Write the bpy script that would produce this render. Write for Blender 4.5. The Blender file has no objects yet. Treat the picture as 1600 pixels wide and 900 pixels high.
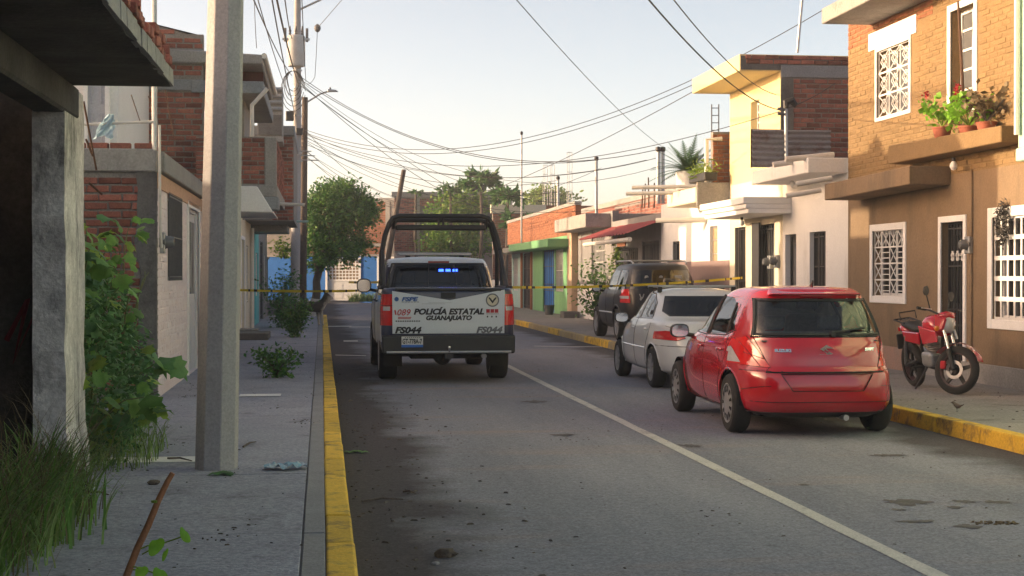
import bpy, bmesh, math, random
import numpy as np
from mathutils import Vector, Matrix
from mathutils.bvhtree import BVHTree
R = math.radians
rnd = random.Random(7)
npr = np.random.default_rng(11)
scene = bpy.context.scene
C = scene.collection

# ---------------------------------------------------------------- camera
FPX = 2400.0                       # focal length in pixels of a 1600 wide frame
TH = math.atan(297 / FPX)          # camera turned right of the street axis
PT = math.atan(20 / FPX)           # and a touch downwards
CAMZ = 1.62
cam = bpy.data.cameras.new('camera'); camo = bpy.data.objects.new('camera', cam); C.objects.link(camo)
cam.sensor_width = 36; cam.lens = 36 * FPX / 1600; cam.clip_end = 3000; cam.clip_start = 0.05
camo.location = (0, 0, CAMZ); camo.rotation_euler = (math.pi / 2 - PT, 0, -TH)
scene.camera = camo

# ---------------------------------------------------------------- sky, sun, exposure
SUN_E, SUN_A = R(9.5), R(10)       # elevation; degrees ahead of straight left
world = bpy.data.worlds.new('World'); scene.world = world; world.use_nodes = True
wn = world.node_tree; wn.nodes.clear()
sky = wn.nodes.new('ShaderNodeTexSky'); sky.sky_type = 'NISHITA'; sky.sun_disc = False
sky.sun_elevation = SUN_E; sky.sun_rotation = R(280); sky.altitude = 1750
sky.air_density = 0.5; sky.dust_density = 8.0; sky.ozone_density = 1.5
bg = wn.nodes.new('ShaderNodeBackground'); bg.inputs[1].default_value = 0.15
wo = wn.nodes.new('ShaderNodeOutputWorld')
wb = wn.nodes.new('ShaderNodeMix'); wb.data_type = 'RGBA'; wb.blend_type = 'MULTIPLY'; wb.inputs[0].default_value = 1.0   # camera white balance
wb.inputs[7].default_value = (1.45, 1.0, 0.635, 1)
wn.links.new(sky.outputs[0], wb.inputs[6]); wn.links.new(wb.outputs[2], bg.inputs[0]); wn.links.new(bg.outputs[0], wo.inputs[0])
sl = bpy.data.lights.new('sun', 'SUN'); sl.energy = 2.0; sl.angle = R(0.6); sl.color = (1.0, 0.76, 0.50)
so = bpy.data.objects.new('sun', sl); C.objects.link(so)
SDIR = Vector((-math.cos(SUN_E) * math.cos(SUN_A), math.cos(SUN_E) * math.sin(SUN_A), math.sin(SUN_E)))
so.rotation_euler = SDIR.to_track_quat('Z', 'Y').to_euler(); so.location = (-20, 5, 20)
scene.view_settings.view_transform = 'Standard'; scene.view_settings.look = 'None'
scene.view_settings.exposure = 1.86; scene.view_settings.gamma = 1.0
scene.view_settings.use_curve_mapping = False
scene.cycles.max_bounces = 6; scene.cycles.transparent_max_bounces = 12

# ---------------------------------------------------------------- measuring helpers
_F = Vector((math.sin(TH) * math.cos(PT), math.cos(TH) * math.cos(PT), -math.sin(PT)))
_R = Vector((math.cos(TH), -math.sin(TH), 0)); _U = _R.cross(_F)
def ray(px, py): return _F + _R * ((px - 800) / FPX) + _U * ((450 - py) / FPX)
def onX(px, py, X): d = ray(px, py); return Vector((0, 0, CAMZ)) + d * (X / d.x)
def onY(px, py, Y): d = ray(px, py); return Vector((0, 0, CAMZ)) + d * (Y / d.y)
def onZ(px, py, Z): d = ray(px, py); return Vector((0, 0, CAMZ)) + d * ((Z - CAMZ) / d.z)

XL, XR = -1.95, 8.9                # facade lines of the two rows of houses
KL0, KL1 = 0.02, 0.19              # left kerb
KR0, KR1 = 6.28, 6.45              # right kerb
PH = 0.15                          # pavement height

# ---------------------------------------------------------------- objects
OFF = {}
def link(o, parent=None):
    C.objects.link(o)
    if parent is not None: o.parent = parent
    return o
def thing(name, label, cat, loc=(0, 0, 0), rotz=0.0, group=None, local=False):
    o = bpy.data.objects.new(name, None); C.objects.link(o)
    o.empty_display_size = 0.2
    o.location = loc; o.rotation_euler = (0, 0, rotz)
    o['label'] = label; o['category'] = cat
    if group: o['group'] = group
    OFF[o.name] = Vector((0, 0, 0)) if local else Vector(loc)
    return o
def tag(o, label, cat, group=None):
    o['label'] = label; o['category'] = cat
    if group: o['group'] = group
    return o
def structure(o): o['kind'] = 'structure'; return o
def stuff(o): o['kind'] = 'stuff'; return o
def copy_tree(o, parent=None):
    c = o.copy(); C.objects.link(c); c.parent = parent
    OFF[c.name] = OFF.get(o.name, Vector((0, 0, 0)))
    for ch in o.children: copy_tree(ch, c)
    return c

class Fr:                          # a wall frame: a runs along u, z up, d out along n
    def __init__(s, o, u, n): s.o = Vector(o); s.u = Vector(u); s.n = Vector(n)
    def p(s, a, z, d=0): return s.o + s.u * a + s.n * d + Vector((0, 0, z))
FR = Fr((XR, 0, 0), (0, 1, 0), (-1, 0, 0))      # right facades: a = Y
FL = Fr((XL, 0, 0), (0, 1, 0), (1, 0, 0))       # left facades: a = Y
def FY(Y): return Fr((0, Y, 0), (1, 0, 0), (0, -1, 0))   # faces the camera: a = X

class MB:
    def __init__(s): s.v = []; s.f = []
    def quad(s, *p):
        b = len(s.v); s.v += [tuple(q) for q in p]; s.f.append(tuple(range(b, b + len(p)))); return s
    def hexa(s, p):                # 8 corners: bottom ring then top ring
        b = len(s.v); s.v += [tuple(q) for q in p]
        for f in ((3, 2, 1, 0), (4, 5, 6, 7), (0, 1, 5, 4), (1, 2, 6, 5), (2, 3, 7, 6), (3, 0, 4, 7)):
            s.f.append(tuple(b + i for i in f))
        return s
    def box(s, x0, x1, y0, y1, z0, z1):
        return s.hexa([(x0, y0, z0), (x1, y0, z0), (x1, y1, z0), (x0, y1, z0), (x0, y0, z1), (x1, y0, z1), (x1, y1, z1), (x0, y1, z1)])
    def fbox(s, fr, a0, a1, z0, z1, d0, d1):
        return s.hexa([fr.p(a0, z0, d0), fr.p(a1, z0, d0), fr.p(a1, z0, d1), fr.p(a0, z0, d1), fr.p(a0, z1, d0), fr.p(a1, z1, d0), fr.p(a1, z1, d1), fr.p(a0, z1, d1)])
    def fbar(s, fr, a0, z0, a1, z1, w, d0, d1):   # a slanting bar in the wall plane
        L = math.hypot(a1 - a0, z1 - z0); ta, tz = -(z1 - z0) / L * w / 2, (a1 - a0) / L * w / 2
        return s.hexa([fr.p(a0 - ta, z0 - tz, d0), fr.p(a1 - ta, z1 - tz, d0), fr.p(a1 - ta, z1 - tz, d1), fr.p(a0 - ta, z0 - tz, d1),
                       fr.p(a0 + ta, z0 + tz, d0), fr.p(a1 + ta, z1 + tz, d0), fr.p(a1 + ta, z1 + tz, d1), fr.p(a0 + ta, z0 + tz, d1)])
    def tube(s, pts, r, n=8, cap=True):
        pts = [Vector(p) for p in pts]; rs = r if isinstance(r, (list, tuple)) else [r] * len(pts)
        b = len(s.v); up = None
        for i, p in enumerate(pts):
            t = (pts[min(i + 1, len(pts) - 1)] - pts[max(i - 1, 0)]).normalized()
            if up is None: up = Vector((0, 0, 1)) if abs(t.z) < .9 else Vector((1, 0, 0))
            e = t.cross(up).normalized(); g = e.cross(t).normalized(); up = g
            for k in range(n):
                a = 2 * math.pi * k / n
                s.v.append(tuple(p + (e * math.cos(a) + g * math.sin(a)) * rs[i]))
        for i in range(len(pts) - 1):
            for k in range(n):
                s.f.append((b + i * n + k, b + i * n + (k + 1) % n, b + (i + 1) * n + (k + 1) % n, b + (i + 1) * n + k))
        if cap:
            s.f.append(tuple(b + k for k in range(n))[::-1]); e0 = b + (len(pts) - 1) * n
            s.f.append(tuple(e0 + k for k in range(n)))
        return s
    def lathe(s, prof, n=24, center=(0, 0, 0), axis='z'):   # prof: (r, h)
        b = len(s.v); c = Vector(center)
        for r, h in prof:
            for k in range(n):
                a = 2 * math.pi * k / n; q = (r * math.cos(a), r * math.sin(a), h)
                if axis == 'x': q = (q[2], q[0], q[1])
                if axis == 'y': q = (q[0], q[2], q[1])
                s.v.append((c.x + q[0], c.y + q[1], c.z + q[2]))
        for i in range(len(prof) - 1):
            for k in range(n):
                s.f.append((b + i * n + k, b + i * n + (k + 1) % n, b + (i + 1) * n + (k + 1) % n, b + (i + 1) * n + k))
        return s
    def prism(s, poly, fr, d0, d1):     # poly of (a, z)
        b = len(s.v); n = len(poly)
        s.v += [tuple(fr.p(a, z, d0)) for a, z in poly] + [tuple(fr.p(a, z, d1)) for a, z in poly]
        s.f.append(tuple(range(b, b + n))); s.f.append(tuple(range(b + 2 * n - 1, b + n - 1, -1)))
        for k in range(n): s.f.append((b + k, b + n + k, b + n + (k + 1) % n, b + (k + 1) % n))
        return s
    def build(s, name, m, parent=None, smooth=False, bevel=0, kind=None, fixn=True, seg=1):
        me = bpy.data.meshes.new(name)
        off = Vector((0, 0, 0))
        if parent is not None:
            q = parent
            while q.parent is not None: q = q.parent
            off = OFF.get(q.name, off)
        vs = [(v[0] - off.x, v[1] - off.y, v[2] - off.z) for v in s.v] if off.length else s.v
        me.from_pydata(vs, [], s.f)
        if fixn:
            bm = bmesh.new(); bm.from_mesh(me); bmesh.ops.recalc_face_normals(bm, faces=bm.faces); bm.to_mesh(me); bm.free()
        if smooth: me.polygons.foreach_set('use_smooth', [True] * len(me.polygons))
        me.materials.append(m)
        o = bpy.data.objects.new(name, me); link(o, parent)
        if bevel:
            md = o.modifiers.new('b', 'BEVEL'); md.width = bevel; md.segments = seg; md.limit_method = 'ANGLE'; md.angle_limit = R(40)
        if smooth and smooth != 'all':
            me.set_sharp_from_angle(angle=R(38))
        if kind: o['kind'] = kind
        return o
def mesh_obj(name, me, parent=None, loc=None, rot=None, scale=None):
    o = bpy.data.objects.new(name, me); link(o, parent)
    if loc is not None: o.location = loc
    if rot is not None: o.rotation_euler = rot
    if scale is not None: o.scale = scale
    return o
def raw(name, vs, fs, m, parent=None, smooth=False):
    b = MB(); b.v = [tuple(v) for v in vs]; b.f = fs
    return b.build(name, m, parent, smooth, fixn=False)

def text_mesh(body, size, m, shear=0.0, bold=0.0, extrude=0.0015, align='LEFT', space=1.0):
    cu = bpy.data.curves.new('lettering', 'FONT'); cu.body = body; cu.size = size; cu.shear = shear; cu.offset = bold
    cu.extrude = extrude; cu.align_x = align; cu.space_character = space; cu.resolution_u = 3
    o = bpy.data.objects.new('lettering', cu); C.objects.link(o)
    bpy.context.view_layer.update()
    me = bpy.data.meshes.new_from_object(o.evaluated_get(bpy.context.evaluated_depsgraph_get()))
    bpy.data.objects.remove(o); me.materials.clear(); me.materials.append(m)
    return me
def lettering(name, body, size, m, parent, o, u, w=None, **kw):   # o: lower left corner, u: reading direction, plus z up
    me = text_mesh(body, size, m, **kw)
    xs = [v.co.x for v in me.vertices]
    sc = 1.0 if w is None else w / max(1e-6, max(xs) - min(xs))
    x0 = min(xs); u = Vector(u).normalized(); z = Vector((0, 0, 1)); n = u.cross(z)
    if isinstance(o, tuple) and len(o) == 2: o, z = o; z = Vector(z).normalized(); n = u.cross(z)
    o = Vector(o)
    for v in me.vertices:
        c = v.co; v.co = o + u * ((c.x - x0) * sc) + z * c.y + n * c.z
    return mesh_obj(name, me, parent)
# ---------------------------------------------------------------- materials (all procedural)
MATS = {}
def _n(nt, t, **kw):
    n = nt.nodes.new(t)
    for k, v in kw.items():
        if k in ('inp',):
            for kk, vv in v.items(): n.inputs[kk].default_value = vv
        else: setattr(n, k, v)
    return n
def srgb(h):
    h = h.lstrip('#'); c = [int(h[i:i + 2], 16) / 255 for i in (0, 2, 4)]
    return tuple(x / 12.92 if x <= .04045 else ((x + .055) / 1.055) ** 2.4 for x in c)
def col(c): return srgb(c) if isinstance(c, str) else c
def mat(name, c, c2=None, rough=.85, scale=3.0, amt=.6, fine=40.0, fineamt=.12, bump=.0, bscale=30.0, metal=0.0,
        dirt=None, dscale=1.2, dthr=.55, damt=.6, coat=0.0, spec=.4, rand=0.0, streak=0.0, island=False, roughvar=.1, emit=0.0, trans=0.0):
    if name in MATS: return MATS[name]
    m = bpy.data.materials.new(name); m.use_nodes = True; nt = m.node_tree; L = nt.links.new
    bs = nt.nodes['Principled BSDF']
    c = col(c); c2 = col(c2) if c2 is not None else tuple(x * .72 for x in c)
    tc = _n(nt, 'ShaderNodeTexCoord'); oi = _n(nt, 'ShaderNodeObjectInfo'); ge = _n(nt, 'ShaderNodeNewGeometry')
    off = _n(nt, 'ShaderNodeVectorMath', operation='MULTIPLY_ADD')
    cmb = _n(nt, 'ShaderNodeCombineXYZ'); L(oi.outputs['Random'], cmb.inputs[0]); L(oi.outputs['Random'], cmb.inputs[1]); L(oi.outputs['Random'], cmb.inputs[2])
    L(cmb.outputs[0], off.inputs[0]); off.inputs[1].default_value = (37, 17, 53); L(tc.outputs['Object'], off.inputs[2])
    def noise(sc, detail=4.0, rough_=.6, src=None):
        n = _n(nt, 'ShaderNodeTexNoise', inp={'Scale': sc, 'Detail': detail, 'Roughness': rough_}); L(src or off.outputs[0], n.inputs['Vector']); return n
    n1 = noise(scale, 5, .65)
    rp = _n(nt, 'ShaderNodeMapRange', inp={1: .32, 2: .68}); L(n1.outputs[0], rp.inputs[0])
    fac = rp.outputs[0]
    ml = _n(nt, 'ShaderNodeMath', operation='MULTIPLY', inp={1: amt}); L(fac, ml.inputs[0])
    mx = _n(nt, 'ShaderNodeMix', data_type='RGBA'); mx.inputs[6].default_value = (*c, 1); mx.inputs[7].default_value = (*c2, 1)
    L(ml.outputs[0], mx.inputs[0]); cur = mx.outputs[2]
    if dirt is not None:
        dsrc = off.outputs[0]
        if streak:
            mp = _n(nt, 'ShaderNodeMapping'); mp.inputs['Scale'].default_value = (1, 1, streak); L(dsrc, mp.inputs[0]); dsrc = mp.outputs[0]
        nd = noise(dscale, 7, .7, dsrc)
        rd = _n(nt, 'ShaderNodeMapRange', inp={1: dthr, 2: dthr + .14, 4: damt}); L(nd.outputs[0], rd.inputs[0])
        md = _n(nt, 'ShaderNodeMix', data_type='RGBA'); L(rd.outputs[0], md.inputs[0]); L(cur, md.inputs[6]); md.inputs[7].default_value = (*col(dirt), 1); cur = md.outputs[2]
    if fineamt:
        nf = noise(fine, 3, .7)
        rf = _n(nt, 'ShaderNodeMapRange', inp={1: .3, 2: .7, 3: 1 - fineamt, 4: 1 + fineamt}); L(nf.outputs[0], rf.inputs[0])
        mv = _n(nt, 'ShaderNodeVectorMath', operation='SCALE'); L(cur, mv.inputs[0]); L(rf.outputs[0], mv.inputs[3]); cur = mv.outputs[0]
    if rand:
        ad = _n(nt, 'ShaderNodeMath', operation='ADD'); L(oi.outputs['Random'], ad.inputs[0])
        if island: L(ge.outputs['Random Per Island'], ad.inputs[1])
        else: ad.inputs[1].default_value = 0
        fr_ = _n(nt, 'ShaderNodeMath', operation='FRACT'); L(ad.outputs[0], fr_.inputs[0])
        rr = _n(nt, 'ShaderNodeMapRange', inp={3: 1 - rand, 4: 1 + rand}); L(fr_.outputs[0], rr.inputs[0])
        mv = _n(nt, 'ShaderNodeVectorMath', operation='SCALE'); L(cur, mv.inputs[0]); L(rr.outputs[0], mv.inputs[3]); cur = mv.outputs[0]
    L(cur, bs.inputs['Base Color'])
    if roughvar:
        rr = _n(nt, 'ShaderNodeMapRange', inp={3: max(0, rough - roughvar), 4: min(1, rough + roughvar)}); L(n1.outputs[0], rr.inputs[0]); L(rr.outputs[0], bs.inputs['Roughness'])
    else: bs.inputs['Roughness'].default_value = rough
    bs.inputs['Metallic'].default_value = metal; bs.inputs['Specular IOR Level'].default_value = spec
    if coat: bs.inputs['Coat Weight'].default_value = coat; bs.inputs['Coat Roughness'].default_value = .04
    if emit: L(cur, bs.inputs['Emission Color']); bs.inputs['Emission Strength'].default_value = emit
    if trans:   # thin leaf: some light passes
        tl = _n(nt, 'ShaderNodeBsdfTranslucent'); L(cur, tl.inputs[0]); ms = _n(nt, 'ShaderNodeMixShader'); ms.inputs[0].default_value = trans
        L(bs.outputs[0], ms.inputs[1]); L(tl.outputs[0], ms.inputs[2]); L(ms.outputs[0], nt.nodes['Material Output'].inputs[0])
    if bump:
        nb = noise(bscale, 4, .65); bp = _n(nt, 'ShaderNodeBump', inp={'Strength': bump, 'Distance': .02}); L(nb.outputs[0], bp.inputs['Height']); L(bp.outputs[0], bs.inputs['Normal'])
    MATS[name] = m
    return m
def glass_thin(name, tint, fac=.12):
    if name in MATS: return MATS[name]
    m = bpy.data.materials.new(name); m.use_nodes = True; nt = m.node_tree; L = nt.links.new; nt.nodes.remove(nt.nodes['Principled BSDF'])
    tr = _n(nt, 'ShaderNodeBsdfTransparent'); tr.inputs[0].default_value = (*tint, 1)
    gl = _n(nt, 'ShaderNodeBsdfGlossy'); gl.inputs['Roughness'].default_value = .02
    lw = _n(nt, 'ShaderNodeFresnel', inp={0: 1.5}); ad = _n(nt, 'ShaderNodeMath', operation='ADD', inp={1: fac * .3}); L(lw.outputs[0], ad.inputs[0])
    ms = _n(nt, 'ShaderNodeMixShader'); L(ad.outputs[0], ms.inputs[0]); L(tr.outputs[0], ms.inputs[1]); L(gl.outputs[0], ms.inputs[2])
    L(ms.outputs[0], nt.nodes['Material Output'].inputs[0]); MATS[name] = m; return m

def asphalt():
    m = bpy.data.materials.new('asphalt'); m.use_nodes = True; nt = m.node_tree; L = nt.links.new; bs = nt.nodes['Principled BSDF']
    tc = _n(nt, 'ShaderNodeTexCoord')
    def noise(sc, d=4, r=.6, vec=None):
        n = _n(nt, 'ShaderNodeTexNoise', inp={'Scale': sc, 'Detail': d, 'Roughness': r}); L(vec or tc.outputs['Object'], n.inputs['Vector']); return n
    mp = _n(nt, 'ShaderNodeMapping'); mp.inputs['Scale'].default_value = (1, .16, 1); L(tc.outputs['Object'], mp.inputs[0])
    a = noise(.8, 6, .65, mp.outputs[0]); b = noise(42, 4, .85); c = noise(14, 6, .8)
    r1 = _n(nt, 'ShaderNodeValToRGB'); r1.color_ramp.elements[0].position = .32; r1.color_ramp.elements[1].position = .7
    r1.color_ramp.elements[0].color = (.175, .182, .215, 1); r1.color_ramp.elements[1].color = (.255, .262, .30, 1); L(a.outputs[0], r1.inputs[0])
    r2 = _n(nt, 'ShaderNodeMapRange', inp={1: .3, 2: .7, 3: .5, 4: 1.5}); L(b.outputs[0], r2.inputs[0])
    r3 = _n(nt, 'ShaderNodeMapRange', inp={1: .3, 2: .7, 3: .74, 4: 1.26}); L(c.outputs[0], r3.inputs[0])
    mm = _n(nt, 'ShaderNodeMath', operation='MULTIPLY'); L(r2.outputs[0], mm.inputs[0]); L(r3.outputs[0], mm.inputs[1])
    # damp, dirty strip along both gutters (a stain with its own wandering edge)
    sx = _n(nt, 'ShaderNodeSeparateXYZ'); L(tc.outputs['Object'], sx.inputs[0])
    wob = noise(.55, 6, .62)
    w2 = _n(nt, 'ShaderNodeMath', operation='MULTIPLY_ADD', inp={1: 1.9, 2: -.45}); L(wob.outputs[0], w2.inputs[0])
    lft = _n(nt, 'ShaderNodeMath', operation='SUBTRACT'); L(sx.outputs[0], lft.inputs[0]); L(w2.outputs[0], lft.inputs[1])
    sl_ = _n(nt, 'ShaderNodeMapRange', inp={1: .10, 2: .55, 3: 1, 4: 0}); L(lft.outputs[0], sl_.inputs[0])
    rg = _n(nt, 'ShaderNodeMath', operation='ADD'); L(sx.outputs[0], rg.inputs[0]); L(w2.outputs[0], rg.inputs[1])
    sr = _n(nt, 'ShaderNodeMapRange', inp={1: 5.95, 2: 6.35, 3: 0, 4: .9}); L(rg.outputs[0], sr.inputs[0])
    mxs = _n(nt, 'ShaderNodeMath', operation='MAXIMUM'); L(sl_.outputs[0], mxs.inputs[0]); L(sr.outputs[0], mxs.inputs[1])
    # reddish dust streaks across the road
    mp2 = _n(nt, 'ShaderNodeMapping'); mp2.inputs['Scale'].default_value = (.25, 1.1, 1); L(tc.outputs['Object'], mp2.inputs[0])
    du = noise(.9, 6, .6, mp2.outputs[0]); rdu = _n(nt, 'ShaderNodeMapRange', inp={1: .55, 2: .72, 3: 0, 4: .55}); L(du.outputs[0], rdu.inputs[0])
    md = _n(nt, 'ShaderNodeMix', data_type='RGBA'); L(rdu.outputs[0], md.inputs[0]); L(r1.outputs[0], md.inputs[6]); md.inputs[7].default_value = (.30, .235, .205, 1)
    ms = _n(nt, 'ShaderNodeMix', data_type='RGBA'); L(mxs.outputs[0], ms.inputs[0]); L(md.outputs[2], ms.inputs[6]); ms.inputs[7].default_value = (.07, .064, .07, 1)
    # dark oil drips
    vo = noise(2.1, 4, .6); ro = _n(nt, 'ShaderNodeMapRange', inp={1: .68, 2: .76, 3: 1, 4: .55}); L(vo.outputs[0], ro.inputs[0])
    mm2 = _n(nt, 'ShaderNodeMath', operation='MULTIPLY'); L(mm.outputs[0], mm2.inputs[0]); L(ro.outputs[0], mm2.inputs[1])
    sc = _n(nt, 'ShaderNodeVectorMath', operation='SCALE'); L(ms.outputs[2], sc.inputs[0]); L(mm2.outputs[0], sc.inputs[3]); L(sc.outputs[0], bs.inputs['Base Color'])
    bs.inputs['Roughness'].default_value = .92; bs.inputs['Specular IOR Level'].default_value = .15
    bp = _n(nt, 'ShaderNodeBump', inp={'Strength': .5, 'Distance': .008}); L(b.outputs[0], bp.inputs['Height']); L(bp.outputs[0], bs.inputs['Normal'])
    return m
M_ASPH = asphalt()
M_PAVE = mat('pavement_concrete', (.33, .34, .395), (.235, .24, .285), scale=1.3, fine=32, fineamt=.32, bump=.5, bscale=40, dirt=(.09, .088, .09), dscale=2.2, dthr=.55, damt=.55, spec=.2, rough=.92)
M_PAVE2 = mat('pavement_warm', (.29, .275, .265), (.22, .21, .2), scale=1.1, fine=32, fineamt=.28, bump=.5, bscale=40, dirt=(.11, .10, .09), dscale=1.9, dthr=.54, damt=.55, spec=.2, rough=.92)
M_KERBC = mat('kerb_concrete', (.26, .26, .27), (.19, .19, .2), scale=3, fine=50, fineamt=.2, bump=.3)
M_KERBY = mat('kerb_yellow', (.72, .46, .045), (.60, .37, .04), scale=4, fine=40, fineamt=.16, bump=.4, bscale=35, dirt=(.12, .09, .055), dscale=4.2, dthr=.5, damt=.75, rand=.14)
M_KERBO = mat('kerb_worn', (.42, .32, .12), (.3, .26, .19), scale=5, amt=.9, fine=40, fineamt=.2, bump=.4, bscale=35, dirt=(.12, .10, .08), dscale=4, dthr=.53, damt=.7, rand=.1)
M_PAINT = mat('road_paint', (.52, .51, .48), (.38, .37, .35), scale=6, fine=60, fineamt=.3, dirt=(.17, .16, .16), dscale=7, dthr=.56, damt=.9, rough=.8)
M_CONC = mat('concrete', (.30, .29, .275), (.21, .20, .19), scale=2.2, fine=35, fineamt=.2, bump=.3, bscale=25, dirt=(.10, .095, .09), dscale=1.8, dthr=.58, damt=.6)
M_CONCD = mat('concrete_dark', (.15, .145, .14), (.085, .08, .078), scale=2, fine=35, fineamt=.2, bump=.4, bscale=22, dirt=(.045, .042, .04), dscale=1.3, dthr=.5, damt=.8)
M_CONCB = mat('concrete_blue', (.24, .26, .28), (.17, .18, .19), scale=2.2, fine=35, fineamt=.2, bump=.3, bscale=25)
M_POLE = mat('pole_concrete', (.33, .32, .325), (.25, .245, .25), scale=3.0, amt=.45, fine=45, fineamt=.16, bump=.25, bscale=40, dirt=(.13, .12, .11), dscale=6, dthr=.62, damt=.7)
M_SOOT = mat('sooty_concrete', (.085, .078, .073), (.028, .026, .026), scale=1.2, amt=1, fine=30, fineamt=.25, bump=.5, bscale=18, dirt=(.19, .17, .15), dscale=4.5, dthr=.66, damt=.55, streak=.3)
M_RUIN = mat('weathered_plaster', (.66, .63, .59), (.34, .325, .31), scale=3.2, amt=1.0, fine=30, fineamt=.25, bump=1.0, bscale=10, dirt=(.05, .046, .045), dscale=3.4, dthr=.54, damt=.9, streak=.3)
M_MORT = mat('mortar', (.25, .225, .205), (.15, .14, .13), scale=4, fine=40, fineamt=.25, bump=.5, bscale=30)
M_BRICK = mat('brick', (.29, .105, .075), (.17, .065, .05), scale=9, amt=.8, fine=60, fineamt=.25, bump=.4, bscale=40, rand=.42, island=True, dirt=(.12, .10, .09), dscale=5, dthr=.6, damt=.55, rough=.92)
M_BRICKO = mat('brick_orange', (.30, .115, .055), (.22, .085, .042), scale=9, amt=.8, fine=60, fineamt=.2, bump=.35, bscale=40, rand=.25, island=True, rough=.92)
M_TANB = mat('brick_tan', (.225, .145, .064), (.19, .12, .053), scale=8, amt=.7, fine=50, fineamt=.16, bump=.35, bscale=30, rand=.10, island=True, rough=.93)
M_TAN = mat('plaster_tan', (.215, .137, .06), (.18, .114, .05), scale=3, fine=40, fineamt=.14, bump=.4, bscale=25, dirt=(.2, .14, .075), dscale=1.4, dthr=.56, damt=.5)
M_BROWN = mat('plaster_brown', (.225, .155, .092), (.175, .12, .072), scale=1.8, fine=35, fineamt=.12, bump=.3, bscale=22, dirt=(.11, .08, .055), dscale=1.3, dthr=.52, damt=.6, streak=.3)
M_SALM = mat('plaster_salmon', (.42, .24, .18), (.30, .24, .20), scale=5, amt=.8, fine=35, fineamt=.15, bump=.4)
M_WHITE = mat('paint_white', (.80, .795, .79), (.70, .695, .69), scale=3, fine=40, fineamt=.06, bump=.15, dirt=(.38, .36, .33), dscale=3, dthr=.64, damt=.5)
M_WHITE2 = mat('plaster_white', (.78, .77, .75), (.70, .69, .67), scale=1.6, fine=30, fineamt=.06, bump=.15, dirt=(.36, .33, .29), dscale=1.2, dthr=.6, damt=.45, streak=.35)
M_PINKW = mat('plaster_pinkwhite', (.74, .68, .70), (.66, .55, .55), scale=2.2, amt=.8, fine=30, fineamt=.1, bump=.4, bscale=14, dirt=(.42, .22, .18), dscale=3.2, dthr=.63, damt=.7)
M_PEACH = mat('plaster_peach', (.55, .34, .22), (.45, .27, .18), scale=3, fine=30, fineamt=.15, bump=.4, bscale=16, dirt=(.26, .12, .085), dscale=5, dthr=.6, damt=.8)
M_YELL = mat('plaster_yellow', (.62, .52, .28), (.56, .47, .26), scale=1.6, fine=30, fineamt=.05, bump=.12, dirt=(.5, .42, .25), dscale=1.2, dthr=.63, damt=.4, streak=.35)
M_CREAM = mat('plaster_cream', (.66, .60, .46), (.58, .53, .42), scale=2, fine=30, fineamt=.06)
M_MAUVE = mat('plaster_mauve', (.26, .185, .175), (.21, .15, .145), scale=2, fine=30, fineamt=.08)
M_TEAL = mat('paint_teal', (.12, .45, .44), (.09, .36, .36), scale=3, fine=30, fineamt=.1, dirt=(.2, .24, .23), dscale=3, dthr=.6, damt=.5)
M_PTEAL = mat('paint_pale_teal', (.36, .52, .50), (.30, .45, .44), scale=3, fine=30, fineamt=.1, dirt=(.25, .28, .27), dscale=2.5, dthr=.6, damt=.5)
M_MINT = mat('paint_mint', (.42, .62, .48), (.34, .52, .41), scale=3, fine=30, fineamt=.1)
M_GREEN = mat('paint_green', (.16, .36, .17), (.12, .29, .14), scale=2, fine=30, fineamt=.08, dirt=(.2, .3, .18), dscale=2, dthr=.6, damt=.5)
M_BLUE = mat('paint_blue', (.025, .16, .50), (.02, .12, .40), scale=2, fine=30, fineamt=.08, dirt=(.05, .11, .24), dscale=1.2, dthr=.6, damt=.5)
M_GREYP = mat('plaster_grey', (.24, .235, .235), (.18, .175, .175), scale=2, fine=30, fineamt=.12, bump=.3, dirt=(.11, .105, .1), dscale=1.5, dthr=.58, damt=.5, streak=.4)
M_REDSH = mat('red_sheet', (.30, .05, .05), (.2, .04, .045), scale=4)
M_IRON = mat('iron_dark', (.028, .028, .032), (.05, .045, .042), scale=8, rough=.5, fineamt=.1)
M_IRONG = mat('iron_grey', (.11, .11, .12), (.075, .075, .08), scale=8, rough=.55)
M_DOORN = mat('door_navy', (.018, .022, .03), (.03, .036, .046), scale=6, rough=.35)
M_GRATEW = mat('iron_white', (.74, .73, .71), (.62, .61, .59), scale=10, rough=.5, fineamt=.05)
M_GLASSD = mat('pane_dark', (.02, .022, .026), (.035, .037, .04), scale=2, rough=.06, fineamt=0, roughvar=.03, spec=.6)
M_GLASSG = mat('pane_grey', (.10, .105, .11), (.16, .16, .165), scale=3, rough=.12, fineamt=0, roughvar=.05, spec=.6)
M_CURT = mat('curtain', (.42, .30, .18), (.28, .2, .13), scale=9, rough=.9)
M_ALU = mat('aluminium', (.55, .55, .56), (.48, .48, .5), scale=6, rough=.35, metal=.8, fineamt=.04)
M_GALV = mat('galvanised', (.40, .41, .42), (.30, .31, .32), scale=8, rough=.45, metal=.7, fineamt=.1)
M_RUST = mat('rust', (.10, .05, .03), (.06, .032, .022), scale=9, rough=.85)
M_CORR = mat('corrugated_rusty', (.30, .29, .29), (.38, .37, .37), scale=2.5, rough=.6, metal=.3, dirt=(.16, .07, .045), dscale=1.6, dthr=.5, damt=.75)
M_PVC = mat('pvc_white', (.66, .63, .58), (.55, .52, .47), scale=5, rough=.5, fineamt=.05, dirt=(.35, .3, .25), dscale=6, dthr=.6, damt=.5)
M_BLACKP = mat('plastic_black', (.018, .018, .02), (.026, .026, .028), scale=8, rough=.5, fineamt=.05)
M_RUBBER = mat('rubber', (.022, .021, .021), (.035, .033, .031), scale=12, rough=.85, fineamt=.1)
M_CABLE = mat('cable', (.03, .03, .032), rough=.6, fineamt=0)
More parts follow.
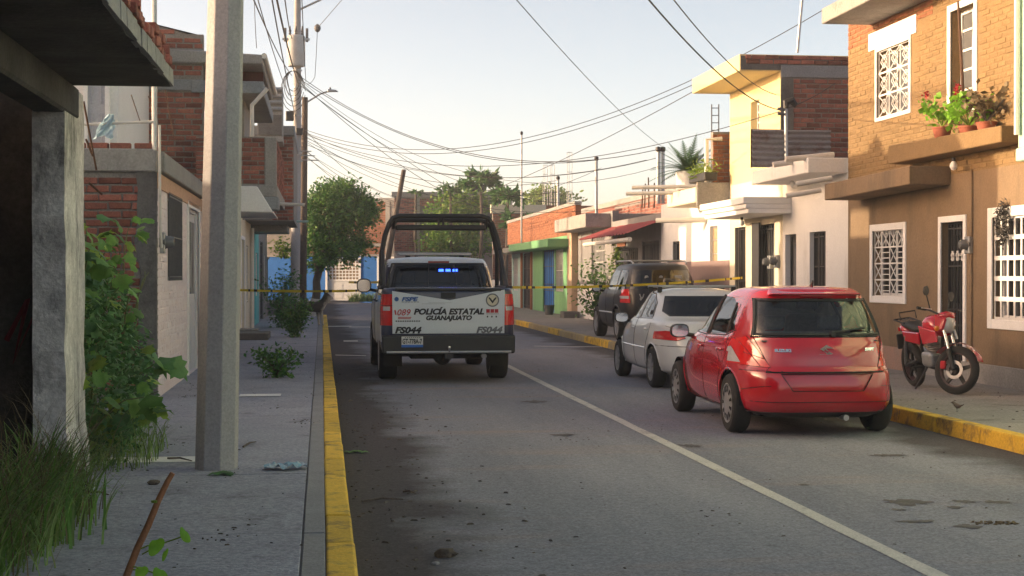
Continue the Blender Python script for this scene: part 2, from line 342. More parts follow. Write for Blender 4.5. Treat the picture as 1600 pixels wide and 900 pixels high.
M_WOODP = mat('pole_wood', (.085, .062, .05), (.055, .042, .036), scale=3, fine=30, fineamt=.25, bump=.6, bscale=20)
M_BARK = mat('bark', (.12, .095, .075), (.065, .05, .042), scale=6, amt=.9, fine=40, fineamt=.3, bump=.9, bscale=14)
M_LIME = mat('lime_wash', (.62, .61, .58), (.42, .40, .37), scale=6, fineamt=.1, bump=.6, bscale=14)
M_LEAF = mat('leaf_green', (.12, .25, .04), (.07, .17, .03), scale=3, amt=.8, rough=.55, fineamt=.1, rand=.35, island=True, trans=.3)
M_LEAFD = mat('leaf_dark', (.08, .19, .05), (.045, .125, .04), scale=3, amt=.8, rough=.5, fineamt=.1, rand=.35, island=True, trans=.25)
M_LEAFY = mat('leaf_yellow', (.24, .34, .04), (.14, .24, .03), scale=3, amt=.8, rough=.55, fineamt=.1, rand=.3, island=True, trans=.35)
M_LEAFB = mat('leaf_fresh', (.22, .46, .03), (.15, .36, .025), scale=8, amt=.8, rough=.5, fineamt=.08, rand=.15, trans=.35)
M_GRASS = mat('grass_blade', (.15, .28, .065), (.2, .25, .085), scale=2.5, amt=.9, rough=.6, fineamt=.1, rand=.4, island=True, trans=.3)
M_DRY = mat('dry_blade', (.20, .155, .085), (.13, .10, .06), scale=3, rough=.8, rand=.3, island=True, trans=.2)
M_STEM = mat('stem_brown', (.30, .13, .05), (.18, .085, .04), scale=14, amt=.9, rough=.6, bump=.4)
M_TERRA = mat('terracotta', (.34, .10, .055), (.27, .08, .05), scale=5, rough=.8)
M_FLOWER = mat('petal_red', (.50, .02, .03), (.36, .015, .03), scale=9, rough=.6, rand=.2, trans=.3)
M_SOIL = mat('soil', (.11, .085, .062), (.07, .055, .042), scale=3, fine=40, fineamt=.3, bump=.8, bscale=16)
M_STONE = mat('stone', (.17, .16, .15), (.10, .095, .09), scale=6, fine=40, fineamt=.25, bump=.6, rand=.3, island=True)
M_DOGB = mat('fur_dark', (.030, .024, .02), (.06, .045, .034), scale=10, rough=.9, fine=80, fineamt=.3)
M_TAPE = None
# ---------------------------------------------------------------- building helpers
def wall_mesh(fr, a0, a1, z0, z1, t, holes=()):
    A = sorted({a0, a1, *[h[0] for h in holes], *[h[1] for h in holes]}); Z = sorted({z0, z1, *[h[2] for h in holes], *[h[3] for h in holes]})
    A = [a for a in A if a0 <= a <= a1]; Z = [z for z in Z if z0 <= z <= z1]
    def solid(i, j):
        if i < 0 or j < 0 or i >= len(A) - 1 or j >= len(Z) - 1: return False
        a, z = (A[i] + A[i + 1]) / 2, (Z[j] + Z[j + 1]) / 2
        return not any(h[0] < a < h[1] and h[2] < z < h[3] for h in holes)
    b = MB()
    for i in range(len(A) - 1):
        for j in range(len(Z) - 1):
            if not solid(i, j): continue
            p, q, r_, s = A[i], A[i + 1], Z[j], Z[j + 1]
            b.quad(fr.p(p, r_, 0), fr.p(q, r_, 0), fr.p(q, s, 0), fr.p(p, s, 0)); b.quad(fr.p(p, r_, -t), fr.p(p, s, -t), fr.p(q, s, -t), fr.p(q, r_, -t))
            if not solid(i - 1, j): b.quad(fr.p(p, r_, 0), fr.p(p, s, 0), fr.p(p, s, -t), fr.p(p, r_, -t))
            if not solid(i + 1, j): b.quad(fr.p(q, r_, 0), fr.p(q, r_, -t), fr.p(q, s, -t), fr.p(q, s, 0))
            if not solid(i, j - 1): b.quad(fr.p(p, r_, 0), fr.p(p, r_, -t), fr.p(q, r_, -t), fr.p(q, r_, 0))
            if not solid(i, j + 1): b.quad(fr.p(p, s, 0), fr.p(q, s, 0), fr.p(q, s, -t), fr.p(p, s, -t))
    # weld
    d = {}; idx = []; vs = []
    for v in b.v:
        k = tuple(round(c, 4) for c in v)
        if k not in d: d[k] = len(vs); vs.append(v)
        idx.append(d[k])
    b.v = vs; b.f = [tuple(idx[i] for i in f) for f in b.f]
    return b
def wall(name, parent, fr, a0, a1, z0, z1, t, m, holes=()):
    return wall_mesh(fr, a0, a1, z0, z1, t, holes).build(name, m, parent)
def slab(name, parent, x0, x1, y0, y1, z0, z1, m, bevel=.012):
    return MB().box(x0, x1, y0, y1, z0, z1).build(name, m, parent, bevel=bevel)

_bm = {}
def brick_mesh(l, h, d, k, m):
    key = (l, h, d, k, m.name)
    if key not in _bm:
        r_ = random.Random(hash((k, int(l * 1000), int(h * 1000)))); j = lambda s: r_.uniform(-s, s)
        me = bpy.data.meshes.new('brick'); x, z = l / 2, h / 2; e = .007
        v = [(-x + j(e), -d, -z + j(e * .7)), (x + j(e), -d, -z + j(e * .7)), (x + j(e), -d, z + j(e * .7)), (-x + j(e), -d, z + j(e * .7))]
        c = .006
        f = [(p[0] * (1 - c / x), j(.003), p[2] * (1 - c / z)) for p in v]
        rim = [(p[0], -.008, p[2]) for p in v]
        vs = v + rim + f
        fs = [(8, 9, 10, 11)]
        for a, b_ in ((0, 4), (4, 8)):
            for q in range(4): fs.append((a + q, a + (q + 1) % 4, b_ + (q + 1) % 4, b_ + q))
        me.from_pydata(vs, [], fs); me.materials.append(m)
        bm = bmesh.new(); bm.from_mesh(me); bmesh.ops.recalc_face_normals(bm, faces=bm.faces); bm.to_mesh(me); bm.free()
        # front must look along +y local
        if me.polygons[0].normal.y < 0: me.flip_normals()
        _bm[key] = me
    return _bm[key]
def bricks(parent, fr, a0, a1, z0, z1, m=None, l=.235, h=.062, gap=.016, proud=.012, n_max=300, holes=(), name='brick', jit=.004, skip=0.0, limit=None):
    """Courses of separate bricks standing proud of a mortar wall; past n_max the farther ones are joined as one part."""
    m = m or M_BRICK; th = math.atan2(fr.u.y, fr.u.x); q = parent
    while q.parent is not None: q = q.parent
    off = OFF.get(q.name, Vector((0, 0, 0)))
    # local +x = u, local +y = n  (u x n = -z or +z): mirror when needed
    flip = fr.u.cross(fr.n).z < 0
    spots = []; j = 0; z = z0
    while z + h <= z1 + .02:
        a = a0 - (j % 2) * (l + gap) / 2 + rnd.uniform(-.02, .02)
        while a < a1:
            s, e = max(a, a0), min(a + l, a1)
            if e - s > .05:
                c = (s + e) / 2; zc = z + h / 2
                if not any(H[0] - .01 < e and s < H[1] + .01 and H[2] < zc < H[3] for H in holes) and (limit is None or limit(c, zc)) and rnd.random() >= skip:
                    spots.append((c, zc, (e - s)))
            a += l + gap
        z += h + gap; j += 1
    cp = Vector((0, 0, CAMZ))
    spots.sort(key=lambda s: (fr.p(s[0], s[1]) - cp).length)
    for c, zc, w in spots[:n_max]:
        me = brick_mesh(l, h, .03, rnd.randrange(4), m)
        P = fr.p(c + rnd.uniform(-jit, jit), zc + rnd.uniform(-jit, jit) * .6, proud + rnd.uniform(-.004, .004)) - off
        o = mesh_obj(name, me, parent, P, (0, 0, th + (math.pi if flip else 0)))
        o.scale = (w / l, 1, 1)
    if len(spots) > n_max:
        b = MB()
        for c, zc, w in spots[n_max:]:
            me = brick_mesh(l, h, .03, rnd.randrange(4), m); k = len(b.v); pr = proud + rnd.uniform(-.004, .004)
            sg = -1 if flip else 1
            for v in me.vertices: b.v.append(tuple(fr.p(c + sg * v.co.x * w / l, zc + v.co.z, pr + v.co.y)))
            for p in me.polygons: b.f.append(tuple(k + i for i in p.vertices))
        b.build('bricks', m, parent, kind='stuff')
    return spots

def window(parent, fr, a0, a1, z0, z1, style='bars', depth=-.14, frame=.05, mf=None, mg=None, surround=0, ms=None, nx=2, nz=3, mgr=None, name='window', grd=-.03):
    """window part: frame mesh with pane and grille as sub-parts, set into a hole in the wall"""
    mf = mf or M_WHITE; mg = mg or M_GLASSD; mgr = mgr or M_GRATEW
    b = MB(); f = frame
    b.fbox(fr, a0, a0 + f, z0, z1, depth - .03, depth + .03); b.fbox(fr, a1 - f, a1, z0, z1, depth - .03, depth + .03)
    b.fbox(fr, a0 + f, a1 - f, z0, z0 + f, depth - .03, depth + .028); b.fbox(fr, a0 + f, a1 - f, z1 - f, z1, depth - .03, depth + .028)
    for i in range(1, nx): a = a0 + (a1 - a0) * i / nx; b.fbox(fr, a - f * .35, a + f * .35, z0 + f, z1 - f, depth - .02, depth + .022)
    for i in range(1, nz): z = z0 + (z1 - z0) * i / nz; b.fbox(fr, a0 + f, a1 - f, z - f * .3, z + f * .3, depth - .018, depth + .016)
    w = b.build(name, mf, parent)
    # separate panes
    for i in range(nx):
        for j in range(nz):
            p0, p1 = a0 + (a1 - a0) * i / nx, a0 + (a1 - a0) * (i + 1) / nx; q0, q1 = z0 + (z1 - z0) * j / nz, z0 + (z1 - z0) * (j + 1) / nz
            MB().fbox(fr, p0 + .012, p1 - .012, q0 + .012, q1 - .012, depth - .008 + .002 * ((i + j) % 2), depth + .001 * ((i * 2 + j) % 3)).build('pane', mg, w)
    if style: grille(w, fr, a0, a1, z0, z1, style, mgr, grd)
    if surround:
        s = surround; b = MB(); d = .022
        b.fbox(fr, a0 - s, a0, z0 - s, z1 + s, -.02, d); b.fbox(fr, a1, a1 + s, z0 - s, z1 + s, -.02, d)
        b.fbox(fr, a0, a1, z1, z1 + s, -.02, d - .002); b.fbox(fr, a0, a1, z0 - s, z0, -.02, d - .002)
        b.build('surround', ms or M_WHITE, w, bevel=.006)
    return w
def grille(parent, fr, a0, a1, z0, z1, style, m, d=-.03):
    b = MB(); t = .016
    def H(z, a=a0, c=a1, w=t): b.fbox(fr, a, c, z - w / 2, z + w / 2, d - .008, d + .008)
    def V(a, z=z0, y=z1, w=t): b.fbox(fr, a - w / 2, a + w / 2, z, y, d - .006, d + .006)
    if style == 'bars':
        n = max(3, int((a1 - a0) / .11))
        for i in range(n + 1): V(a0 + (a1 - a0) * i / n)
        for z in (z0 + .05, (z0 + z1) / 2, z1 - .05): H(z)
    elif style == 'ladder':           # big white grid of wide bars
        for i in range(8): V(a0 + (a1 - a0) * i / 7, w=.045)
        for i in range(6): H(z0 + (z1 - z0) * i / 5, w=.06)
    elif style == 'star':             # 3 x 3 panels, crossed lozenges
        nx, nz = 3, 3
        for i in range(nx + 1): V(a0 + (a1 - a0) * i / nx, w=.026)
        for i in range(nz + 1): H(z0 + (z1 - z0) * i / nz, w=.026)
        for i in range(nx):
            for j in range(nz):
                p0, p1 = a0 + (a1 - a0) * i / nx, a0 + (a1 - a0) * (i + 1) / nx; q0, q1 = z0 + (z1 - z0) * j / nz, z0 + (z1 - z0) * (j + 1) / nz
                pc, qc = (p0 + p1) / 2, (q0 + q1) / 2; hx, hz = (p1 - p0) / 2, (q1 - q0) / 2
                for sx in (-1, 1):
                    b.fbar(fr, pc - hx, qc + sx * hz, pc, qc + sx * hz * .28, .014, d - .006, d + .006); b.fbar(fr, pc, qc + sx * hz * .28, pc + hx, qc + sx * hz, .014, d - .006, d + .006)
                    b.fbar(fr, pc - hx * .62, qc, pc, qc + sx * hz * .62, .014, d - .005, d + .007); b.fbar(fr, pc + hx * .62, qc, pc, qc + sx * hz * .62, .014, d - .005, d + .007)
                    b.fbar(fr, pc - hx * .3, qc, pc, qc + sx * hz * .3, .012, d - .005, d + .007); b.fbar(fr, pc + hx * .3, qc, pc, qc + sx * hz * .3, .012, d - .005, d + .007)
    elif style == 'xgrid':            # crossed top row, ladder cells below
        nx, nz = 4, 4
        for i in range(nx + 1): V(a0 + (a1 - a0) * i / nx, w=.024)
        for i in range(nz + 1): H(z0 + (z1 - z0) * i / nz, w=.024)
        for i in range(nx):
            for j in range(nz):
                p0, p1 = a0 + (a1 - a0) * i / nx, a0 + (a1 - a0) * (i + 1) / nx; q0, q1 = z0 + (z1 - z0) * j / nz, z0 + (z1 - z0) * (j + 1) / nz
                if j == nz - 1 or i % 2 == 1:
                    b.fbar(fr, p0, q0, p1, q1, .014, d - .006, d + .006); b.fbar(fr, p0, q1, p1, q0, .014, d - .005, d + .007)
                    if j == nz - 1: V((p0 + p1) / 2, q0, q1, .012)
                else:
                    for k in (1, 2): H(q0 + (q1 - q0) * k / 3, p0, p1, .014)
    elif style == 'weave':            # perforated gate top
        n = 9
        for i in range(n + 1): V(a0 + (a1 - a0) * i / n, w=.06)
        for i in range(7): H(z0 + (z1 - z0) * i / 6, w=.06)
    return b.build('grille', m, parent)
def door(parent, fr, a0, a1, z0, z1, m, depth=-.1, frame=.05, mf=None, surround=0, ms=None, glass=None, name='door', bars=0, mb=None, leafs=1, handle=True):
    d = depth; b = MB().fbox(fr, a0 + frame, a1 - frame, z0, z1 - frame, d - .03, d)
    n = 0
    for k in range(leafs):               # raised panels
        p0 = a0 + frame + (a1 - a0 - 2 * frame) * k / leafs; p1 = a0 + frame + (a1 - a0 - 2 * frame) * (k + 1) / leafs
        for q0, q1 in ((z0 + .12, z0 + .42 * (z1 - z0)), (z0 + .48 * (z1 - z0), z1 - .2)):
            if glass and q0 > z0 + .3: continue
            b.fbox(fr, p0 + .07, p1 - .07, q0, q1, d, d + .014)
    o = b.build(name, m, parent, bevel=.004)
    b = MB().fbox(fr, a0, a0 + frame, z0, z1, d - .04, d + .03); b.fbox(fr, a1 - frame, a1, z0, z1, d - .04, d + .03); b.fbox(fr, a0 + frame, a1 - frame, z1 - frame, z1, d - .04, d + .028)
    b.build('door_frame', mf or m, o)
    if glass:
        for k in range(leafs):
            p0 = a0 + frame + (a1 - a0 - 2 * frame) * k / leafs; p1 = a0 + frame + (a1 - a0 - 2 * frame) * (k + 1) / leafs
            MB().fbox(fr, p0 + .09, p1 - .09, z0 + .48 * (z1 - z0), z1 - .18, d, d + .008).build('pane', glass, o)
    if bars:
        b = MB()
        for i in range(bars + 1): a = a0 + frame + (a1 - a0 - 2 * frame) * i / bars; b.fbox(fr, a - .009, a + .009, z0 + .05, z1 - .03, d + .035, d + .053)
        for q in (.06, .34, .44, .72, .96): z = z0 + (z1 - z0) * q; b.fbox(fr, a0 + frame, a1 - frame, z - .014, z + .014, d + .037, d + .051)
        b.build('grille', mb or M_IRON, o)
    if handle:
        MB().fbox(fr, a0 + frame + .06, a0 + frame + .085, z0 + .42 * (z1 - z0), z0 + .5 * (z1 - z0), d + .015, d + .05).build('handle', M_ALU, o)
    if surround:
        s = surround; b = MB(); b.fbox(fr, a0 - s, a0, z0, z1 + s, -.02, .022); b.fbox(fr, a1, a1 + s, z0, z1 + s, -.02, .022); b.fbox(fr, a0, a1, z1, z1 + s, -.02, .02)
        b.build('surround', ms or M_WHITE, o, bevel=.006)
    return o
def meter(parent, fr, a, z, s=1.0):
    """electricity meter: round glass dome on a grey socket"""
    b = MB().fbox(fr, a - .09 * s, a + .09 * s, z - .15 * s, z + .13 * s, 0, .08 * s); o = b.build('meter_socket', M_GALV, parent, bevel=.01)
    pr = [(0.001, .2 * s), (.06 * s, .195 * s), (.078 * s, .17 * s), (.085 * s, .09 * s), (.095 * s, .085 * s), (.095 * s, .05 * s)]
    b = MB(); c = fr.p(a, z, 0)
    for r_, h in pr:
        for k in range(20): an = 2 * math.pi * k / 20; b.v.append(tuple(c + fr.n * h + fr.u * (r_ * math.cos(an)) + Vector((0, 0, r_ * math.sin(an)))))
    for i in range(len(pr) - 1):
        for k in range(20): b.f.append((i * 20 + k, i * 20 + (k + 1) % 20, (i + 1) * 20 + (k + 1) % 20, (i + 1) * 20 + k))
    b.build('meter_dome', M_GLASSG, o, smooth=True)
    return o
def bulb(parent, P, m=None):
    P = Vector(P); o = MB().lathe([(.001, 0), (.03, 0), (.03, -.05), (.001, -.05)], 10, P).build('lamp_socket', M_BLACKP, parent)
    MB().lathe([(.02, -.05), (.05, -.09), (.055, -.13), (.03, -.17), (.001, -.18)], 12, P).build('bulb', M_WHITE, o, smooth=True)

# ---------------------------------------------------------------- ground, road, pavements, kerbs
def grid_sheet(name, x0, x1, y0, y1, z, m, nx=1, ny=1, zf=None):
    b = MB()
    for j in range(ny + 1):
        for i in range(nx + 1):
            x = x0 + (x1 - x0) * i / nx; y = y0 + (y1 - y0) * j / ny; b.v.append((x, y, z + (zf(x, y) if zf else 0)))
    for j in range(ny):
        for i in range(nx): k = j * (nx + 1) + i; b.f.append((k, k + 1, k + nx + 2, k + nx + 1))
    return structure(b.build(name, m, None, smooth=bool(zf)))
grid_sheet('ground', -900, 900, -300, 1500, -.05, M_SOIL)
YE = 58.0                          # where the street meets the cross street
grid_sheet('road', KL1 - .01, KR0 + .01, -14, YE + 38, 0, M_ASPH)
grid_sheet('cross_road', -70, KL1 - .012, YE - 1, YE + 2.4, 0.0, M_ASPH)
grid_sheet('side_yard', -3.8, KL1 - .012, YE + 2.41, YE + 33, 0.0, M_ASPH)
grid_sheet('cross_road_branch', KR0 + .012, 80, YE + 14, YE + 33, 0.0, M_ASPH)
def pavement(name, x0, x1, y0, y1, m, z=PH, joint=2.0, cross=None):
    """cast slabs with recessed joints: each slab a piece of its own"""
    base = structure(MB().box(x0, x1, y0, y1, -.04, z - .012).build(name, M_CONCD))
    xs = [x0] + (cross or []) + [x1]; k = 0
    for i in range(len(xs) - 1):
        y = y0
        while y < y1 - .01:
            e = min(y + joint * rnd.uniform(.9, 1.1), y1)
            if y1 - e < .4: e = y1
            dz = rnd.uniform(-.003, .003); g = .005
            MB().hexa([(xs[i] + g, y + g, z - .05), (xs[i + 1] - g, y + g, z - .05), (xs[i + 1] - g, e - g, z - .05), (xs[i] + g, e - g, z - .05),
                       (xs[i] + g, y + g, z + dz), (xs[i + 1] - g, y + g, z + dz), (xs[i + 1] - g, e - g, z + dz), (xs[i] + g, e - g, z + dz + rnd.uniform(-.003, .003))]).build('paving_slab', m, base, bevel=.004)
            y = e
    return base
pave_l = pavement('pavement_near_side', -2.6, KL0 - .13, -6, YE - 1.2, M_PAVE, joint=2.6)
pavement('pavement_edging', KL0 - .13, KL0, -6, YE - 1.2, M_KERBC, joint=3.1)
pave_r = pavement('pavement_far_side', KR1, 9.2, 6, YE + 13, M_PAVE2, joint=3.0)
def kerb(name, x0, x1, y0, y1, road_side, worn=None):
    base = structure(MB().box(x0 + .02, x1 - .02, y0, y1, -.05, PH - .02).build(name, M_CONCD))
    y = y0
    while y < y1 - .05:
        e = min(y + rnd.uniform(.95, 1.1), y1); j = lambda s=.006: rnd.uniform(-s, s)
        t = .018 if road_side > 0 else 0; s_ = .018 if road_side < 0 else 0
        zz = PH + .004 + j(.004)
        w = worn and worn(y)
        MB().hexa([(x0 + j(), y + .003, -.04), (x1 + j(), y + .003, -.04), (x1 + j(), e - .003, -.04), (x0 + j(), e - .003, -.04),
                   (x0 + s_, y + .003, zz), (x1 - t, y + .003, zz + j(.003)), (x1 - t + j(), e - .003, zz + j(.003)), (x0 + s_ + j(), e - .003, zz)]).build('kerb_stone', M_KERBO if w else M_KERBY, base, bevel=.014, seg=2)
        y = e
    return base
kerb('kerb_near_side', KL0, KL1, -6, YE - 1.0, 1)
kerb('kerb_far_side', KR0, KR1, 6, YE + 13, -1, worn=lambda y: y > 29 and (int(y * .45) % 3 != 0))
# painted lines
def marking(name, poly, m=M_PAINT, z=.004):
    b = MB(); b.quad(*[(x, y, z) for x, y in poly]); return structure(b.build(name, m, fixn=False))
def band(name, x0, x1, y0, y1, z=.004):
    b = MB(); n = max(1, int((y1 - y0) / .8)); r_ = random.Random(3)
    for i in range(n + 1):
        y = y0 + (y1 - y0) * i / n; b.v += [(x0 + r_.uniform(-.006, .006), y, z), (x1 + r_.uniform(-.006, .006), y, z)]
    for i in range(n): b.f.append((2 * i, 2 * i + 1, 2 * i + 3, 2 * i + 2))
    return structure(b.build(name, M_PAINT, fixn=False))
band('lane_line', 3.23, 3.345, -6, 27.5)
for i, (px, py, w) in enumerate([(527, 510, .9), (567, 511, .85), (600, 512, .9), (640, 512, .9), (585, 553, .0), (548, 533, .35)]):
    if not w: continue
    p = onZ(px, py, 0); marking('crossing_mark', [(p.x - w / 2, p.y - .35), (p.x + w / 2, p.y - .35), (p.x + w / 2, p.y + .35), (p.x - w / 2, p.y + .35)])
for x0, y0, x1, y1 in ((524, 555, 572, 556), (835, 541, 1015, 543)):
    a, b_ = onZ(x0, y0, 0), onZ(x1, y1, 0)
    marking('road_dash', [(a.x, a.y - .12), (b_.x, b_.y - .12), (b_.x, b_.y + .12), (a.x, a.y + .12)])
# white painted strip across the near pavement
for (x0, x1, y) in ((-1.75, -.98, 12.45), (-1.0, -.5, 19.0), (-.92, -.62, 25.5)):
    b = MB(); b.quad((x0, y - .18, PH + .006), (x1, y - .18, PH + .006), (x1, y + .18, PH + .006), (x0, y + .18, PH + .006)); structure(b.build('pavement_patch', M_WHITE2, fixn=False))
# far pavement beyond the cross street
structure(MB().box(-60, 60, YE + 33, YE + 37, -.04, .12).build('pavement_beyond', M_PAVE2))
# ================================================================= near-side row of houses (left of the street)
# ---- burnt-out corner shop with a cantilevered slab
XU = -1.75
rn = thing('ruined_shop', 'derelict soot-blackened concrete shop with open front and cantilevered slab', 'building', (XU, 8, 0))
FU = Fr((XU, 0, 0), (0, 1, 0), (1, 0, 0))
wall('wall', rn, FU, 2.0, 11.59, PH - .1, 2.95, .18, M_SOOT, holes=[(5.2, 11.7, PH - .1, 2.735)])
# the pier at the end of the opening, pale plaster over rubble
b = MB(); r_ = random.Random(5); n = 16
for i in range(n + 1):
    z = .0 + 2.94 * i / n; w = r_.uniform(-.014, .014); t = .03 if i < 3 else 0
    b.v += [(XU - .2, 10.742 + w - t * .4, z), (XU + .016 + w * .4 + t, 10.742 + w * .7 - t, z), (XU + .016 + w * .3 + t, 11.6 + w, z), (XU - .2, 11.6 + w, z)]
for i in range(n):
    for k in range(4): b.f.append((i * 4 + k, i * 4 + (k + 1) % 4, i * 4 + 4 + (k + 1) % 4, i * 4 + 4 + k))
b.f += [(0, 1, 2, 3), (n * 4, n * 4 + 1, n * 4 + 2, n * 4 + 3)]
b.build('pier', M_RUIN, rn)
MB().box(XU - .205, XU + .028, 4.9, 11.3, 2.73, 2.96).build('lintel', M_SOOT, rn, bevel=.02)
side = wall('side_wall', rn, FY(11.41), -5.6, XU - .02, 0, 2.95, .16, M_SOOT)
wall('back_wall', rn, Fr((-5.6, 0, 0), (0, 1, 0), (1, 0, 0)), 2.0, 11.57, 0, 2.95, .16, M_SOOT)
wall('side_wall', rn, FY(2.0), -5.6, XU - .02, 0, 2.95, .16, M_SOOT)
MB().box(-5.6, XU - .03, 2.2, 11.4, -.03, .12).build('floor', M_CONCD, rn)
# ragged slab, fascia chipped along its street edge
b = MB(); n = 40; r_ = random.Random(8)
for i in range(n + 1):
    y = 1.6 + (11.16 - 1.6) * i / n; e = r_.uniform(-.015, .015); q = r_.uniform(-.02, .012)
    b.v += [(-5.8, y, 2.96), (-1.07 + e, y, 2.955 + r_.uniform(0, .012)), (-1.07 + e * .5 + .01, y, 3.075 + q), (-5.8, y, 3.085)]
for i in range(n):
    for k in range(4): b.f.append((i * 4 + k, i * 4 + (k + 1) % 4, i * 4 + 4 + (k + 1) % 4, i * 4 + 4 + k))
b.f += [(3, 2, 1, 0), (n * 4, n * 4 + 1, n * 4 + 2, n * 4 + 3)]
sb = b.build('cantilever_slab', M_SOOT, rn)
b = MB(); 
for i in range(n):
    y0, y1 = 1.6 + 9.56 * i / n, 1.6 + 9.56 * (i + 1) / n; e = r_.uniform(-.004, .01)
    b.hexa([(-1.09, y0, 2.965), (-1.05 + e, y0, 2.965), (-1.05 + e, y1, 2.965), (-1.09, y1, 2.965), (-1.09, y0, 3.08), (-1.053 + e, y0, 3.075), (-1.053 + e, y1, 3.08), (-1.09, y1, 3.08)])
b.build('fascia', M_CONC, rn)
# a broken course of bricks along the slab edge
fe = Fr((-1.14, 0, 0), (0, 1, 0), (1, 0, 0))
for lay in range(2):
    y = 4.2 + lay * .13
    while y < 11.1:
        if rnd.random() < (.62 - lay * .42):
            o = MB().box(-.115, .115, -.06, .06, 0, .062).build('brick', M_BRICK, None, bevel=.005); o.parent = rn
            o.location = Vector((-1.16 + rnd.uniform(-.015, .02), y, 3.082 + lay * .068)) - Vector((XU, 8, 0)); o.rotation_euler = (rnd.uniform(-.05, .05), rnd.uniform(-.04, .04), rnd.uniform(-.12, .12))
        y += .128 + rnd.uniform(0, .02)
for q, pts in enumerate([[(-2.25, 1.15), (-2.1, 1.45), (-2.2, 1.0), (-2.02, 1.42), (-2.05, 1.02), (-1.93, 1.4), (-1.98, 1.08)], [(-2.0, .85), (-1.92, 1.0), (-1.85, .8), (-1.93, .72)]]):
    MB().tube([(x, 11.40, z) for x, z in pts], .022, 6).build('graffiti', mat('spray_red', (.13, .012, .02), (.09, .01, .015), fineamt=.1), side)
MB().tube([(-1.92, 11.402, .55), (-1.85, 11.402, .7), (-1.83, 11.402, .5), (-1.9, 11.402, .35)], .016, 6).build('graffiti', mat('spray_blue', (.02, .03, .1), fineamt=.1), side)
# rebar stubs below the slab end
for a, b_ in (((-1.74, 11.62, 2.9), (-1.66, 11.7, 2.4)), ((-1.72, 11.6, 2.62), (-1.68, 11.66, 2.5)), ((-1.7, 11.61, 2.3), (-1.62, 11.7, 2.22))):
    MB().tube([a, b_], .008, 6).build('rebar', M_RUST, rn)

# ---- vacant plot behind the weeds
structure(grid_sheet('vacant_plot', -9, -2.602, 11.65, 18.6, .1, M_SOIL, 20, 20, lambda x, y: .06 * math.sin(x * 3.1) * math.cos(y * 2.3)))
pb = thing('plot_shade_wall', 'unseen grey wall added at the back of the vacant plot to block low sun', 'wall', (-6.2, 15, 0))  # unseen wall, put in to keep low sun off the street
wall('wall', pb, Fr((-6.2, 0, 0), (0, 1, 0), (1, 0, 0)), 11.6, 21, 0, 3.15, .16, M_CONCD)
MB().box(-6.38, -6.17, 11.6, 21, 3.15, 3.22).build('coping', M_CONC, pb, bevel=.01)

# ---- low house with brick end wall and pinkish plaster front
YP = 18.65
pk = thing('pink_house', 'low single-storey house with crumbling brick end wall and flaking pinkish-white front', 'house', (XL, YP, 0))
FP = FY(YP)
wall('end_wall', pk, FP, -5.2, XL - .005, 0, 2.84, .2, M_MORT)
bricks(pk, FP, -3.3, onY(218, 300, YP).x, .2, 2.78, l=.25, h=.078, gap=.022, proud=.02, n_max=300)
b = MB(); r_ = random.Random(2); x0 = onY(216, 300, YP).x; n = 14          # rough cement corner
for i in range(n + 1):
    z = 2.84 * i / n; b.v += [(x0 + r_.uniform(-.05, .04), YP - .028, z), (XL + .004, YP - .03 + r_.uniform(-.006, .006), z), (XL + .004, YP + .1, z), (x0, YP + .1, z)]
for i in range(n):
    for k in range(4): b.f.append((i * 4 + k, i * 4 + (k + 1) % 4, i * 4 + 4 + (k + 1) % 4, i * 4 + 4 + k))
b.build('corner_render', M_CONCD, pk)
bm_ = MB().box(-5.2, XL + .0, YP - .05, YP + .2, 2.845, 3.12).build('tie_beam', M_CONC, pk, bevel=.015)
x = -3.3
while x < XL - .1:
    o = MB().box(-.12, .12, -.06, .06, 0, .065).build('brick', M_BRICK, None, bevel=.006); o.parent = pk; o.location = Vector((x + .12, YP + .04, 3.122)) - Vector((XL, YP, 0)); o.rotation_euler = (0, 0, rnd.uniform(-.08, .08)); x += .26 + rnd.uniform(0, .03)
hw = (19.95, 21.75, 1.55, 2.68); hd = (22.9, 24.9, PH, 2.62)
wall('front_wall', pk, FL, YP + .02, 25.96, 0, 2.84, .2, M_PINKW, holes=[hw, hd])
bricks(pk, FL, YP + .05, 25.9, .3, 2.62, m=M_PINKW, l=.25, h=.075, gap=.018, proud=.007, n_max=260, holes=[(hw[0] - .06, hw[1] + .06, hw[2] - .06, hw[3] + .06), (hd[0] - .14, hd[1] + .14, 0, hd[3] + .14)])
MB().box(XL - .18, XL + .02, YP + .03, 25.95, 2.66, 2.842).build('peach_band', M_PEACH, pk)
MB().box(XL - .2, XL + .08, YP + .205, 25.95, 2.86, 3.10).build('parapet', M_CONC, pk, bevel=.012)
MB().box(-5.2, XL - .2, YP + .2, 25.95, 2.85, 2.99).build('roof', M_CONCD, pk)
window(pk, FL, *hw, style='bars', mf=M_IRONG, mg=M_GLASSD, mgr=M_IRONG, grd=.02, nx=2, nz=1)
door(pk, FL, *hd, mat('door_white', (.6, .6, .63), (.52, .52, .55), scale=4, rough=.5, fineamt=.04), depth=-.06, glass=M_GLASSD, surround=.1, leafs=2)
meter(pk, FL, YP + .32, 2.02, .9)
MB().tube([(XL + .04, YP - .05, 3.4), (XL + .045, YP - .05, 2.2), (XL + .045, YP + .1, 1.95)], .017, 8).build('conduit', M_PVC, pk, smooth=True)
MB().tube([(XL - .02, YP - .02, 3.1), (XL - .02, YP - .02, 7.4)], .032, 8).build('service_mast', M_GALV, pk, smooth=True)
MB().tube([(XL - 1.2, YP - .02, 3.38), (XL - .02, YP - .04, 3.44)], .017, 8).build('rail_pipe', M_PVC, pk)
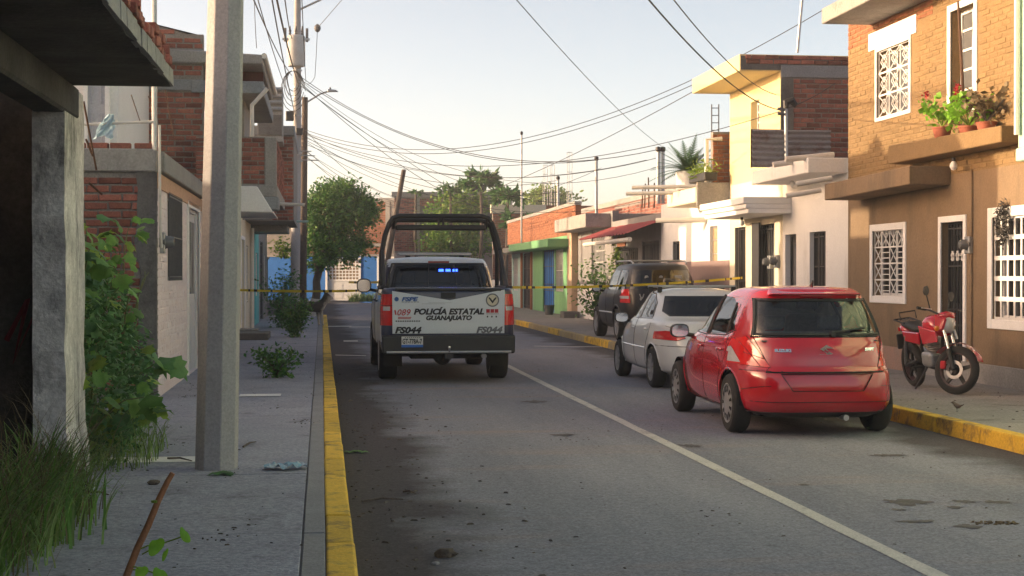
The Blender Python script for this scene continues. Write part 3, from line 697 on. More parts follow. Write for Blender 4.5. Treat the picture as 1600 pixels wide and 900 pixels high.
for px, y0, y1 in ((205, 148, 190), (232, 150, 200), (258, 140, 215)):
    a, b_ = onY(px, y0, YP + 1.2), onY(px + 14, y1, YP + 1.2); MB().tube([a, b_], .007, 6).build('rebar', M_RUST, pk)
# rooftop room with pale metal doors
wall('rooftop_room_wall', pk, FY(22.0), -5.6, onY(184, 180, 22.0).x, 2.99, 5.55, .15, M_WHITE2)
wall('rooftop_room_side', pk, Fr((onY(184, 180, 22.0).x, 0, 0), (0, 1, 0), (1, 0, 0)), 22.16, 25.9, 2.99, 5.548, .15, M_WHITE2)
fz = FY(21.99)
dd = door(pk, fz, onY(131, 180, 22).x, onY(172, 180, 22).x, 3.0, 5.1, mat('door_pale', (.42, .43, .47), (.36, .37, .41), scale=4, rough=.5), depth=.03, frame=.06, mf=M_WHITE, leafs=2, handle=False)
# plastic bag caught on the pipe
bag = MB(); r_ = random.Random(4); c0 = Vector((XL - .52, YP - .03, 3.42)); n = 9
for i in range(9):
    t = i / 8; hw_ = (.035 + .13 * t) * (1 - .35 * t * t)
    for k in range(n + 1): q = k / n * 2 - 1; bag.v.append((c0.x - .1 * t + hw_ * q + r_.uniform(-.012, .012), c0.y - .03 + .035 * math.sin(q * 5 + i) + r_.uniform(-.02, .02), c0.z + .1 - t * .25 - .05 * abs(q) * t + r_.uniform(-.01, .01)))
for i in range(8):
    for k in range(n): bag.f.append((i * (n + 1) + k, i * (n + 1) + k + 1, (i + 1) * (n + 1) + k + 1, (i + 1) * (n + 1) + k))
tag(bag.build('plastic_bag', mat('bag_blue', (.45, .6, .68), (.3, .5, .62), scale=12, rough=.4, trans=.3), smooth='all'), 'pale blue plastic bag caught on the roof pipe of the low house', 'bag')

# ---- two-storey brick house with projecting upper floor
YB = 26.0
bh = thing('brick_house', 'two-storey raw brick house with concrete bands and a brick balcony over the pavement', 'house', (XL, YB, 0))
FB = FY(YB); bx0 = onY(140, 100, YB).x
wall('end_wall', bh, FB, -5.6, XL - .003, 2.6, 5.62, .2, M_MORT)
tz = lambda px, py: onY(px, py, YB).z
b1 = (tz(260, 95), tz(260, 77)); b2 = (tz(260, 141), tz(260, 124))
bricks(bh, FB, bx0, XL - .02, 3.05, 5.58, l=.26, h=.07, gap=.02, n_max=300, holes=[(-9, 9, b1[0] - .02, b1[1] + .02), (-9, 9, b2[0] - .02, b2[1] + .02)])
for q0, q1 in (b1, b2): MB().box(-5.6, XL + .0, YB - .04, YB + .12, q0, q1).build('tie_beam', M_CONCB, bh, bevel=.01)
b = MB(); tl, tr = onY(180, 22, YB), onY(322, 60, YB)                     # sloping brick parapet above
b.prism([(tl.x - 2, 5.6), (XL - .01, 5.6), (XL - .01, tr.z), (tl.x, tl.z), (tl.x - 2, tl.z)], FB, -.2, -.005); b.build('gable', M_MORT, bh)
bricks(bh, FB, tl.x - .4, XL - .02, 5.62, tl.z + .1, l=.26, h=.07, gap=.02, n_max=60, limit=lambda a, z: z < tr.z + (tl.z - tr.z) * (XL - a) / (XL - tl.x) - .05)
wall('front_wall', bh, FL, YB + .01, 34, 0, 3.1, .2, M_GREYP, holes=[(28.0, 29.0, PH, 2.3), (30.5, 32.2, 1.1, 2.2)])
door(bh, FL, 28.0, 29.0, PH, 2.3, M_IRONG); window(bh, FL, 30.5, 32.2, 1.1, 2.2, mf=M_IRONG, mgr=M_IRONG)
XO = -.98                                                                 # projecting upper floor
p = lambda px, py: onY(px, py, YB - .05)
MB().box(XL - .2, XO + .02, YB - .06, 31.0, p(400, 146).z, p(400, 127).z).build('upper_beam', M_CONCB, bh, bevel=.012)
b = MB().hexa([(XL - 3.5, YB - .1, p(400, 100).z), (XO, YB - .1, p(411, 101).z), (XO, 31.2, p(411, 101).z), (XL - 3.5, 31.2, p(400, 100).z),
               (XL - 3.5, YB - .1, p(380, 66).z), (XO + .02, YB - .1, p(411, 86).z), (XO + .02, 31.2, p(411, 86).z), (XL - 3.5, 31.2, p(380, 66).z)])
b.build('roof', M_CONC, bh, bevel=.02)
MB().tube([(XO + .03, YB - .1, p(411, 88).z), (XO + .05, 31.2, p(411, 88).z)], .05, 8).build('gutter', M_PVC, bh)
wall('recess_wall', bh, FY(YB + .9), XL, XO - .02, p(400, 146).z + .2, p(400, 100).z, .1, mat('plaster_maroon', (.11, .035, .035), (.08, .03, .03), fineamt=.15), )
wall('upper_front', bh, Fr((XO - .35, 0, 0), (0, 1, 0), (1, 0, 0)), YB + 1.0, 31, 3.2, p(400, 128).z, .12, M_GREYP)
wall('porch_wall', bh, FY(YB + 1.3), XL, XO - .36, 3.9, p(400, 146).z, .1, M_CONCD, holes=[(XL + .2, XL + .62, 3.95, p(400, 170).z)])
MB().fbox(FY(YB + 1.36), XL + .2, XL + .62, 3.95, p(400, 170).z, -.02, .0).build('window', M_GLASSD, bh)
MB().box(-1.92, -1.84, YB - .02, YB + .06, 3.96, p(400, 146).z).build('post', M_CONCB, bh)
MB().tube([p(418, 139) + Vector((0, -.06, 0)), p(394, 165) + Vector((0, -.06, 0)), p(394, 214) + Vector((0, -.06, 0))], .035, 8).build('drain_pipe', M_PVC, bh, smooth=True)
# balcony: brick parapet with a concrete end post and floor slab
bz0, bz1 = p(400, 290).z, p(400, 216).z; XB = onY(431, 250, YB - .3).x
FBB = FY(YB - .3)
wall('balcony_wall', bh, FBB, XL - .1, XB - .18, bz0, bz1, .12, M_MORT)
bricks(bh, FBB, XL - .1, XB - .19, bz0 + .02, bz1, l=.24, h=.06, gap=.016, n_max=120)
MB().box(XB - .18, XB + .01, YB - .33, YB - .1, bz0 - .02, bz1 - .0).build('balcony_post', M_CONC, bh, bevel=.01)
wall('balcony_front', bh, Fr((XB, 0, 0), (0, 1, 0), (1, 0, 0)), YB - .1, 31.0, bz0, bz1, .12, M_MORT)
bricks(bh, Fr((XB, 0, 0), (0, 1, 0), (1, 0, 0)), YB - .05, 31.0, bz0 + .02, bz1, l=.24, h=.06, gap=.016, n_max=100)
MB().box(XL - .1, XB + .02, YB - .34, 31.0, bz0 - .2, bz0 - .001).build('balcony_slab', M_CONC, bh, bevel=.012)
MB().box(XB - .2, XB + .05, YB - .36, YB + .2, bz0 - .42, bz0 - .2).build('bracket', M_CONCB, bh, bevel=.02)
# white canopy below
cz0, cz1 = onY(400, 330, 25.4).z, onY(400, 291, 25.4).z; XC = onY(427, 310, 25.4).x
MB().hexa([(XL, 25.4, cz0), (XC, 25.4, cz0 - .02), (XC, 28.2, cz0 - .02), (XL, 28.2, cz0), (XL, 25.4, cz1), (XC - .26, 25.4, cz1), (XC - .26, 28.2, cz1), (XL, 28.2, cz1)]).build('canopy', M_WHITE2, bh, bevel=.012)
MB().tube([(XC - .02, 27.0, bz0 - .25), onY(476, 320, 27.0)], .028, 8).build('spout', M_PVC, bh)

# ---- narrow plastered houses further along
def slot_house(name, label, y0, y1, h, m, holes=(), x=XL, roofm=None, par=.0):
    t = thing(name, label, 'house', (x, y0, 0)); fr = Fr((x, 0, 0), (0, 1, 0), (1, 0, 0))
    wall('front_wall', t, fr, y0 + .004, y1 - .004, 0, h, .2, m, holes)
    wall('side_wall', t, FY(y0 + .006), x - 3.6, x - .204, 0, h - .002, .2, m)
    wall('side_wall', t, FY(y1 - .21), x - 3.6, x - .204, 0, h - .002, .19, m)
    MB().box(x - 3.6, x + .06, y0 + .002, y1 - .002, h, h + .14).build('roof', roofm or M_CONC, t, bevel=.01)
    return t, fr
ch, fr = slot_house('cream_house', 'narrow cream house with white pipe and panelled door past the brick house', 34.02, 43.0, 3.55, M_CREAM, [(37.8, 39.4, PH, 2.5), (40.4, 41.6, .9, 2.4)])
door(ch, fr, 37.8, 39.4, PH, 2.5, M_WHITE, surround=.09); window(ch, fr, 40.4, 41.6, .9, 2.4, mf=M_WHITE)
MB().tube([(XL + .06, 42.4, PH), (XL + .06, 42.4, 2.9)], .06, 8).build('drain_pipe', M_PVC, ch)
MB().box(XL, XL + .75, 35.2, 36.6, PH, PH + .16).build('doorstep', M_CONCD, ch, bevel=.015)
MB().box(XL, XL + .45, 36.62, 37.5, PH, PH + .2).build('doorstep', M_CONC, ch, bevel=.015)
th_, fr = slot_house('teal_house', 'bright teal house with concrete canopy beside the cream house', 43.02, 48.4, 3.0, M_TEAL, [(44.4, 45.4, PH, 2.4), (46.2, 47.6, 1.0, 2.3)])
door(th_, fr, 44.4, 45.4, PH, 2.4, M_PTEAL); window(th_, fr, 46.2, 47.6, 1.0, 2.3)
MB().box(XL, onY(449, 350, 43.2).x, 43.2, 46.0, onY(420, 362, 43.2).z, onY(420, 342, 43.2).z).build('canopy', M_CONC, th_, bevel=.02)
MB().tube([(XL + .6, 44, onY(420, 346, 44).z), onY(482, 346, 44)], .03, 8).build('spout', M_PTEAL, th_)
MB().box(XL + .001, XL + .12, 43.1, 43.4, .4, 1.3).build('gas_box', mat('box_cyan', (.08, .5, .55), fineamt=.05), th_, bevel=.02)
gh, fr = slot_house('grey_house', 'grey plaster house with wide dark gateway next to the teal house', 48.42, 55.6, 3.1, M_GREYP, [(49.6, 52.0, PH, 2.7), (53.2, 54.4, 1, 2.3)])
door(gh, fr, 49.6, 52.0, PH, 2.7, M_IRONG, leafs=2, bars=8); window(gh, fr, 53.2, 54.4, 1.0, 2.3)
# upper storey rooms behind (brick and concrete boxes above the row)
ub = thing('upper_brick_block', 'upper storey of raw brick and grey concrete over the far cream and teal houses', 'building', (XL, 36.5, 2.9))
XQ = onY(459, 250, 40.0).x
FQ = FY(40.0); qz0, qz1 = onY(450, 345, 40).z, onY(450, 212, 40).z
wall('wall', ub, FQ, XL - 1.5, XQ, qz0, qz1, 6.0, M_MORT)
bricks(ub, FQ, XL - .6, XQ - .01, qz0 + .02, qz1 - .02, l=.26, h=.07, gap=.02, n_max=200)
MB().box(XL - 1.5, XQ + .03, 39.94, 46, qz1, qz1 + .25).build('tie_beam', M_CONCB, ub, bevel=.015)
wall('water_tank_wall', ub, FY(38.6), onY(402, 150, 38.6).x, onY(441, 150, 38.6).x, onY(420, 212, 38.6).z, onY(420, 136, 38.6).z, 1.2, M_CONC)
MB().fbox(FY(38.59), onY(404, 150, 38.6).x, onY(440, 150, 38.6).x, onY(420, 211, 38.6).z, onY(420, 180, 38.6).z, 0, .06).build('dark_panel', M_CONCD, ub)  # darker panel over the lower part of the tank wall
for k in range(4):
    z = onY(420, 140 + 10 * k, 38.6).z; MB().tube([(onY(414, 150, 38.6).x, 38.55, z), (onY(441, 150, 38.6).x, 38.55, z)], .05, 8).build('corrugation', M_GALV, ub)
MB().box(XL - 1.6, onY(441, 150, 38.6).x + .01, 38.5, 40, onY(420, 214, 38.6).z - .12, onY(420, 213, 38.6).z).build('floor_slab', M_CONC, ub)
wall('base_wall', ub, FY(38.62), XL - 1.5, onY(425, 300, 38.6).x, 3.0, onY(420, 216, 38.6).z - .1, .2, M_GREYP)
# block across the lane, out of sight behind the row: it shades the far facades
ob = thing('lane_shade_block', 'unseen plain block added across the side lane to shade the far facades', 'building', (-9, 61, 0))
slab('walls', ob, -22, -5, 60.6, 90, 0, 5.0, M_GREYP); slab('parapet', ob, -22.1, -4.95, 60.5, 90.1, 5.003, 5.4, M_CONC)
# wall at the street corner
ew = thing('corner_wall', 'low dark concrete wall closing the row at the street corner', 'wall', (XL, 55.7, 0))
wall('wall', ew, FL, 55.7, 56.6, 0, 2.2, .2, M_CONCD)
MB().box(XL - .25, XL + .05, 55.66, 56.64, 2.2, 2.28).build('coping', M_CONC, ew)
# ================================================================= far-side row (right of the street)
def zr(px, py, X=XR): return onX(px, py, X).z
def yr(px, X=XR): return onX(px, 450, X).y
def rectR(x0, y0, x1, y1, X=XR):      # picture box on the facade -> (Y0, Y1, z0, z1); heights read at the box middle
    xm = (x0 + x1) / 2
    return (yr(x1, X), yr(x0, X), zr(xm, y1, X), zr(xm, y0, X))
# ---- brown house
YN, YF = 18.35, yr(1325)
br = thing('brown_house', 'two-storey house, brown plaster below and tan painted brick above, white window surrounds', 'house', (XR, YN, 0))
w1 = (yr(1412), yr(1364), zr(1387, 463), zr(1387, 360)); d1 = (yr(1506), yr(1471), PH, zr(1488, 347)); w2 = (18.2, yr(1551), zr(1575, 500), zr(1575, 338))
ZM = 3.05
wall('ground_floor_wall', br, FR, 16.5, YF, 0, ZM, .22, M_BROWN, holes=[w1, d1, w2])
window(br, FR, *w1, style='xgrid', surround=.11, nx=2, nz=1, mg=M_GLASSD, depth=-.16)
dr = door(br, FR, *d1, M_DOORN, depth=-.13, frame=.06, surround=.09, glass=M_GLASSD, bars=6, mb=M_IRON)
for k in range(3):                    # little white flowers worked into the door grille
    a = d1[0] + (d1[1] - d1[0]) * (.28 + .22 * k); z = zr(1488, 400); c = MB()
    for q in range(5):
        an = q * 2 * math.pi / 5 + .3; c.fbar(FR, a, z, a + .055 * math.cos(an), z + .075 * math.sin(an), .045, -.085, -.07)
    c.build('grille_flower', M_GRATEW, dr)
window(br, FR, *w2, style='ladder', surround=.13, nx=2, nz=1, depth=-.17, mg=M_GLASSD)
meter(br, FR, yr(1517), zr(1517, 382), .85)
MB().tube([FR.p(yr(1520), .2, .02), FR.p(yr(1520), zr(1520, 395), .02)], .012, 6).build('conduit', M_BROWN, br)
MB().tube([FR.p(yr(1520), zr(1520, 370), .02), FR.p(yr(1520), zr(1520, 265), .02)], .012, 6).build('conduit', M_BROWN, br)
MB().fbox(FR, 16.5, YF - .002, .05, .42, .0, .03).build('plinth', M_CONC, br, bevel=.008)
MB().fbox(FR, yr(1425), YF - .01, PH - .05, .5, .028, .036).build('salmon_patch', M_SALM, br)
# upper floor in tan painted brick
ZT = zr(1330, 22) + .05
uw = (yr(1421), yr(1370), zr(1395, 178), zr(1395, 72)); ud = (yr(1522), yr(1485), zr(1503, 168), zr(1503, 12))
wall('upper_wall', br, FR, 16.5, YF, ZM, ZT + .6, .22, M_TAN, holes=[uw, ud])
oz = lambda y: zr(1400, 40)
zb = zr(1340, 72)                     # raw orange band under the slab at the far end
lim = lambda a, z: not (a > yr(1457) and z > zb + (a - YF) * .05 - .0)
bricks(br, FR, 17.6, YF - .01, ZM + .03, ZT + .5, m=M_TANB, l=.23, h=.062, gap=.014, proud=.006, n_max=300, limit=lim, holes=[(uw[0] - .1, uw[1] + .1, uw[2] - .1, uw[3] + .32), (ud[0] - .12, ud[1] + .12, ud[2] - .05, ud[3] + .14)])
bricks(br, FR, yr(1457), YF - .01, zb, ZT + .5, m=M_BRICKO, l=.23, h=.062, gap=.014, proud=.008, n_max=120, limit=lambda a, z: not lim(a, z) and not (uw[0] - .25 < a < uw[1] + .32 and z < uw[3] + .33))
window(br, FR, *uw, style='star', surround=.06, nx=3, nz=1, depth=-.18, mg=M_GLASSG)
MB().fbox(FR, uw[0] - .28, uw[1] + .36, uw[3] + .06, uw[3] + .34, -.01, .018).build('whitewash_patch', M_WHITE2, br)
dq = window(br, FR, *ud, style=None, surround=.1, nx=2, nz=5, depth=-.17, mg=M_GLASSG, name='balcony_window')
MB().tube([FR.p(ud[0] + .22, ud[2], .06), FR.p(ud[0] + .5, ud[3] + .1, .02)], .022, 8).build('leaning_rod', M_RUST, br)
XS = 8.05
slab('roof_slab', br, XS, XR + 4, 16.5, yr(1283, XS), zr(1283, 38, XS), zr(1283, 14, XS), M_CONC)
wall('end_wall', br, Fr((0, YF, 0), (-1, 0, 0), (0, 1, 0)), -XR - 5, -XR - .222, 0, ZT + .6, .2, M_BRICK)
# balcony slab with parapet
XBc = 8.52; by0, by1 = yr(1563, XBc), yr(1387, XBc)
MB().hexa([(XBc, by0, zr(1563, 222, XBc)), (XR - .001, by0, zr(1563, 222, XBc)), (XR - .001, by1, zr(1387, 257, XBc)), (XBc, by1, zr(1387, 257, XBc)),
           (XBc, by0, zr(1563, 196, XBc)), (XR - .001, by0, zr(1563, 196, XBc)), (XR - .001, by1, zr(1387, 228, XBc)), (XBc, by1, zr(1387, 228, XBc))]).build('balcony', M_TAN, br, bevel=.012)
bulb(br, (8.7, yr(1511), zr(1511, 240, 8.6)))
XC2 = 8.28; cy0, cy1 = yr(1420, XC2), yr(1288, XC2)
MB().hexa([(XC2, cy0, zr(1420, 288, XC2)), (XR - .001, cy0, zr(1420, 288, XC2)), (XR - .001, cy1, zr(1288, 313, XC2)), (XC2, cy1, zr(1288, 313, XC2)),
           (XC2, cy0, zr(1420, 259, XC2)), (XR - .001, cy0, zr(1420, 259, XC2)), (XR - .001, cy1, zr(1288, 288, XC2)), (XC2, cy1, zr(1288, 288, XC2))]).build('canopy', M_BROWN, br, bevel=.012)
for (sx, sy, ex) in ((1283, 297, 1228), (1300, 278, 1252)):
    a = onX(sx, sy, XC2 + .1); MB().tube([a, (XC2 - .48, a.y + .1, a.z - .1)], .045, 10).build('spout', M_PVC, br, smooth=True)
# withered wreath over the wide window
wr = thing('dried_wreath', 'dark dried wreath hanging on the white ladder-barred window', 'wreath', FR.p(yr(1573), zr(1573, 345), .06))
wc = FR.p(yr(1573), zr(1573, 345), .06); b = MB(); r_ = random.Random(12)
for k in range(420):
    a = r_.uniform(0, 6.28); rr = .15 + r_.gauss(0, .035); c = wc + Vector((r_.gauss(0, .03), rr * math.cos(a) * .85, rr * math.sin(a) * 1.35 - (.07 if r_.random() < .3 else 0)))
    d = Vector((r_.uniform(-1, 1), r_.uniform(-1, 1), r_.uniform(-1, 1))).normalized() * .035; e = d.orthogonal().normalized() * .012
    b.quad(c - d, c + e, c + d, c - e)
b.build('twigs', mat('dried_leaf', (.03, .03, .028), (.07, .06, .05), scale=20, rand=.4, island=True), wr)
# pale green neighbour whose upper floor juts out at the picture's edge
mn = thing('mint_house', 'pale green upper storey jutting out beside the brown house balcony', 'house', (8.35, 12, 0))
slab('upper_storey', mn, 8.3, 13, 8, yr(1590, 8.3), zr(1592, 232, 8.3), 8.5, M_MINT)
slab('floor_slab', mn, 8.24, 13, 8, yr(1586, 8.24), zr(1590, 252, 8.24), zr(1592, 232, 8.3) - .003, M_MINT)
slab('ground_floor', mn, 8.9, 13, 8, 16.4, 0, 3.0, M_PTEAL)
MB().tube([(8.25, yr(1588, 8.25), 3.3), (8.25, yr(1588, 8.25), 8.4)], .035, 8).build('drain_pipe', M_PVC, mn)

# ---- yellow two-storey house with white ground floor
YY = yr(1219); YYE = yr(1140)
ye = thing('yellow_house', 'pale yellow two-storey house, exposed brick end wall, white ground floor with dark grilles', 'house', (XR, YF, 0))
dA = (yr(1290), yr(1265), PH, zr(1277, 362)); dB = (yr(1244), yr(1227), PH, zr(1236, 366)); dC = (yr(1210), yr(1176), PH, zr(1195, 350)); wD = (yr(1165), yr(1148), .35, zr(1156, 355))
ZG = zr(1225, 300) + .35
wall('ground_floor_wall', ye, FR, YF + .005, YY - .16, 0, ZG, .22, M_WHITE2, holes=[dA, dB])
wall('entrance_wall', ye, FR, YY - .155, YYE, 0, ZG, .22, M_CREAM, holes=[dC, wD])
door(ye, FR, *dA, M_IRON, depth=-.12, bars=5, handle=False); door(ye, FR, *dB, M_IRON, depth=-.13, glass=M_GLASSG)
door(ye, FR, *dC, M_DOORN, depth=-.16, bars=9, glass=M_GLASSG, leafs=2); window(ye, FR, *wD, style='bars', mf=M_IRON, mgr=M_IRON, nx=2, nz=2)
MB().fbox(FR, yr(1189), yr(1178), .3, zr(1185, 348), .02, .05).build('open_grille', M_IRON, ye)
meter(ye, FR, yr(1206), zr(1206, 409), .95); meter(ye, FR, yr(1217), zr(1217, 408), .9)
ZT2 = zr(1160, 95, 8.1)
uw2 = (yr(1186), yr(1173), zr(1179, 206), zr(1179, 158))
wall('upper_wall', ye, FR, YY, YYE, ZG, ZT2, .22, M_YELL, holes=[uw2])
window(ye, FR, *uw2, style=None, nx=2, nz=3, depth=-.16, mg=M_GLASSG)
# exposed brick side
FS = FY(YY); xe = XR + 3.4
wall('brick_side', ye, FS, XR + .003, xe, ZG - .3, ZT2 + .02, .2, M_MORT)
sx0 = onY(1240, 200, YY).x
bricks(ye, FS, sx0, xe, ZG - .2, onY(1280, 124, YY).z, l=.26, h=.075, gap=.02, n_max=300, holes=())
MB().fbox(FS, XR + .004, sx0 - .02, ZG - .3, ZT2, 0, .02).build('corner_column', M_CONCD, ye)
MB().fbox(FS, XR + .005, xe, onY(1280, 122, YY).z, onY(1280, 103, YY).z, 0, .03).build('tie_beam', M_CONCB, ye, bevel=.01)
bricks(ye, FS, XR - .7, xe, onY(1280, 101, YY).z, onY(1280, 84, YY).z, l=.26, h=.075, gap=.015, n_max=30, m=M_BRICK, proud=.03)
# roof overhang
XO2 = 8.08
MB().hexa([(XO2, YY + .0, zr(1160, 108, XO2)), (xe, YY, zr(1160, 108, XO2)), (xe, YYE + .1, zr(1160, 108, XO2)), (XO2, YYE + .1, zr(1160, 108, XO2)),
           (XO2, YY, zr(1160, 82, XO2)), (xe, YY, zr(1160, 82, XO2)), (xe, YYE + .1, zr(1160, 82, XO2)), (XO2, YYE + .1, zr(1160, 82, XO2))]).build('roof_overhang', M_YELL, ye, bevel=.01)
MB().fbox(FY(YY - .003), XO2 + .02, xe, zr(1160, 108, XO2) + .02, zr(1160, 84, XO2) - .01, 0, .006).build('roof_end', M_CONCD, ye)
MB().tube([onY(1246, 82, YY + .3), onY(1254, -8, YY + .3)], .03, 8).build('antenna_mast', M_GALV, ye)
# balcony and corrugated screen
XBa = 8.2; ya, yb = yr(1262, XBa), yr(1174, XBa)
q0, q1, q2, q3 = zr(1262, 270, XBa), zr(1262, 246, XBa), zr(1174, 289, XBa), zr(1174, 268, XBa)
MB().hexa([(XBa, ya, q0), (XR + .02, ya, q0), (XR + .02, yb, q2), (XBa, yb, q2), (XBa, ya, q1), (XR + .02, ya, q1), (XR + .02, yb, q3), (XBa, yb, q3)]).build('balcony', M_WHITE2, ye, bevel=.015)
for a in (.15, .95): MB().tube([(XBa - .35, ya + a * .9, q1 - .02 - a * .05), (XBa + .5, ya + a * .9, q1 + .06)], .05, 8).build('spout', M_PVC, ye)
bulb(ye, (8.6, yr(1238, 8.6), zr(1238, 278, 8.6)))
XE0, XE1 = onY(1175, 230, YY - .6).x, onY(1298, 230, YY - .6).x; e0, e1 = onY(1230, 262, YY - .6).z, onY(1230, 203, YY - .6).z
b = MB(); n = 56                      # horizontal corrugations
for i in range(n + 1):
    z = e0 + (e1 - e0) * i / n; d = .03 * math.sin(i / n * 2 * math.pi * 7); b.v += [(XE0, YY - .6 + d, z), (XE1, YY - .6 + d, z), (XE1, YY - .597 + d, z), (XE0, YY - .597 + d, z)]
for i in range(n): b.f += [(i * 4, i * 4 + 1, i * 4 + 5, i * 4 + 4), (i * 4 + 2, i * 4 + 3, i * 4 + 7, i * 4 + 6)]
tg = thing('corrugated_screen', 'rusty corrugated metal sheet screening the yellow house balcony', 'metal sheet', (XE0, YY - .6, e0))
b.build('sheet', M_CORR, tg, smooth='all'); MB().box(XE0 - .01, XE1, YY - .57, YY - .53, e1 - .03, e1 + .01).build('top_rail', M_RUST, tg); MB().box(XE0 - .01, XE0 + .03, YY - .57, YY - .53, e0, e1 - .03).build('post', M_RUST, tg)
mp_ = thing('service_mast', 'galvanised service mast with black weatherhead at the yellow house corner', 'mast', onY(1229, 262, YY - .7))
P0, P1 = onY(1229, 262, YY - .7), onY(1228, 170, YY - .7)
MB().tube([P0, P1], .035, 8).build('pipe', M_GALV, mp_, smooth=True); MB().tube([P1, P1 + Vector((0, 0, .12)), P1 + Vector((.12, 0, .16)), P1 + Vector((.2, 0, .06))], [.05, .07, .08, .05], 8).build('weatherhead', M_BLACKP, mp_, smooth=True)
for k in range(2): MB().tube([P1 + Vector((-.16, 0, .0 - k * .09)), P1 + Vector((.02, 0, -.02 - k * .09))], .03, 8).build('insulator', M_IRONG, mp_)
# white moulded canopy over the entrance
XV = 7.95; vy0, vy1 = yr(1161, XV), yr(1093, XV)
b = MB(); prof = [(0, 0), (0, .1), (.05, .13), (.05, .2), (.1, .24), (.1, .31)]     # stepped edge
zc0 = zr(1161, 333, XV)
for st, (o_, z0, z1) in enumerate(((.1, 0, .09), (.05, .092, .18), (0, .182, .31))):
    b.box(XV + o_, XR - .001, vy0 + o_ * .1, vy1 - o_ * .3, zc0 + z0, zc0 + z1)
b.build('entrance_canopy', M_WHITE, ye, bevel=.012)
bulb(ye, (8.5, yr(1159, 8.5), zc0))

# ---- white house with mauve dado and roof terrace
YW1 = yr(1033)
wh = thing('white_house', 'single-storey white house with mauve dado and a plant terrace on its roof', 'house', (XR, YYE, 0))
wA = (yr(1121), yr(1109), zr(1115, 418), zr(1115, 353)); wB = (yr(1062), yr(1051), .9, zr(1056, 377))
ZW = zr(1090, 315) + .1
wall('front_wall', wh, FR, YYE + .005, YW1, 0, ZW, .22, M_WHITE2, holes=[wA, wB])
window(wh, FR, *wA, style=None, mf=M_ALU, mg=M_CURT, nx=1, nz=3, depth=-.08, frame=.04); window(wh, FR, *wB, style='bars', mf=M_IRON, mgr=M_IRON, nx=1, nz=2)
MB().fbox(FR, YYE + .01, YW1 - .01, .05, zr(1100, 408), 0, .012).build('dado', M_MAUVE, wh)
XT = 8.15; t0, t1 = yr(1104, XT), yr(1042, XT)
MB().box(XT, XR + 3, YYE + .08, t1, zr(1070, 318, XT) - .02, zr(1070, 296, XT) + .0).build('terrace_slab', M_CREAM, wh, bevel=.02)
MB().box(XT + .02, XR + 3, YYE + .02, YYE + .079, zr(1070, 318, XT) - .1, zr(1070, 296, XT) + .1).build('terrace_kerb', M_CONC, wh, bevel=.01)
zt_ = zr(1070, 296, XT)
F2 = FY(YYE + .35); x0, x1 = onY(1114, 250, YYE + .35).x, onY(1139, 250, YYE + .35).x
MB().fbox(F2, x0, x1 + .6, zt_, onY(1126, 206, YYE + .35).z, -.2, 0).build('brick_pillar', M_MORT, wh)
bricks(wh, F2, x0, x1 + .3, zt_ + .01, onY(1126, 206, YYE + .35).z - .02, m=M_BRICKO, l=.24, h=.07, gap=.015, n_max=60)
A = onY(1104, 298, YYE + .2); B_ = onY(1104, 218, YYE + .2); D = onY(1128, 217, YYE + .2)
MB().tube([A, B_, D], .05, 8).build('drain_pipe', M_PVC, wh, smooth=True)
for s_ in (0, .35): MB().tube([(XT - 1.05, t1 - 1.0 + s_ * 2, zt_ + .08 - s_ * .3), (XT + .4, t1 - 1.4 + s_ * 2, zt_ + .1 - s_ * .3)], .045, 8).build('spout', M_PVC, wh)
MB().tube([(XT - .35, t1 - .4, zr(1060, 347) - .05), (XR, t1 - .9, zr(1060, 347) - .05)], .06, 8).build('spout', M_PVC, wh)
# rusty roof ladder
ld = thing('roof_ladder', 'thin iron ladder rising from the white house terrace beside brick pillar', 'ladder', onY(1117, 280, YYE + 1.2))
a0, a1 = onY(1112, 290, YYE + 1.2), onY(1112, 163, YYE + 1.2); c0, c1 = onY(1123, 290, YYE + 1.2), onY(1123, 163, YYE + 1.2)
MB().tube([a0, a1], .014, 6).build('rail', M_IRONG, ld); MB().tube([c0, c1], .014, 6).build('rail', M_IRONG, ld)
for k in range(11): t = (k + .5) / 11; MB().tube([a0.lerp(a1, t), c0.lerp(c1, t)], .01, 6).build('rung', M_IRONG, ld)

# ---- grey gated front with red sheet roof
YG1 = yr(957)
gg = thing('gated_house', 'grey low house with dark iron gates under a red corrugated sheet roof', 'house', (XR, YW1, 0))
gA = (yr(1030), yr(1003), PH, zr(1016, 376)); gB = (yr(997), yr(962), PH, zr(980, 388))
ZH = zr(995, 345)
wall('front_wall', gg, FR, YW1 + .005, YG1, 0, ZH + .1, .2, M_GREYP, holes=[gA, gB])
door(gg, FR, *gA, M_IRONG, depth=-.08, bars=12, leafs=2, handle=False); door(gg, FR, *gB, M_IRON, depth=-.08, bars=12, leafs=2, handle=False)
MB().fbox(FR, yr(978), yr(965), zr(972, 385), zr(972, 370), 0, .02).build('orange_panel', M_BRICKO, gg)
b = MB(); n = 60; z0, z1 = zr(995, 362, 8.0), zr(995, 352)
for i in range(n + 1):
    y = YW1 - .3 + (YG1 - YW1 + .6) * i / n; d = .03 * math.sin(i * 1.9); b.v += [(7.9, y, z0 + d - .02), (9.1, y, z1 + .12 + d)]
for i in range(n): b.f.append((i * 2, i * 2 + 1, i * 2 + 3, i * 2 + 2))
b.build('sheet_roof', M_REDSH, gg, smooth='all')
MB().tube([(8.02, YW1 - .2, zr(1000, 372, 8.02)), (8.02, YG1, zr(1000, 372, 8.02))], .06, 8).build('gutter_pipe', M_PVC, gg)
ZBW = zr(975, 318)
wall('rear_brick_wall', gg, Fr((XR + 1.6, 0, 0), (0, 1, 0), (-1, 0, 0)), YW1 - 1, YG1 + 8, 2.5, zr(990, 316, XR + 1.6), .2, M_MORT)
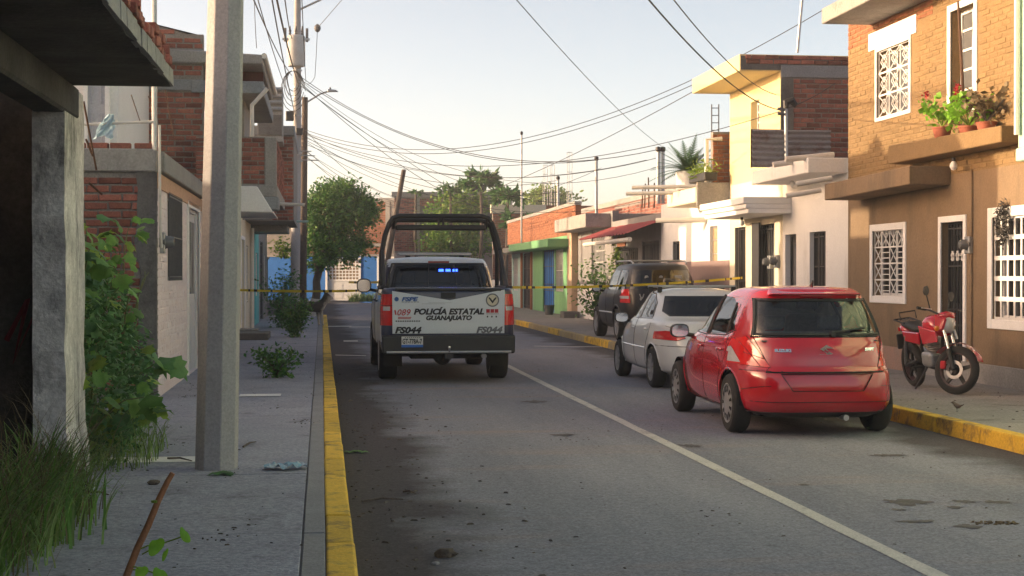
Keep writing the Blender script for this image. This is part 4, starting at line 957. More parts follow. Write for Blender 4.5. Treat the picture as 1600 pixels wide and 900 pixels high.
bricks(gg, Fr((XR + 1.6, 0, 0), (0, 1, 0), (-1, 0, 0)), YW1 - 1, YG1 + 8, 3.0, zr(990, 318, XR + 1.6), l=.27, h=.08, gap=.02, n_max=80)
# roof rubble, rebar stubs
for px in (1003, 1007, 1022, 1014): a = onX(px, 325, XR + .6); MB().tube([a, a + Vector((rnd.uniform(-.05, .05), 0, rnd.uniform(.5, 1.0)))], .02, 6).build('rebar', M_RUST, gg)
# ---- slim grey corner house with white lower wall
YS1 = yr(903)
gs = thing('slim_grey_house', 'slim grey two-tone house with concrete canopy between the red roof and green house', 'house', (XR, YG1, 0))
sA = (yr(945), yr(925), .9, zr(935, 355)); 
ZSx = zr(930, 335)
wall('front_wall', gs, FR, YG1 + .005, YS1, 0, ZSx, .2, M_GREYP, holes=[sA]); window(gs, FR, *sA, style='bars', mf=M_WHITE)
MB().fbox(FR, yr(930), YS1 - .02, .1, zr(918, 445), 0, .02).build('white_dado', M_WHITE2, gs)
MB().box(8.1, XR + 1.5, YG1 + .3, YS1 + .2, zr(930, 352, 8.1), zr(930, 332, 8.1) + .05).build('canopy', M_CONC, gs, bevel=.02)
MB().box(XR - .24, XR + .1, YS1 - .02, YS1 + .9, 0, zr(900, 360)).build('corner_pier', mat('plaster_peachy', (.50, .36, .24), (.42, .3, .2), fineamt=.08, bump=.2), gs, bevel=.02)
MB().box(8.2, 8.75, YS1 - 1.3, YS1 - .4, PH, PH + .22).build('doorstep', M_CONCD, gs, bevel=.015)
# ---- green house
YV1 = yr(833)
gr = thing('green_house', 'bright green house with green canopy, dark gate and grilled window', 'house', (XR, YS1 + .9, 0))
gC = (yr(880), yr(868), 1.0, zr(873, 390)); gD = (yr(866), yr(848), PH, zr(857, 388))
wall('front_wall', gr, FR, YS1 + .91, YV1, 0, zr(860, 372), .2, M_GREEN, holes=[gC, gD]); window(gr, FR, *gC, style='bars'); door(gr, FR, *gD, M_BLUE, bars=6, leafs=2)
MB().box(7.9, XR + .5, YS1 + .6, YV1 + .4, zr(860, 385, 7.9), zr(860, 372, 7.9)).build('canopy', M_GREEN, gr, bevel=.02)
wall('orange_brick_upper', gr, FR, YS1 + .5, YV1 + 9, zr(860, 372), zr(860, 331), .2, M_BRICKO)
bricks(gr, FR, YS1 + .5, YV1 + 9, zr(860, 371), zr(860, 332), m=M_BRICKO, l=.27, h=.08, gap=.02, n_max=40)
MB().fbox(FR, YS1 + .4, YV1 + 9, zr(860, 331), zr(860, 326), -.2, .05).build('tie_beam', M_CONC, gr)
# ---- pale blue house at the end, orange framed gate
pb_ = thing('pale_blue_house', 'pale blue end house with orange gateposts and black gate past the green house', 'house', (XR, YV1, 0))
hB = (yr(830), yr(817), PH, zr(824, 395))
wall('front_wall', pb_, FR, YV1 + .01, 72.0, 0, zr(815, 385), .2, M_PTEAL, holes=[hB, (yr(809), yr(802), .9, 2.4)]); door(pb_, FR, *hB, M_IRON, bars=6, leafs=2)
window(pb_, FR, yr(809), yr(802), .9, 2.4, style='bars')
for a in (hB[0] - .45, hB[1] + .05): MB().fbox(FR, a, a + .4, 0, zr(824, 392), 0, .06).build('gatepost', M_BRICKO, pb_)
MB().box(8.0, XR + .5, YV1 + .1, 72, zr(815, 392, 8.0), zr(815, 384, 8.0)).build('canopy', M_CONC, pb_)
# back blocks behind the row, plain upper storeys closing the skyline
bb = thing('rear_brick_block', 'long low brick block standing behind the red roofed house row', 'building', (13, 44, 0))
wall('front_wall', bb, FY(47), 11.2, 22, 0, zr(925, 325, 11.5), .2, M_BRICK); slab('roof', bb, 11.2, 22, 47, 70, zr(925, 325, 11.5) - .2, zr(925, 325, 11.5) - .002, M_CONC)
wall('side_wall', bb, Fr((11.2, 0, 0), (0, 1, 0), (-1, 0, 0)), 47.2, 70, 0, zr(925, 325, 11.5) - .21, .2, M_BRICK)
# ================================================================= vehicles
P_RED = mat('car_red', (.40, .006, .018), (.37, .006, .016), scale=2, amt=.3, rough=.2, fineamt=0, roughvar=.04, coat=1.0, spec=.5, dirt=(.22, .05, .05), dscale=2.5, dthr=.62, damt=.18)
P_WHT = mat('car_white', (.62, .63, .62), (.56, .57, .56), scale=2, amt=.4, rough=.3, fineamt=.02, roughvar=.05, coat=.8, dirt=(.42, .40, .37), dscale=2.2, dthr=.6, damt=.35)
P_BLK = mat('car_black', (.012, .012, .016), (.02, .02, .024), scale=2, rough=.42, fineamt=0, roughvar=.06, coat=.15, spec=.3, dirt=(.04, .036, .032), dscale=2.2, dthr=.62, damt=.2)
P_NAVY = mat('car_navy', (.012, .018, .055), (.018, .024, .065), scale=2, rough=.3, fineamt=0, roughvar=.05, coat=.8, dirt=(.06, .058, .06), dscale=2.2, dthr=.6, damt=.3)
P_PALE = mat('police_white', (.60, .65, .70), (.54, .59, .64), scale=2, rough=.35, fineamt=.02, coat=.6, dirt=(.4, .39, .38), dscale=2, dthr=.62, damt=.35)
M_SEAM = mat('seam', (.008, .008, .009), rough=.9, fineamt=0)
M_LAMPR = mat('lamp_red', (.62, .012, .012), (.42, .008, .01), scale=14, rough=.12, fineamt=0, roughvar=.04, coat=.8)
M_LAMPD = mat('lamp_dark_red', (.22, .006, .012), (.16, .005, .01), scale=14, rough=.12, fineamt=0, roughvar=.04, coat=.8)
M_LAMPW = mat('lamp_clear', (.46, .46, .48), (.3, .3, .32), scale=20, rough=.12, fineamt=0, roughvar=.05, coat=.8)
M_CHROME = mat('chrome', (.75, .75, .76), rough=.12, metal=1.0, fineamt=0, roughvar=.03)
M_HUB = mat('hubcap', (.42, .42, .43), (.36, .36, .37), scale=10, rough=.35, metal=.6, fineamt=.05, dirt=(.2, .18, .16), dscale=8, dthr=.58, damt=.4)
M_CGLASS = glass_thin('car_glass', (.86, .90, .88)); M_CDARK = glass_thin('car_glass_dark', (.035, .038, .04)); M_CMID = glass_thin('car_glass_mid', (.22, .25, .24))
M_SEAT = mat('seat_cloth', (.10, .10, .105), (.14, .14, .145), scale=20, rough=.95)
M_UNDER = mat('underbody', (.012, .012, .012), rough=.95, fineamt=0)

def cr(xs, ys, x):                    # monotone-ish cubic through (xs, ys)
    xs = np.asarray(xs, float); ys = np.asarray(ys, float); d = np.diff(ys) / np.diff(xs); m = np.zeros(len(xs)); m[0] = d[0]; m[-1] = d[-1]
    for i in range(1, len(xs) - 1): m[i] = 0 if d[i - 1] * d[i] <= 0 else 2 * d[i - 1] * d[i] / (d[i - 1] + d[i])
    i = np.clip(np.searchsorted(xs, x) - 1, 0, len(xs) - 2); h = xs[i + 1] - xs[i]; t = (x - xs[i]) / h
    return (2 * t**3 - 3 * t**2 + 1) * ys[i] + (t**3 - 2 * t**2 + t) * h * m[i] + (-2 * t**3 + 3 * t**2) * ys[i + 1] + (t**3 - t**2) * h * m[i + 1]
def outline(w, yf, yr_, nf, nr, N=112):
    yc = (yf + yr_) / 2 - .0; t = np.linspace(0, 2 * np.pi, 2400, endpoint=False) - np.pi / 2
    c, s = np.cos(t), np.sin(t); front = s > 0
    n = np.where(front, nf, nr); l = np.where(front, yf - yc, yc - yr_)
    x = w * np.sign(c) * np.abs(c) ** (2 / n); y = yc + l * np.sign(s) * np.abs(s) ** (2 / n)
    P = np.stack([x, y], 1); seg = np.linalg.norm(np.roll(P, -1, 0) - P, axis=1); L = np.concatenate([[0], np.cumsum(seg)])
    u = np.linspace(0, L[-1], N, endpoint=False); Q = np.vstack([P, P[:1]])
    return np.stack([np.interp(u, L, Q[:, 0]), np.interp(u, L, Q[:, 1])], 1)
class Shell:
    """car body: plan outlines stacked over height, then cut into panels by outlines seen from the side or the rear"""
    def __init__(s, rows, nz=44, N=112):
        rows = np.array(rows, float); Z = rows[:, 0]
        dens = np.linspace(0, 1, nz); zs = Z[0] + (Z[-1] - Z[0]) * dens
        bm = bmesh.new(); s.tag = bm.faces.layers.int.new('tag'); rings = []
        for z in zs:
            pr = [float(cr(Z, rows[:, k], z)) for k in range(1, 6)]
            o = outline(*pr, N=N); rings.append([bm.verts.new((p[0], p[1], z)) for p in o])
        top = rings[-1]; c = Vector((sum(v.co.x for v in top) / N, sum(v.co.y for v in top) / N, zs[-1]))
        for f, dz in ((.8, .006), (.5, .012), (.2, .015)): rings.append([bm.verts.new((c.x + (v.co.x - c.x) * f, c.y + (v.co.y - c.y) * f, zs[-1] + dz)) for v in top])
        for a, b in zip(rings, rings[1:]):
            for k in range(N): bm.faces.new((a[k], a[(k + 1) % N], b[(k + 1) % N], b[k]))
        bm.faces.new(rings[-1]); bm.faces.new(rings[0][::-1])
        bmesh.ops.recalc_face_normals(bm, faces=bm.faces); bm.normal_update()
        s.bm = bm; s.panels = {}; s.n = 0; s.bvh = BVHTree.FromBMesh(bm)
    def deform(s, fn):
        for v in s.bm.verts: v.co = fn(v.co.copy())
        s.bm.normal_update(); s.bvh = BVHTree.FromBMesh(s.bm)
    def _proj(s, co, view): return (co.y, co.z) if view in 'LR' else ((co.x, co.z) if view in 'BF' else (co.x, co.y))
    def _sel(s, f, view):
        n = f.normal; c = f.calc_center_median()
        return {'L': c.x < 0 and abs(n.x) > .18, 'R': c.x > 0 and abs(n.x) > .18, 'B': n.y < -.12, 'F': n.y > .12, 'T': n.z > .5}[view]
    def panel(s, name, poly, view, m, off=0.0, part=None, both=False, inside=None):
        views = [view, 'R' if view == 'L' else view] if both and view == 'L' else [view]
        ids = []
        for vw in views:
            pl = poly if not (both and view == 'B') else poly
            s.n += 1; tid = s.n; bm = s.bm; k = len(pl)
            cx = sum(p[0] for p in pl) / k; cy = sum(p[1] for p in pl) / k
            lo = [min(p[i] for p in pl) - .06 for i in (0, 1)]; hi = [max(p[i] for p in pl) + .06 for i in (0, 1)]
            for i in range(k):
                p, q = pl[i], pl[(i + 1) % k]; fs = []
                for f in bm.faces:
                    if not s._sel(f, vw): continue
                    pr = [s._proj(v.co, vw) for v in f.verts]
                    if max(a for a, _ in pr) < lo[0] or min(a for a, _ in pr) > hi[0] or max(b for _, b in pr) < lo[1] or min(b for _, b in pr) > hi[1]: continue
                    fs.append(f)
                if not fs: continue
                ge = set(fs)
                for f in fs: ge.update(f.edges); ge.update(f.verts)
                d = (q[0] - p[0], q[1] - p[1]); nn = (-d[1], d[0])
                if vw in 'LR': co, no = (0, p[0], p[1]), (0, nn[0], nn[1])
                elif vw in 'BF': co, no = (p[0], 0, p[1]), (nn[0], 0, nn[1])
                else: co, no = (p[0], p[1], 0), (nn[0], nn[1], 0)
                bmesh.ops.bisect_plane(bm, geom=list(ge), dist=1e-5, plane_co=co, plane_no=no)
            bm.normal_update()
            def ins(x, y):
                r = None
                for i in range(k):
                    p, q = pl[i], pl[(i + 1) % k]; cz = (q[0] - p[0]) * (y - p[1]) - (q[1] - p[1]) * (x - p[0])
                    if abs(cz) < 1e-9: continue
                    if r is None: r = cz > 0
                    elif r != (cz > 0): return False
                return True
            for f in bm.faces:
                if s._sel(f, vw):
                    c = f.calc_center_median(); x, y = s._proj(c, vw)
                    if ins(x, y) and (inside is None or inside(f[s.tag])): f[s.tag] = tid
            s.panels[tid] = (name, m, off, part)
        return s
    def hit(s, co, view, a, b):
        if view == 'L': o, d = Vector((-3, a, b)), Vector((1, 0, 0))
        elif view == 'R': o, d = Vector((3, a, b)), Vector((-1, 0, 0))
        elif view == 'B': o, d = Vector((a, -6, b)), Vector((0, 1, 0))
        else: o, d = Vector((a, b, 4)), Vector((0, 0, -1))
        r = s.bvh.ray_cast(o, d); return (r[0], r[1]) if r[0] else (None, None)
    def seam(s, parent, pts, view, r=.004, m=None, name='panel_gap', closed=False, step=.05, off=0.0):
        P = []; pts = list(pts) + ([pts[0]] if closed else [])
        for (a, b), (c, d) in zip(pts, pts[1:]):
            n = max(1, int(math.hypot(c - a, d - b) / step))
            for i in range(n): P.append((a + (c - a) * i / n, b + (d - b) * i / n))
        P.append(pts[-1]); Q = []
        for a, b in P:
            h, nn = s.hit(None, view, a, b)
            if h is not None: Q.append(h + nn * off)
        if len(Q) > 1: MB().tube(Q, r, 5).build(name, m or M_SEAM, parent)
    def split(s, root, body_mat, body_name='body'):
        bm = s.bm; bm.normal_update(); nrm = {}
        for v in bm.verts: nrm[v.index] = v.normal.copy()
        bm.verts.index_update(); nrm = [v.normal.copy() for v in bm.verts]
        groups = {}
        for f in bm.faces:
            t = f[s.tag]
            if t == -1: continue
            groups.setdefault(t, []).append(f)
        made = {}
        for t in sorted(groups):
            name, m, off, part = s.panels.get(t, (body_name, body_mat, 0, None))
            vi = {}; vs = []; ns = []; fs = []
            for f in groups[t]:
                ix = []
                for v in f.verts:
                    if v.index not in vi: vi[v.index] = len(vs); vs.append(v.co + nrm[v.index] * off); ns.append(nrm[v.index])
                    ix.append(vi[v.index])
                fs.append(ix)
            me = bpy.data.meshes.new(name); me.from_pydata([tuple(v) for v in vs], [], fs); me.materials.append(m)
            me.polygons.foreach_set('use_smooth', [True] * len(me.polygons))
            if s.smooth: me.normals_split_custom_set_from_vertices([tuple(n) for n in ns])
            par = made.get(part, root) if part else root
            o = mesh_obj(name, me, par); made.setdefault(name, o)
            if t == 0: made['body'] = o
        return made
    smooth = True
def kill(sh, poly, view='L'):          # remove skin (wheel openings)
    sh.panel('hole', poly, view, None, both=True)
    ids = [t for t, v in sh.panels.items() if v[0] == 'hole']
    for f in sh.bm.faces:
        if f[sh.tag] in ids: f[sh.tag] = -1
def ngon(cy, cz, r, n=20, a0=0): return [(cy + r * math.cos(a0 + 2 * math.pi * k / n), cz + r * math.sin(a0 + 2 * math.pi * k / n)) for k in range(n)]

def wheel(parent, x, y, r, w, side, style='multi', steer=0):
    """tyre with rim, hub and spokes or holes; axis along x, outer face towards side"""
    t = r * .32; s = side
    P = [(r - t, -w / 2), (r - .03, -w / 2 - .004), (r - .012, -w / 2 + .012), (r, -w / 2 + .035), (r, w / 2 - .035), (r - .012, w / 2 - .012), (r - .03, w / 2 + .004), (r - t, w / 2)]
    ty = MB().lathe(P, 40, (x, y, r), 'x').build('tyre', M_RUBBER, parent, smooth=True)
    g = MB()
    for k in range(40):
        a = 2 * math.pi * k / 40
        for zz in (-.3, .3): pass
    rr = r - t; o = s * w / 2
    P = [(rr + .004, o), (rr - .012, o - s * .004), (rr - .02, o - s * .03)]
    if style == 'cap': P += [(rr - .03, o - s * .012), (rr * .62, o - s * .002), (rr * .3, o + s * .006), (.001, o + s * .008)]
    else: P += [(rr - .03, o - s * .06), (rr * .4, o - s * .05), (.001, o - s * .05)]
    rim = MB().lathe(P, 40, (x, y, r), 'x').build('rim', M_HUB if style != 'dark' else M_IRONG, ty, smooth=True)
    b = MB()
    if style == 'cap':                 # holes round a hubcap
        for k in range(11):
            a = 2 * math.pi * k / 11; c = Vector((x + o + s * .004, y + rr * .72 * math.cos(a), r + rr * .72 * math.sin(a)))
            ra = Vector((0, math.cos(a), math.sin(a))); ta = Vector((0, -math.sin(a), math.cos(a)))
            b.hexa([c - ra * .028 - ta * .011, c - ra * .028 + ta * .011, c + ra * .03 + ta * .02, c + ra * .03 - ta * .02,
                    c - ra * .028 - ta * .011 + Vector((s * .004, 0, 0)), c - ra * .028 + ta * .011 + Vector((s * .004, 0, 0)), c + ra * .03 + ta * .02 + Vector((s * -.002, 0, 0)), c + ra * .03 - ta * .02 + Vector((s * -.002, 0, 0))])
        b.build('vent_holes', M_UNDER, ty)
    else:
        n = {'multi': 9, 'five': 5, 'dark': 6}[style]
        for k in range(n):
            a = 2 * math.pi * k / n; ra = Vector((0, math.cos(a), math.sin(a))); ta = Vector((0, -math.sin(a), math.cos(a))); c = Vector((x + o - s * .02, y, r)); ww = .03 if style == 'multi' else .045
            X = Vector((s * .018, 0, 0))
            b.hexa([c + ra * .03 - ta * ww, c + ra * .03 + ta * ww, c + ra * (rr - .012) + ta * ww * .6, c + ra * (rr - .012) - ta * ww * .6] + [q + X for q in (c + ra * .03 - ta * ww, c + ra * .03 + ta * ww, c + ra * (rr - .012) + ta * ww * .6, c + ra * (rr - .012) - ta * ww * .6)])
        b.lathe([(.07, o - s * .03), (.065, o), (.05, o + s * .004), (.001, o + s * .004)], 20, (x, y, r), 'x')
        b.build('spokes', M_HUB if style != 'dark' else M_GALV, ty, smooth=True)
    return ty
def wheels(root, ys, x, r, w, style, well=True):
    for y in ys:
        for s in (-1, 1):
            wheel(root, s * (x - w / 2), y, r, w, s, style)
            if well:
                b = MB(); n = 16
                for xx in (s * (x - .035), s * (x - .40)):
                    for k in range(n + 1): a = math.pi * k / n; b.v.append((xx, y + (r + .05) * math.cos(a), r + (r + .05) * math.sin(a)))
                for k in range(n): b.f.append((k, k + 1, n + 2 + k, n + 1 + k))
                b.f.append(tuple(range(n + 1, 2 * n + 2)))
                b.build('wheel_well', M_UNDER, root, fixn=False)
def mirror(root, P, s, m, w=.11, h=.13):
    """door mirror: rounded housing on a stalk with a glass that faces rearward"""
    P = Vector(P); b = MB(); n = 14; prof = [(-.05, .92), (-.03, 1), (.03, .95), (.08, .6), (.1, .15)]
    for dy, k in prof:
        for q in range(n):
            a = 2 * math.pi * q / n; c, d = math.cos(a), math.sin(a); b.v.append((P.x + s * w * k * math.copysign(abs(c) ** .7, c) * 1.0, P.y + dy, P.z + h * .62 * k * math.copysign(abs(d) ** .7, d)))
    for i in range(len(prof) - 1):
        for q in range(n): b.f.append((i * n + q, i * n + (q + 1) % n, i * n + n + (q + 1) % n, i * n + n + q))
    b.f.append(tuple(range(n))); b.f.append(tuple(range(4 * n, 5 * n)))
    o = b.build('wing_mirror', m, root, smooth=True)
    g = MB(); g.v = [(P.x + s * w * .86 * math.copysign(abs(math.cos(2 * math.pi * q / n)) ** .7, math.cos(2 * math.pi * q / n)), P.y - .053, P.z + h * .52 * math.copysign(abs(math.sin(2 * math.pi * q / n)) ** .7, math.sin(2 * math.pi * q / n))) for q in range(n)]; g.f = [tuple(range(n))]
    g.build('mirror_glass', M_CHROME, o)
    MB().tube([P + Vector((-s * w * .6, .03, -h * .3)), P + Vector((-s * (w + .1), .08, -h * .5))], .025, 8).build('stalk', M_BLACKP, o)
    return o
def seats(root, ys, x, z, m=M_SEAT):
    for y in ys:
        for s in (-1, 1):
            b = MB().hexa([(s * x - .25, y - .1, z), (s * x + .25, y - .1, z), (s * x + .25, y + .06, z), (s * x - .25, y + .06, z), (s * x - .22, y - .24, z + .58), (s * x + .22, y - .24, z + .58), (s * x + .22, y - .12, z + .58), (s * x - .22, y - .12, z + .58)])
            o = b.build('seat', m, root, bevel=.05, seg=3)
            MB().hexa([(s * x - .13, y - .27, z + .62), (s * x + .13, y - .27, z + .62), (s * x + .13, y - .17, z + .62), (s * x - .13, y - .17, z + .62), (s * x - .11, y - .29, z + .82), (s * x + .11, y - .29, z + .82), (s * x + .11, y - .2, z + .82), (s * x - .11, y - .2, z + .82)]).build('headrest', m, o, bevel=.04, seg=3)

# ---- red hatchback
rc = thing('red_hatchback', 'shiny red five-door hatchback parked by the right kerb, seen from behind', 'car', (5.0, 16.62, 0), 0, local=True)
S = Shell([ # z, half width, y front, y rear, n front, n rear
    (.19, .66, 1.66, -1.70, 3.2, 5.0), (.25, .775, 1.80, -1.835, 3.0, 5.2), (.36, .825, 1.88, -1.905, 2.8, 5.0), (.50, .842, 1.90, -1.922, 2.8, 4.6), (.62, .846, 1.88, -1.908, 2.8, 4.4),
    (.665, .846, 1.86, -1.895, 2.8, 4.2), (.70, .845, 1.82, -1.862, 2.8, 4.0), (.80, .838, 1.72, -1.852, 2.8, 3.6), (.90, .822, 1.42, -1.822, 3.2, 3.5), (.965, .796, 1.10, -1.775, 3.6, 3.6),
    (1.02, .765, .84, -1.735, 4.0, 4.0), (1.12, .728, .66, -1.668, 4.2, 4.3), (1.25, .672, .44, -1.575, 4.4, 4.5), (1.36, .622, .22, -1.49, 4.4, 4.5), (1.425, .585, .06, -1.455, 4.2, 4.4), (1.462, .548, -.06, -1.43, 3.8, 4.2), (1.487, .49, -.2, -1.36, 3.4, 3.8), (1.498, .40, -.35, -1.2, 3, 3.2)], nz=60, N=136)
AR, AF = -1.16, 1.27
for ay in (AR, AF): kill(S, ngon(ay, .31, .345, 22))
S.panel('door', [(.82, .30), (.98, .62), (.93, .965), (-.12, .985), (-.12, .27)], 'L', P_RED, both=True)
S.panel('door', [(-.13, .27), (-.13, .985), (-.98, 1.0), (-1.0, .80), (-.78, .52), (-.72, .27)], 'L', P_RED, both=True)
S.panel('side_window', [(.80, 1.005), (.30, 1.352), (-.085, 1.392), (-.085, .985)], 'L', M_CMID, -.004, both=True)
S.panel('side_window', [(-.15, .985), (-.15, 1.392), (-.60, 1.385), (-.78, 1.33), (-.86, 1.01)], 'L', M_CMID, -.004, both=True)
S.panel('quarter_window', [(-.90, 1.02), (-.82, 1.32), (-.93, 1.29), (-1.10, 1.06)], 'L', M_CDARK, -.004, both=True)
S.panel('windscreen', [(-.66, 1.0), (.66, 1.0), (.52, 1.37), (-.52, 1.37)], 'F', M_CGLASS, -.004)
S.panel('tailgate', [(-.60, .655), (.60, .655), (.655, .99), (-.655, .99)], 'B', P_RED, .001)
S.panel('rear_window', [(-.675, 1.0), (.675, 1.0), (.585, 1.385), (-.585, 1.385)], 'B', M_CGLASS, -.003)
for s in (-1, 1):
    S.panel('tail_lamp', [(s * .55, .70), (s * .845, .72), (s * .835, .93), (s * .70, 1.0)], 'B', M_LAMPR, .008)
    S.panel('reverse_lamp', [(s * .755, .735), (s * .84, .735), (s * .832, .86), (s * .785, .89)], 'B', M_LAMPW, .011)
S.panel('lower_bumper', [(-.85, .19), (.85, .19), (.85, .255), (-.85, .255)], 'B', M_BLACKP)
S.panel('plate_recess', [(-.36, .47), (.36, .47), (.47, .64), (-.47, .64)], 'B', P_RED, -.014)
made = S.split(rc, P_RED)
for s in (-1, 1):
    S.seam(rc, [(s * .55, .70), (s * .835, .72), (s * .825, .93), (s * .70, 1.0)], 'B', .004, closed=True); S.seam(rc, [(s * .63, .71), (s * .76, .975)], 'B', .006, M_LAMPD, 'lens_rib', off=.006); S.seam(rc, [(s * .59, .78), (s * .73, .84)], 'B', .006, M_LAMPD, 'lens_rib', off=.006)
# dark surround of the rear window and the gaps between panels
S.seam(rc, [(-.60, .655), (.60, .655)], 'B', .009); S.seam(rc, [(-.60, .655), (-.56, .70), (-.655, .99)], 'B', .005); S.seam(rc, [(.60, .655), (.56, .70), (.655, .99)], 'B', .005)
S.seam(rc, [(-.675, 1.0), (.675, 1.0)], 'B', .007)
for v in 'LR':
    S.seam(rc, [(.82, .30), (.98, .62), (.93, .965)], v); S.seam(rc, [(-.125, .27), (-.125, .985)], v); S.seam(rc, [(-.98, 1.0), (-1.0, .80), (-.78, .52), (-.72, .27)], v); S.seam(rc, [(.78, .27), (-.74, .25)], v)
    S.seam(rc, [(-.118, .985), (-.118, 1.40)], v, .022, M_BLACKP, 'pillar_trim'); S.seam(rc, [(-.83, 1.33), (-.88, 1.01)], v, .014, M_BLACKP, 'pillar_trim')
    S.seam(rc, [(.85, .99), (-.1, .975), (-.88, .995), (-1.12, 1.05)], v, .008, M_BLACKP, 'window_trim')
    S.seam(rc, [(-1.5, .47), (-1.85, .52)], v, .0035); S.seam(rc, [(-1.42, .665), (-1.86, .665)], v, .004)
    for hy in (.02, -.83):
        h, n = S.hit(None, v, hy, .845)
        MB().tube([h + n * .01 + Vector((0, -.09, 0)), h + n * .03 + Vector((0, -.06, 0)), h + n * .032 + Vector((0, .05, 0)), h + n * .01 + Vector((0, .09, 0))], .014, 8).build('door_handle', P_RED, rc, smooth=True)
S.seam(rc, [(-.82, .36), (.82, .36)], 'B', .004); S.seam(rc, [(-.36, .47), (.36, .47), (.47, .64), (-.47, .64)], 'B', .004, closed=True)
# black ceramic border around the rear glass
for pts in ([(-.66, 1.025), (.66, 1.025)], [(-.585, 1.365), (.585, 1.365)]): S.seam(rc, pts, 'B', .017, M_BLACKP, 'window_border', off=-.006)
for s in (-1, 1): S.seam(rc, [(s * .655, 1.01), (s * .572, 1.375)], 'B', .03, M_BLACKP, 'window_border', off=-.012)
# roof spoiler, brake lamp, wiper, antenna
MB().hexa([(-.50, -1.42, 1.405), (.50, -1.42, 1.405), (.47, -1.34, 1.43), (-.47, -1.34, 1.43), (-.48, -1.52, 1.43), (.48, -1.52, 1.43), (.44, -1.30, 1.488), (-.44, -1.30, 1.488)]).build('spoiler', P_RED, rc, bevel=.02, seg=3)
MB().box(-.17, .17, -1.508, -1.495, 1.405, 1.42).build('brake_lamp', M_LAMPD, rc)
h, n = S.hit(None, 'B', .10, 1.03); h2, n2 = S.hit(None, 'B', .44, 1.075)
wp = MB().tube([h + n * .03, h2 + n2 * .03], .012, 6).build('rear_wiper', M_BLACKP, rc); MB().lathe([(.001, -.045), (.03, -.045), (.035, 0)], 12, h, 'y').build('wiper_hub', M_BLACKP, wp)
MB().tube([(.12, -.95, 1.50), (.12, -1.02, 1.56)], [.022, .008], 8).build('antenna', M_BLACKP, rc)
for s in (-1, 1): mirror(rc, (s * .93, .66, .985), s, P_RED if s > 0 else M_BLACKP)
wheels(rc, (AR, AF), .835, .302, .185, 'cap')
for ay in (AR, AF):
    for v in 'LR': S.seam(rc, [(ay + .35 * math.cos(a), .31 + .35 * math.sin(a)) for a in np.linspace(-.1, math.pi + .1, 15)], v, .012, P_RED, 'wheel_arch')
MB().box(-.6, .6, -1.6, 1.5, .2, .24).build('underbody', M_UNDER, rc)
MB().box(-.70, .70, -1.62, .9, .5, .56).build('floor', M_UNDER, rc)
seats(rc, (.12,), .34, .62); 
MB().hexa([(-.6, -.85, .55), (.6, -.85, .55), (.6, -.7, .55), (-.6, -.7, .55), (-.58, -1.0, 1.03), (.58, -1.0, 1.03), (.58, -.9, 1.03), (-.58, -.9, 1.03)]).build('rear_bench', M_SEAT, rc, bevel=.04)
for x in (-.3, .3): MB().box(x - .12, x + .12, -1.02, -.93, 1.05, 1.2).build('headrest', M_SEAT, rc, bevel=.04, seg=3)
MB().box(-.66, .66, .58, .85, .85, .97).build('dashboard', M_SEAT, rc, bevel=.04)
MB().box(-.60, .60, -1.66, -1.02, .95, .965).build('parcel_shelf', M_SEAT, rc)
MB().tube([(.2, -1.6, .2), (.2, -1.86, .2)], .03, 8).build('exhaust', M_GALV, rc)
# badges: maker's name, emblem, model name, read off the tailgate
def on_tail(sh, root, name, body, size, m, x, z, w, **kw):
    h, n = sh.hit(None, 'B', x, z); h2, _ = sh.hit(None, 'B', x + w, z); up, _ = sh.hit(None, 'B', x, z + .05)
    return lettering(name, body, size, m, root, (h + n * .012, up - h), h2 - h, w=w, **kw)
on_tail(S, rc, 'badge_lettering', 'SUZUKI', .042, M_CHROME, -.50, .853, .165, bold=.003)
on_tail(S, rc, 'badge_lettering', 'SWIFT', .042, M_CHROME, .405, .862, .14, bold=.003, shear=.2)
h, n = S.hit(None, 'B', 0, .86); fe = Fr(h - Vector((0, 0, h.z)) + n * .004, (1, 0, 0), (0, -1, 0))
b = MB()                               # slanted S emblem from two wedges
for sg in (1, -1):
    q = lambda a, z: (a * sg, .86 + z * sg)
    b.prism([q(.075, .028), q(.0, .066), q(-.066, .022), q(-.03, .003), q(.002, .03)], fe, 0, .006); b.prism([q(-.066, .022), q(.04, -.03), q(.012, -.03), q(-.03, .003)], fe, 0, .006)
b.build('emblem', M_CHROME, rc)
rc.rotation_euler = (0, 0, R(-.6))

# ---- white saloon with roof bars
wc_ = thing('white_saloon', 'white four-door saloon with roof bars parked ahead of the red hatchback', 'car', (5.54, 23.0, 0), 0, local=True)
S = Shell([(.20, .66, 1.9, -1.98, 3, 4.5), (.27, .79, 2.05, -2.14, 2.8, 4.2), (.42, .835, 2.12, -2.19, 2.7, 4.0), (.60, .845, 2.08, -2.17, 2.7, 3.8), (.74, .838, 1.95, -2.13, 2.7, 3.6), (.86, .815, 1.6, -2.07, 3, 3.4), (.94, .785, 1.2, -1.96, 3.4, 3.4), (.975, .765, .98, -1.75, 3.6, 3.4),
           (1.01, .745, .84, -1.48, 3.8, 3.6), (1.10, .705, .66, -1.32, 4, 3.6), (1.22, .65, .44, -1.14, 4, 3.6), (1.32, .595, .22, -.98, 4, 3.6), (1.375, .55, .05, -.86, 3.8, 3.4), (1.405, .49, -.1, -.74, 3.2, 3.2), (1.42, .38, -.25, -.6, 3, 3)], nz=56, N=128)
AR, AF = -1.22, 1.28
for ay in (AR, AF): kill(S, ngon(ay, .30, .335, 20))
S.panel('door', [(.85, .30), (.95, .6), (.85, .97), (-.10, .975), (-.10, .28)], 'L', P_WHT, both=True)
S.panel('door', [(-.11, .28), (-.11, .975), (-1.02, .985), (-1.02, .8), (-.85, .5), (-.8, .28)], 'L', P_WHT, both=True)
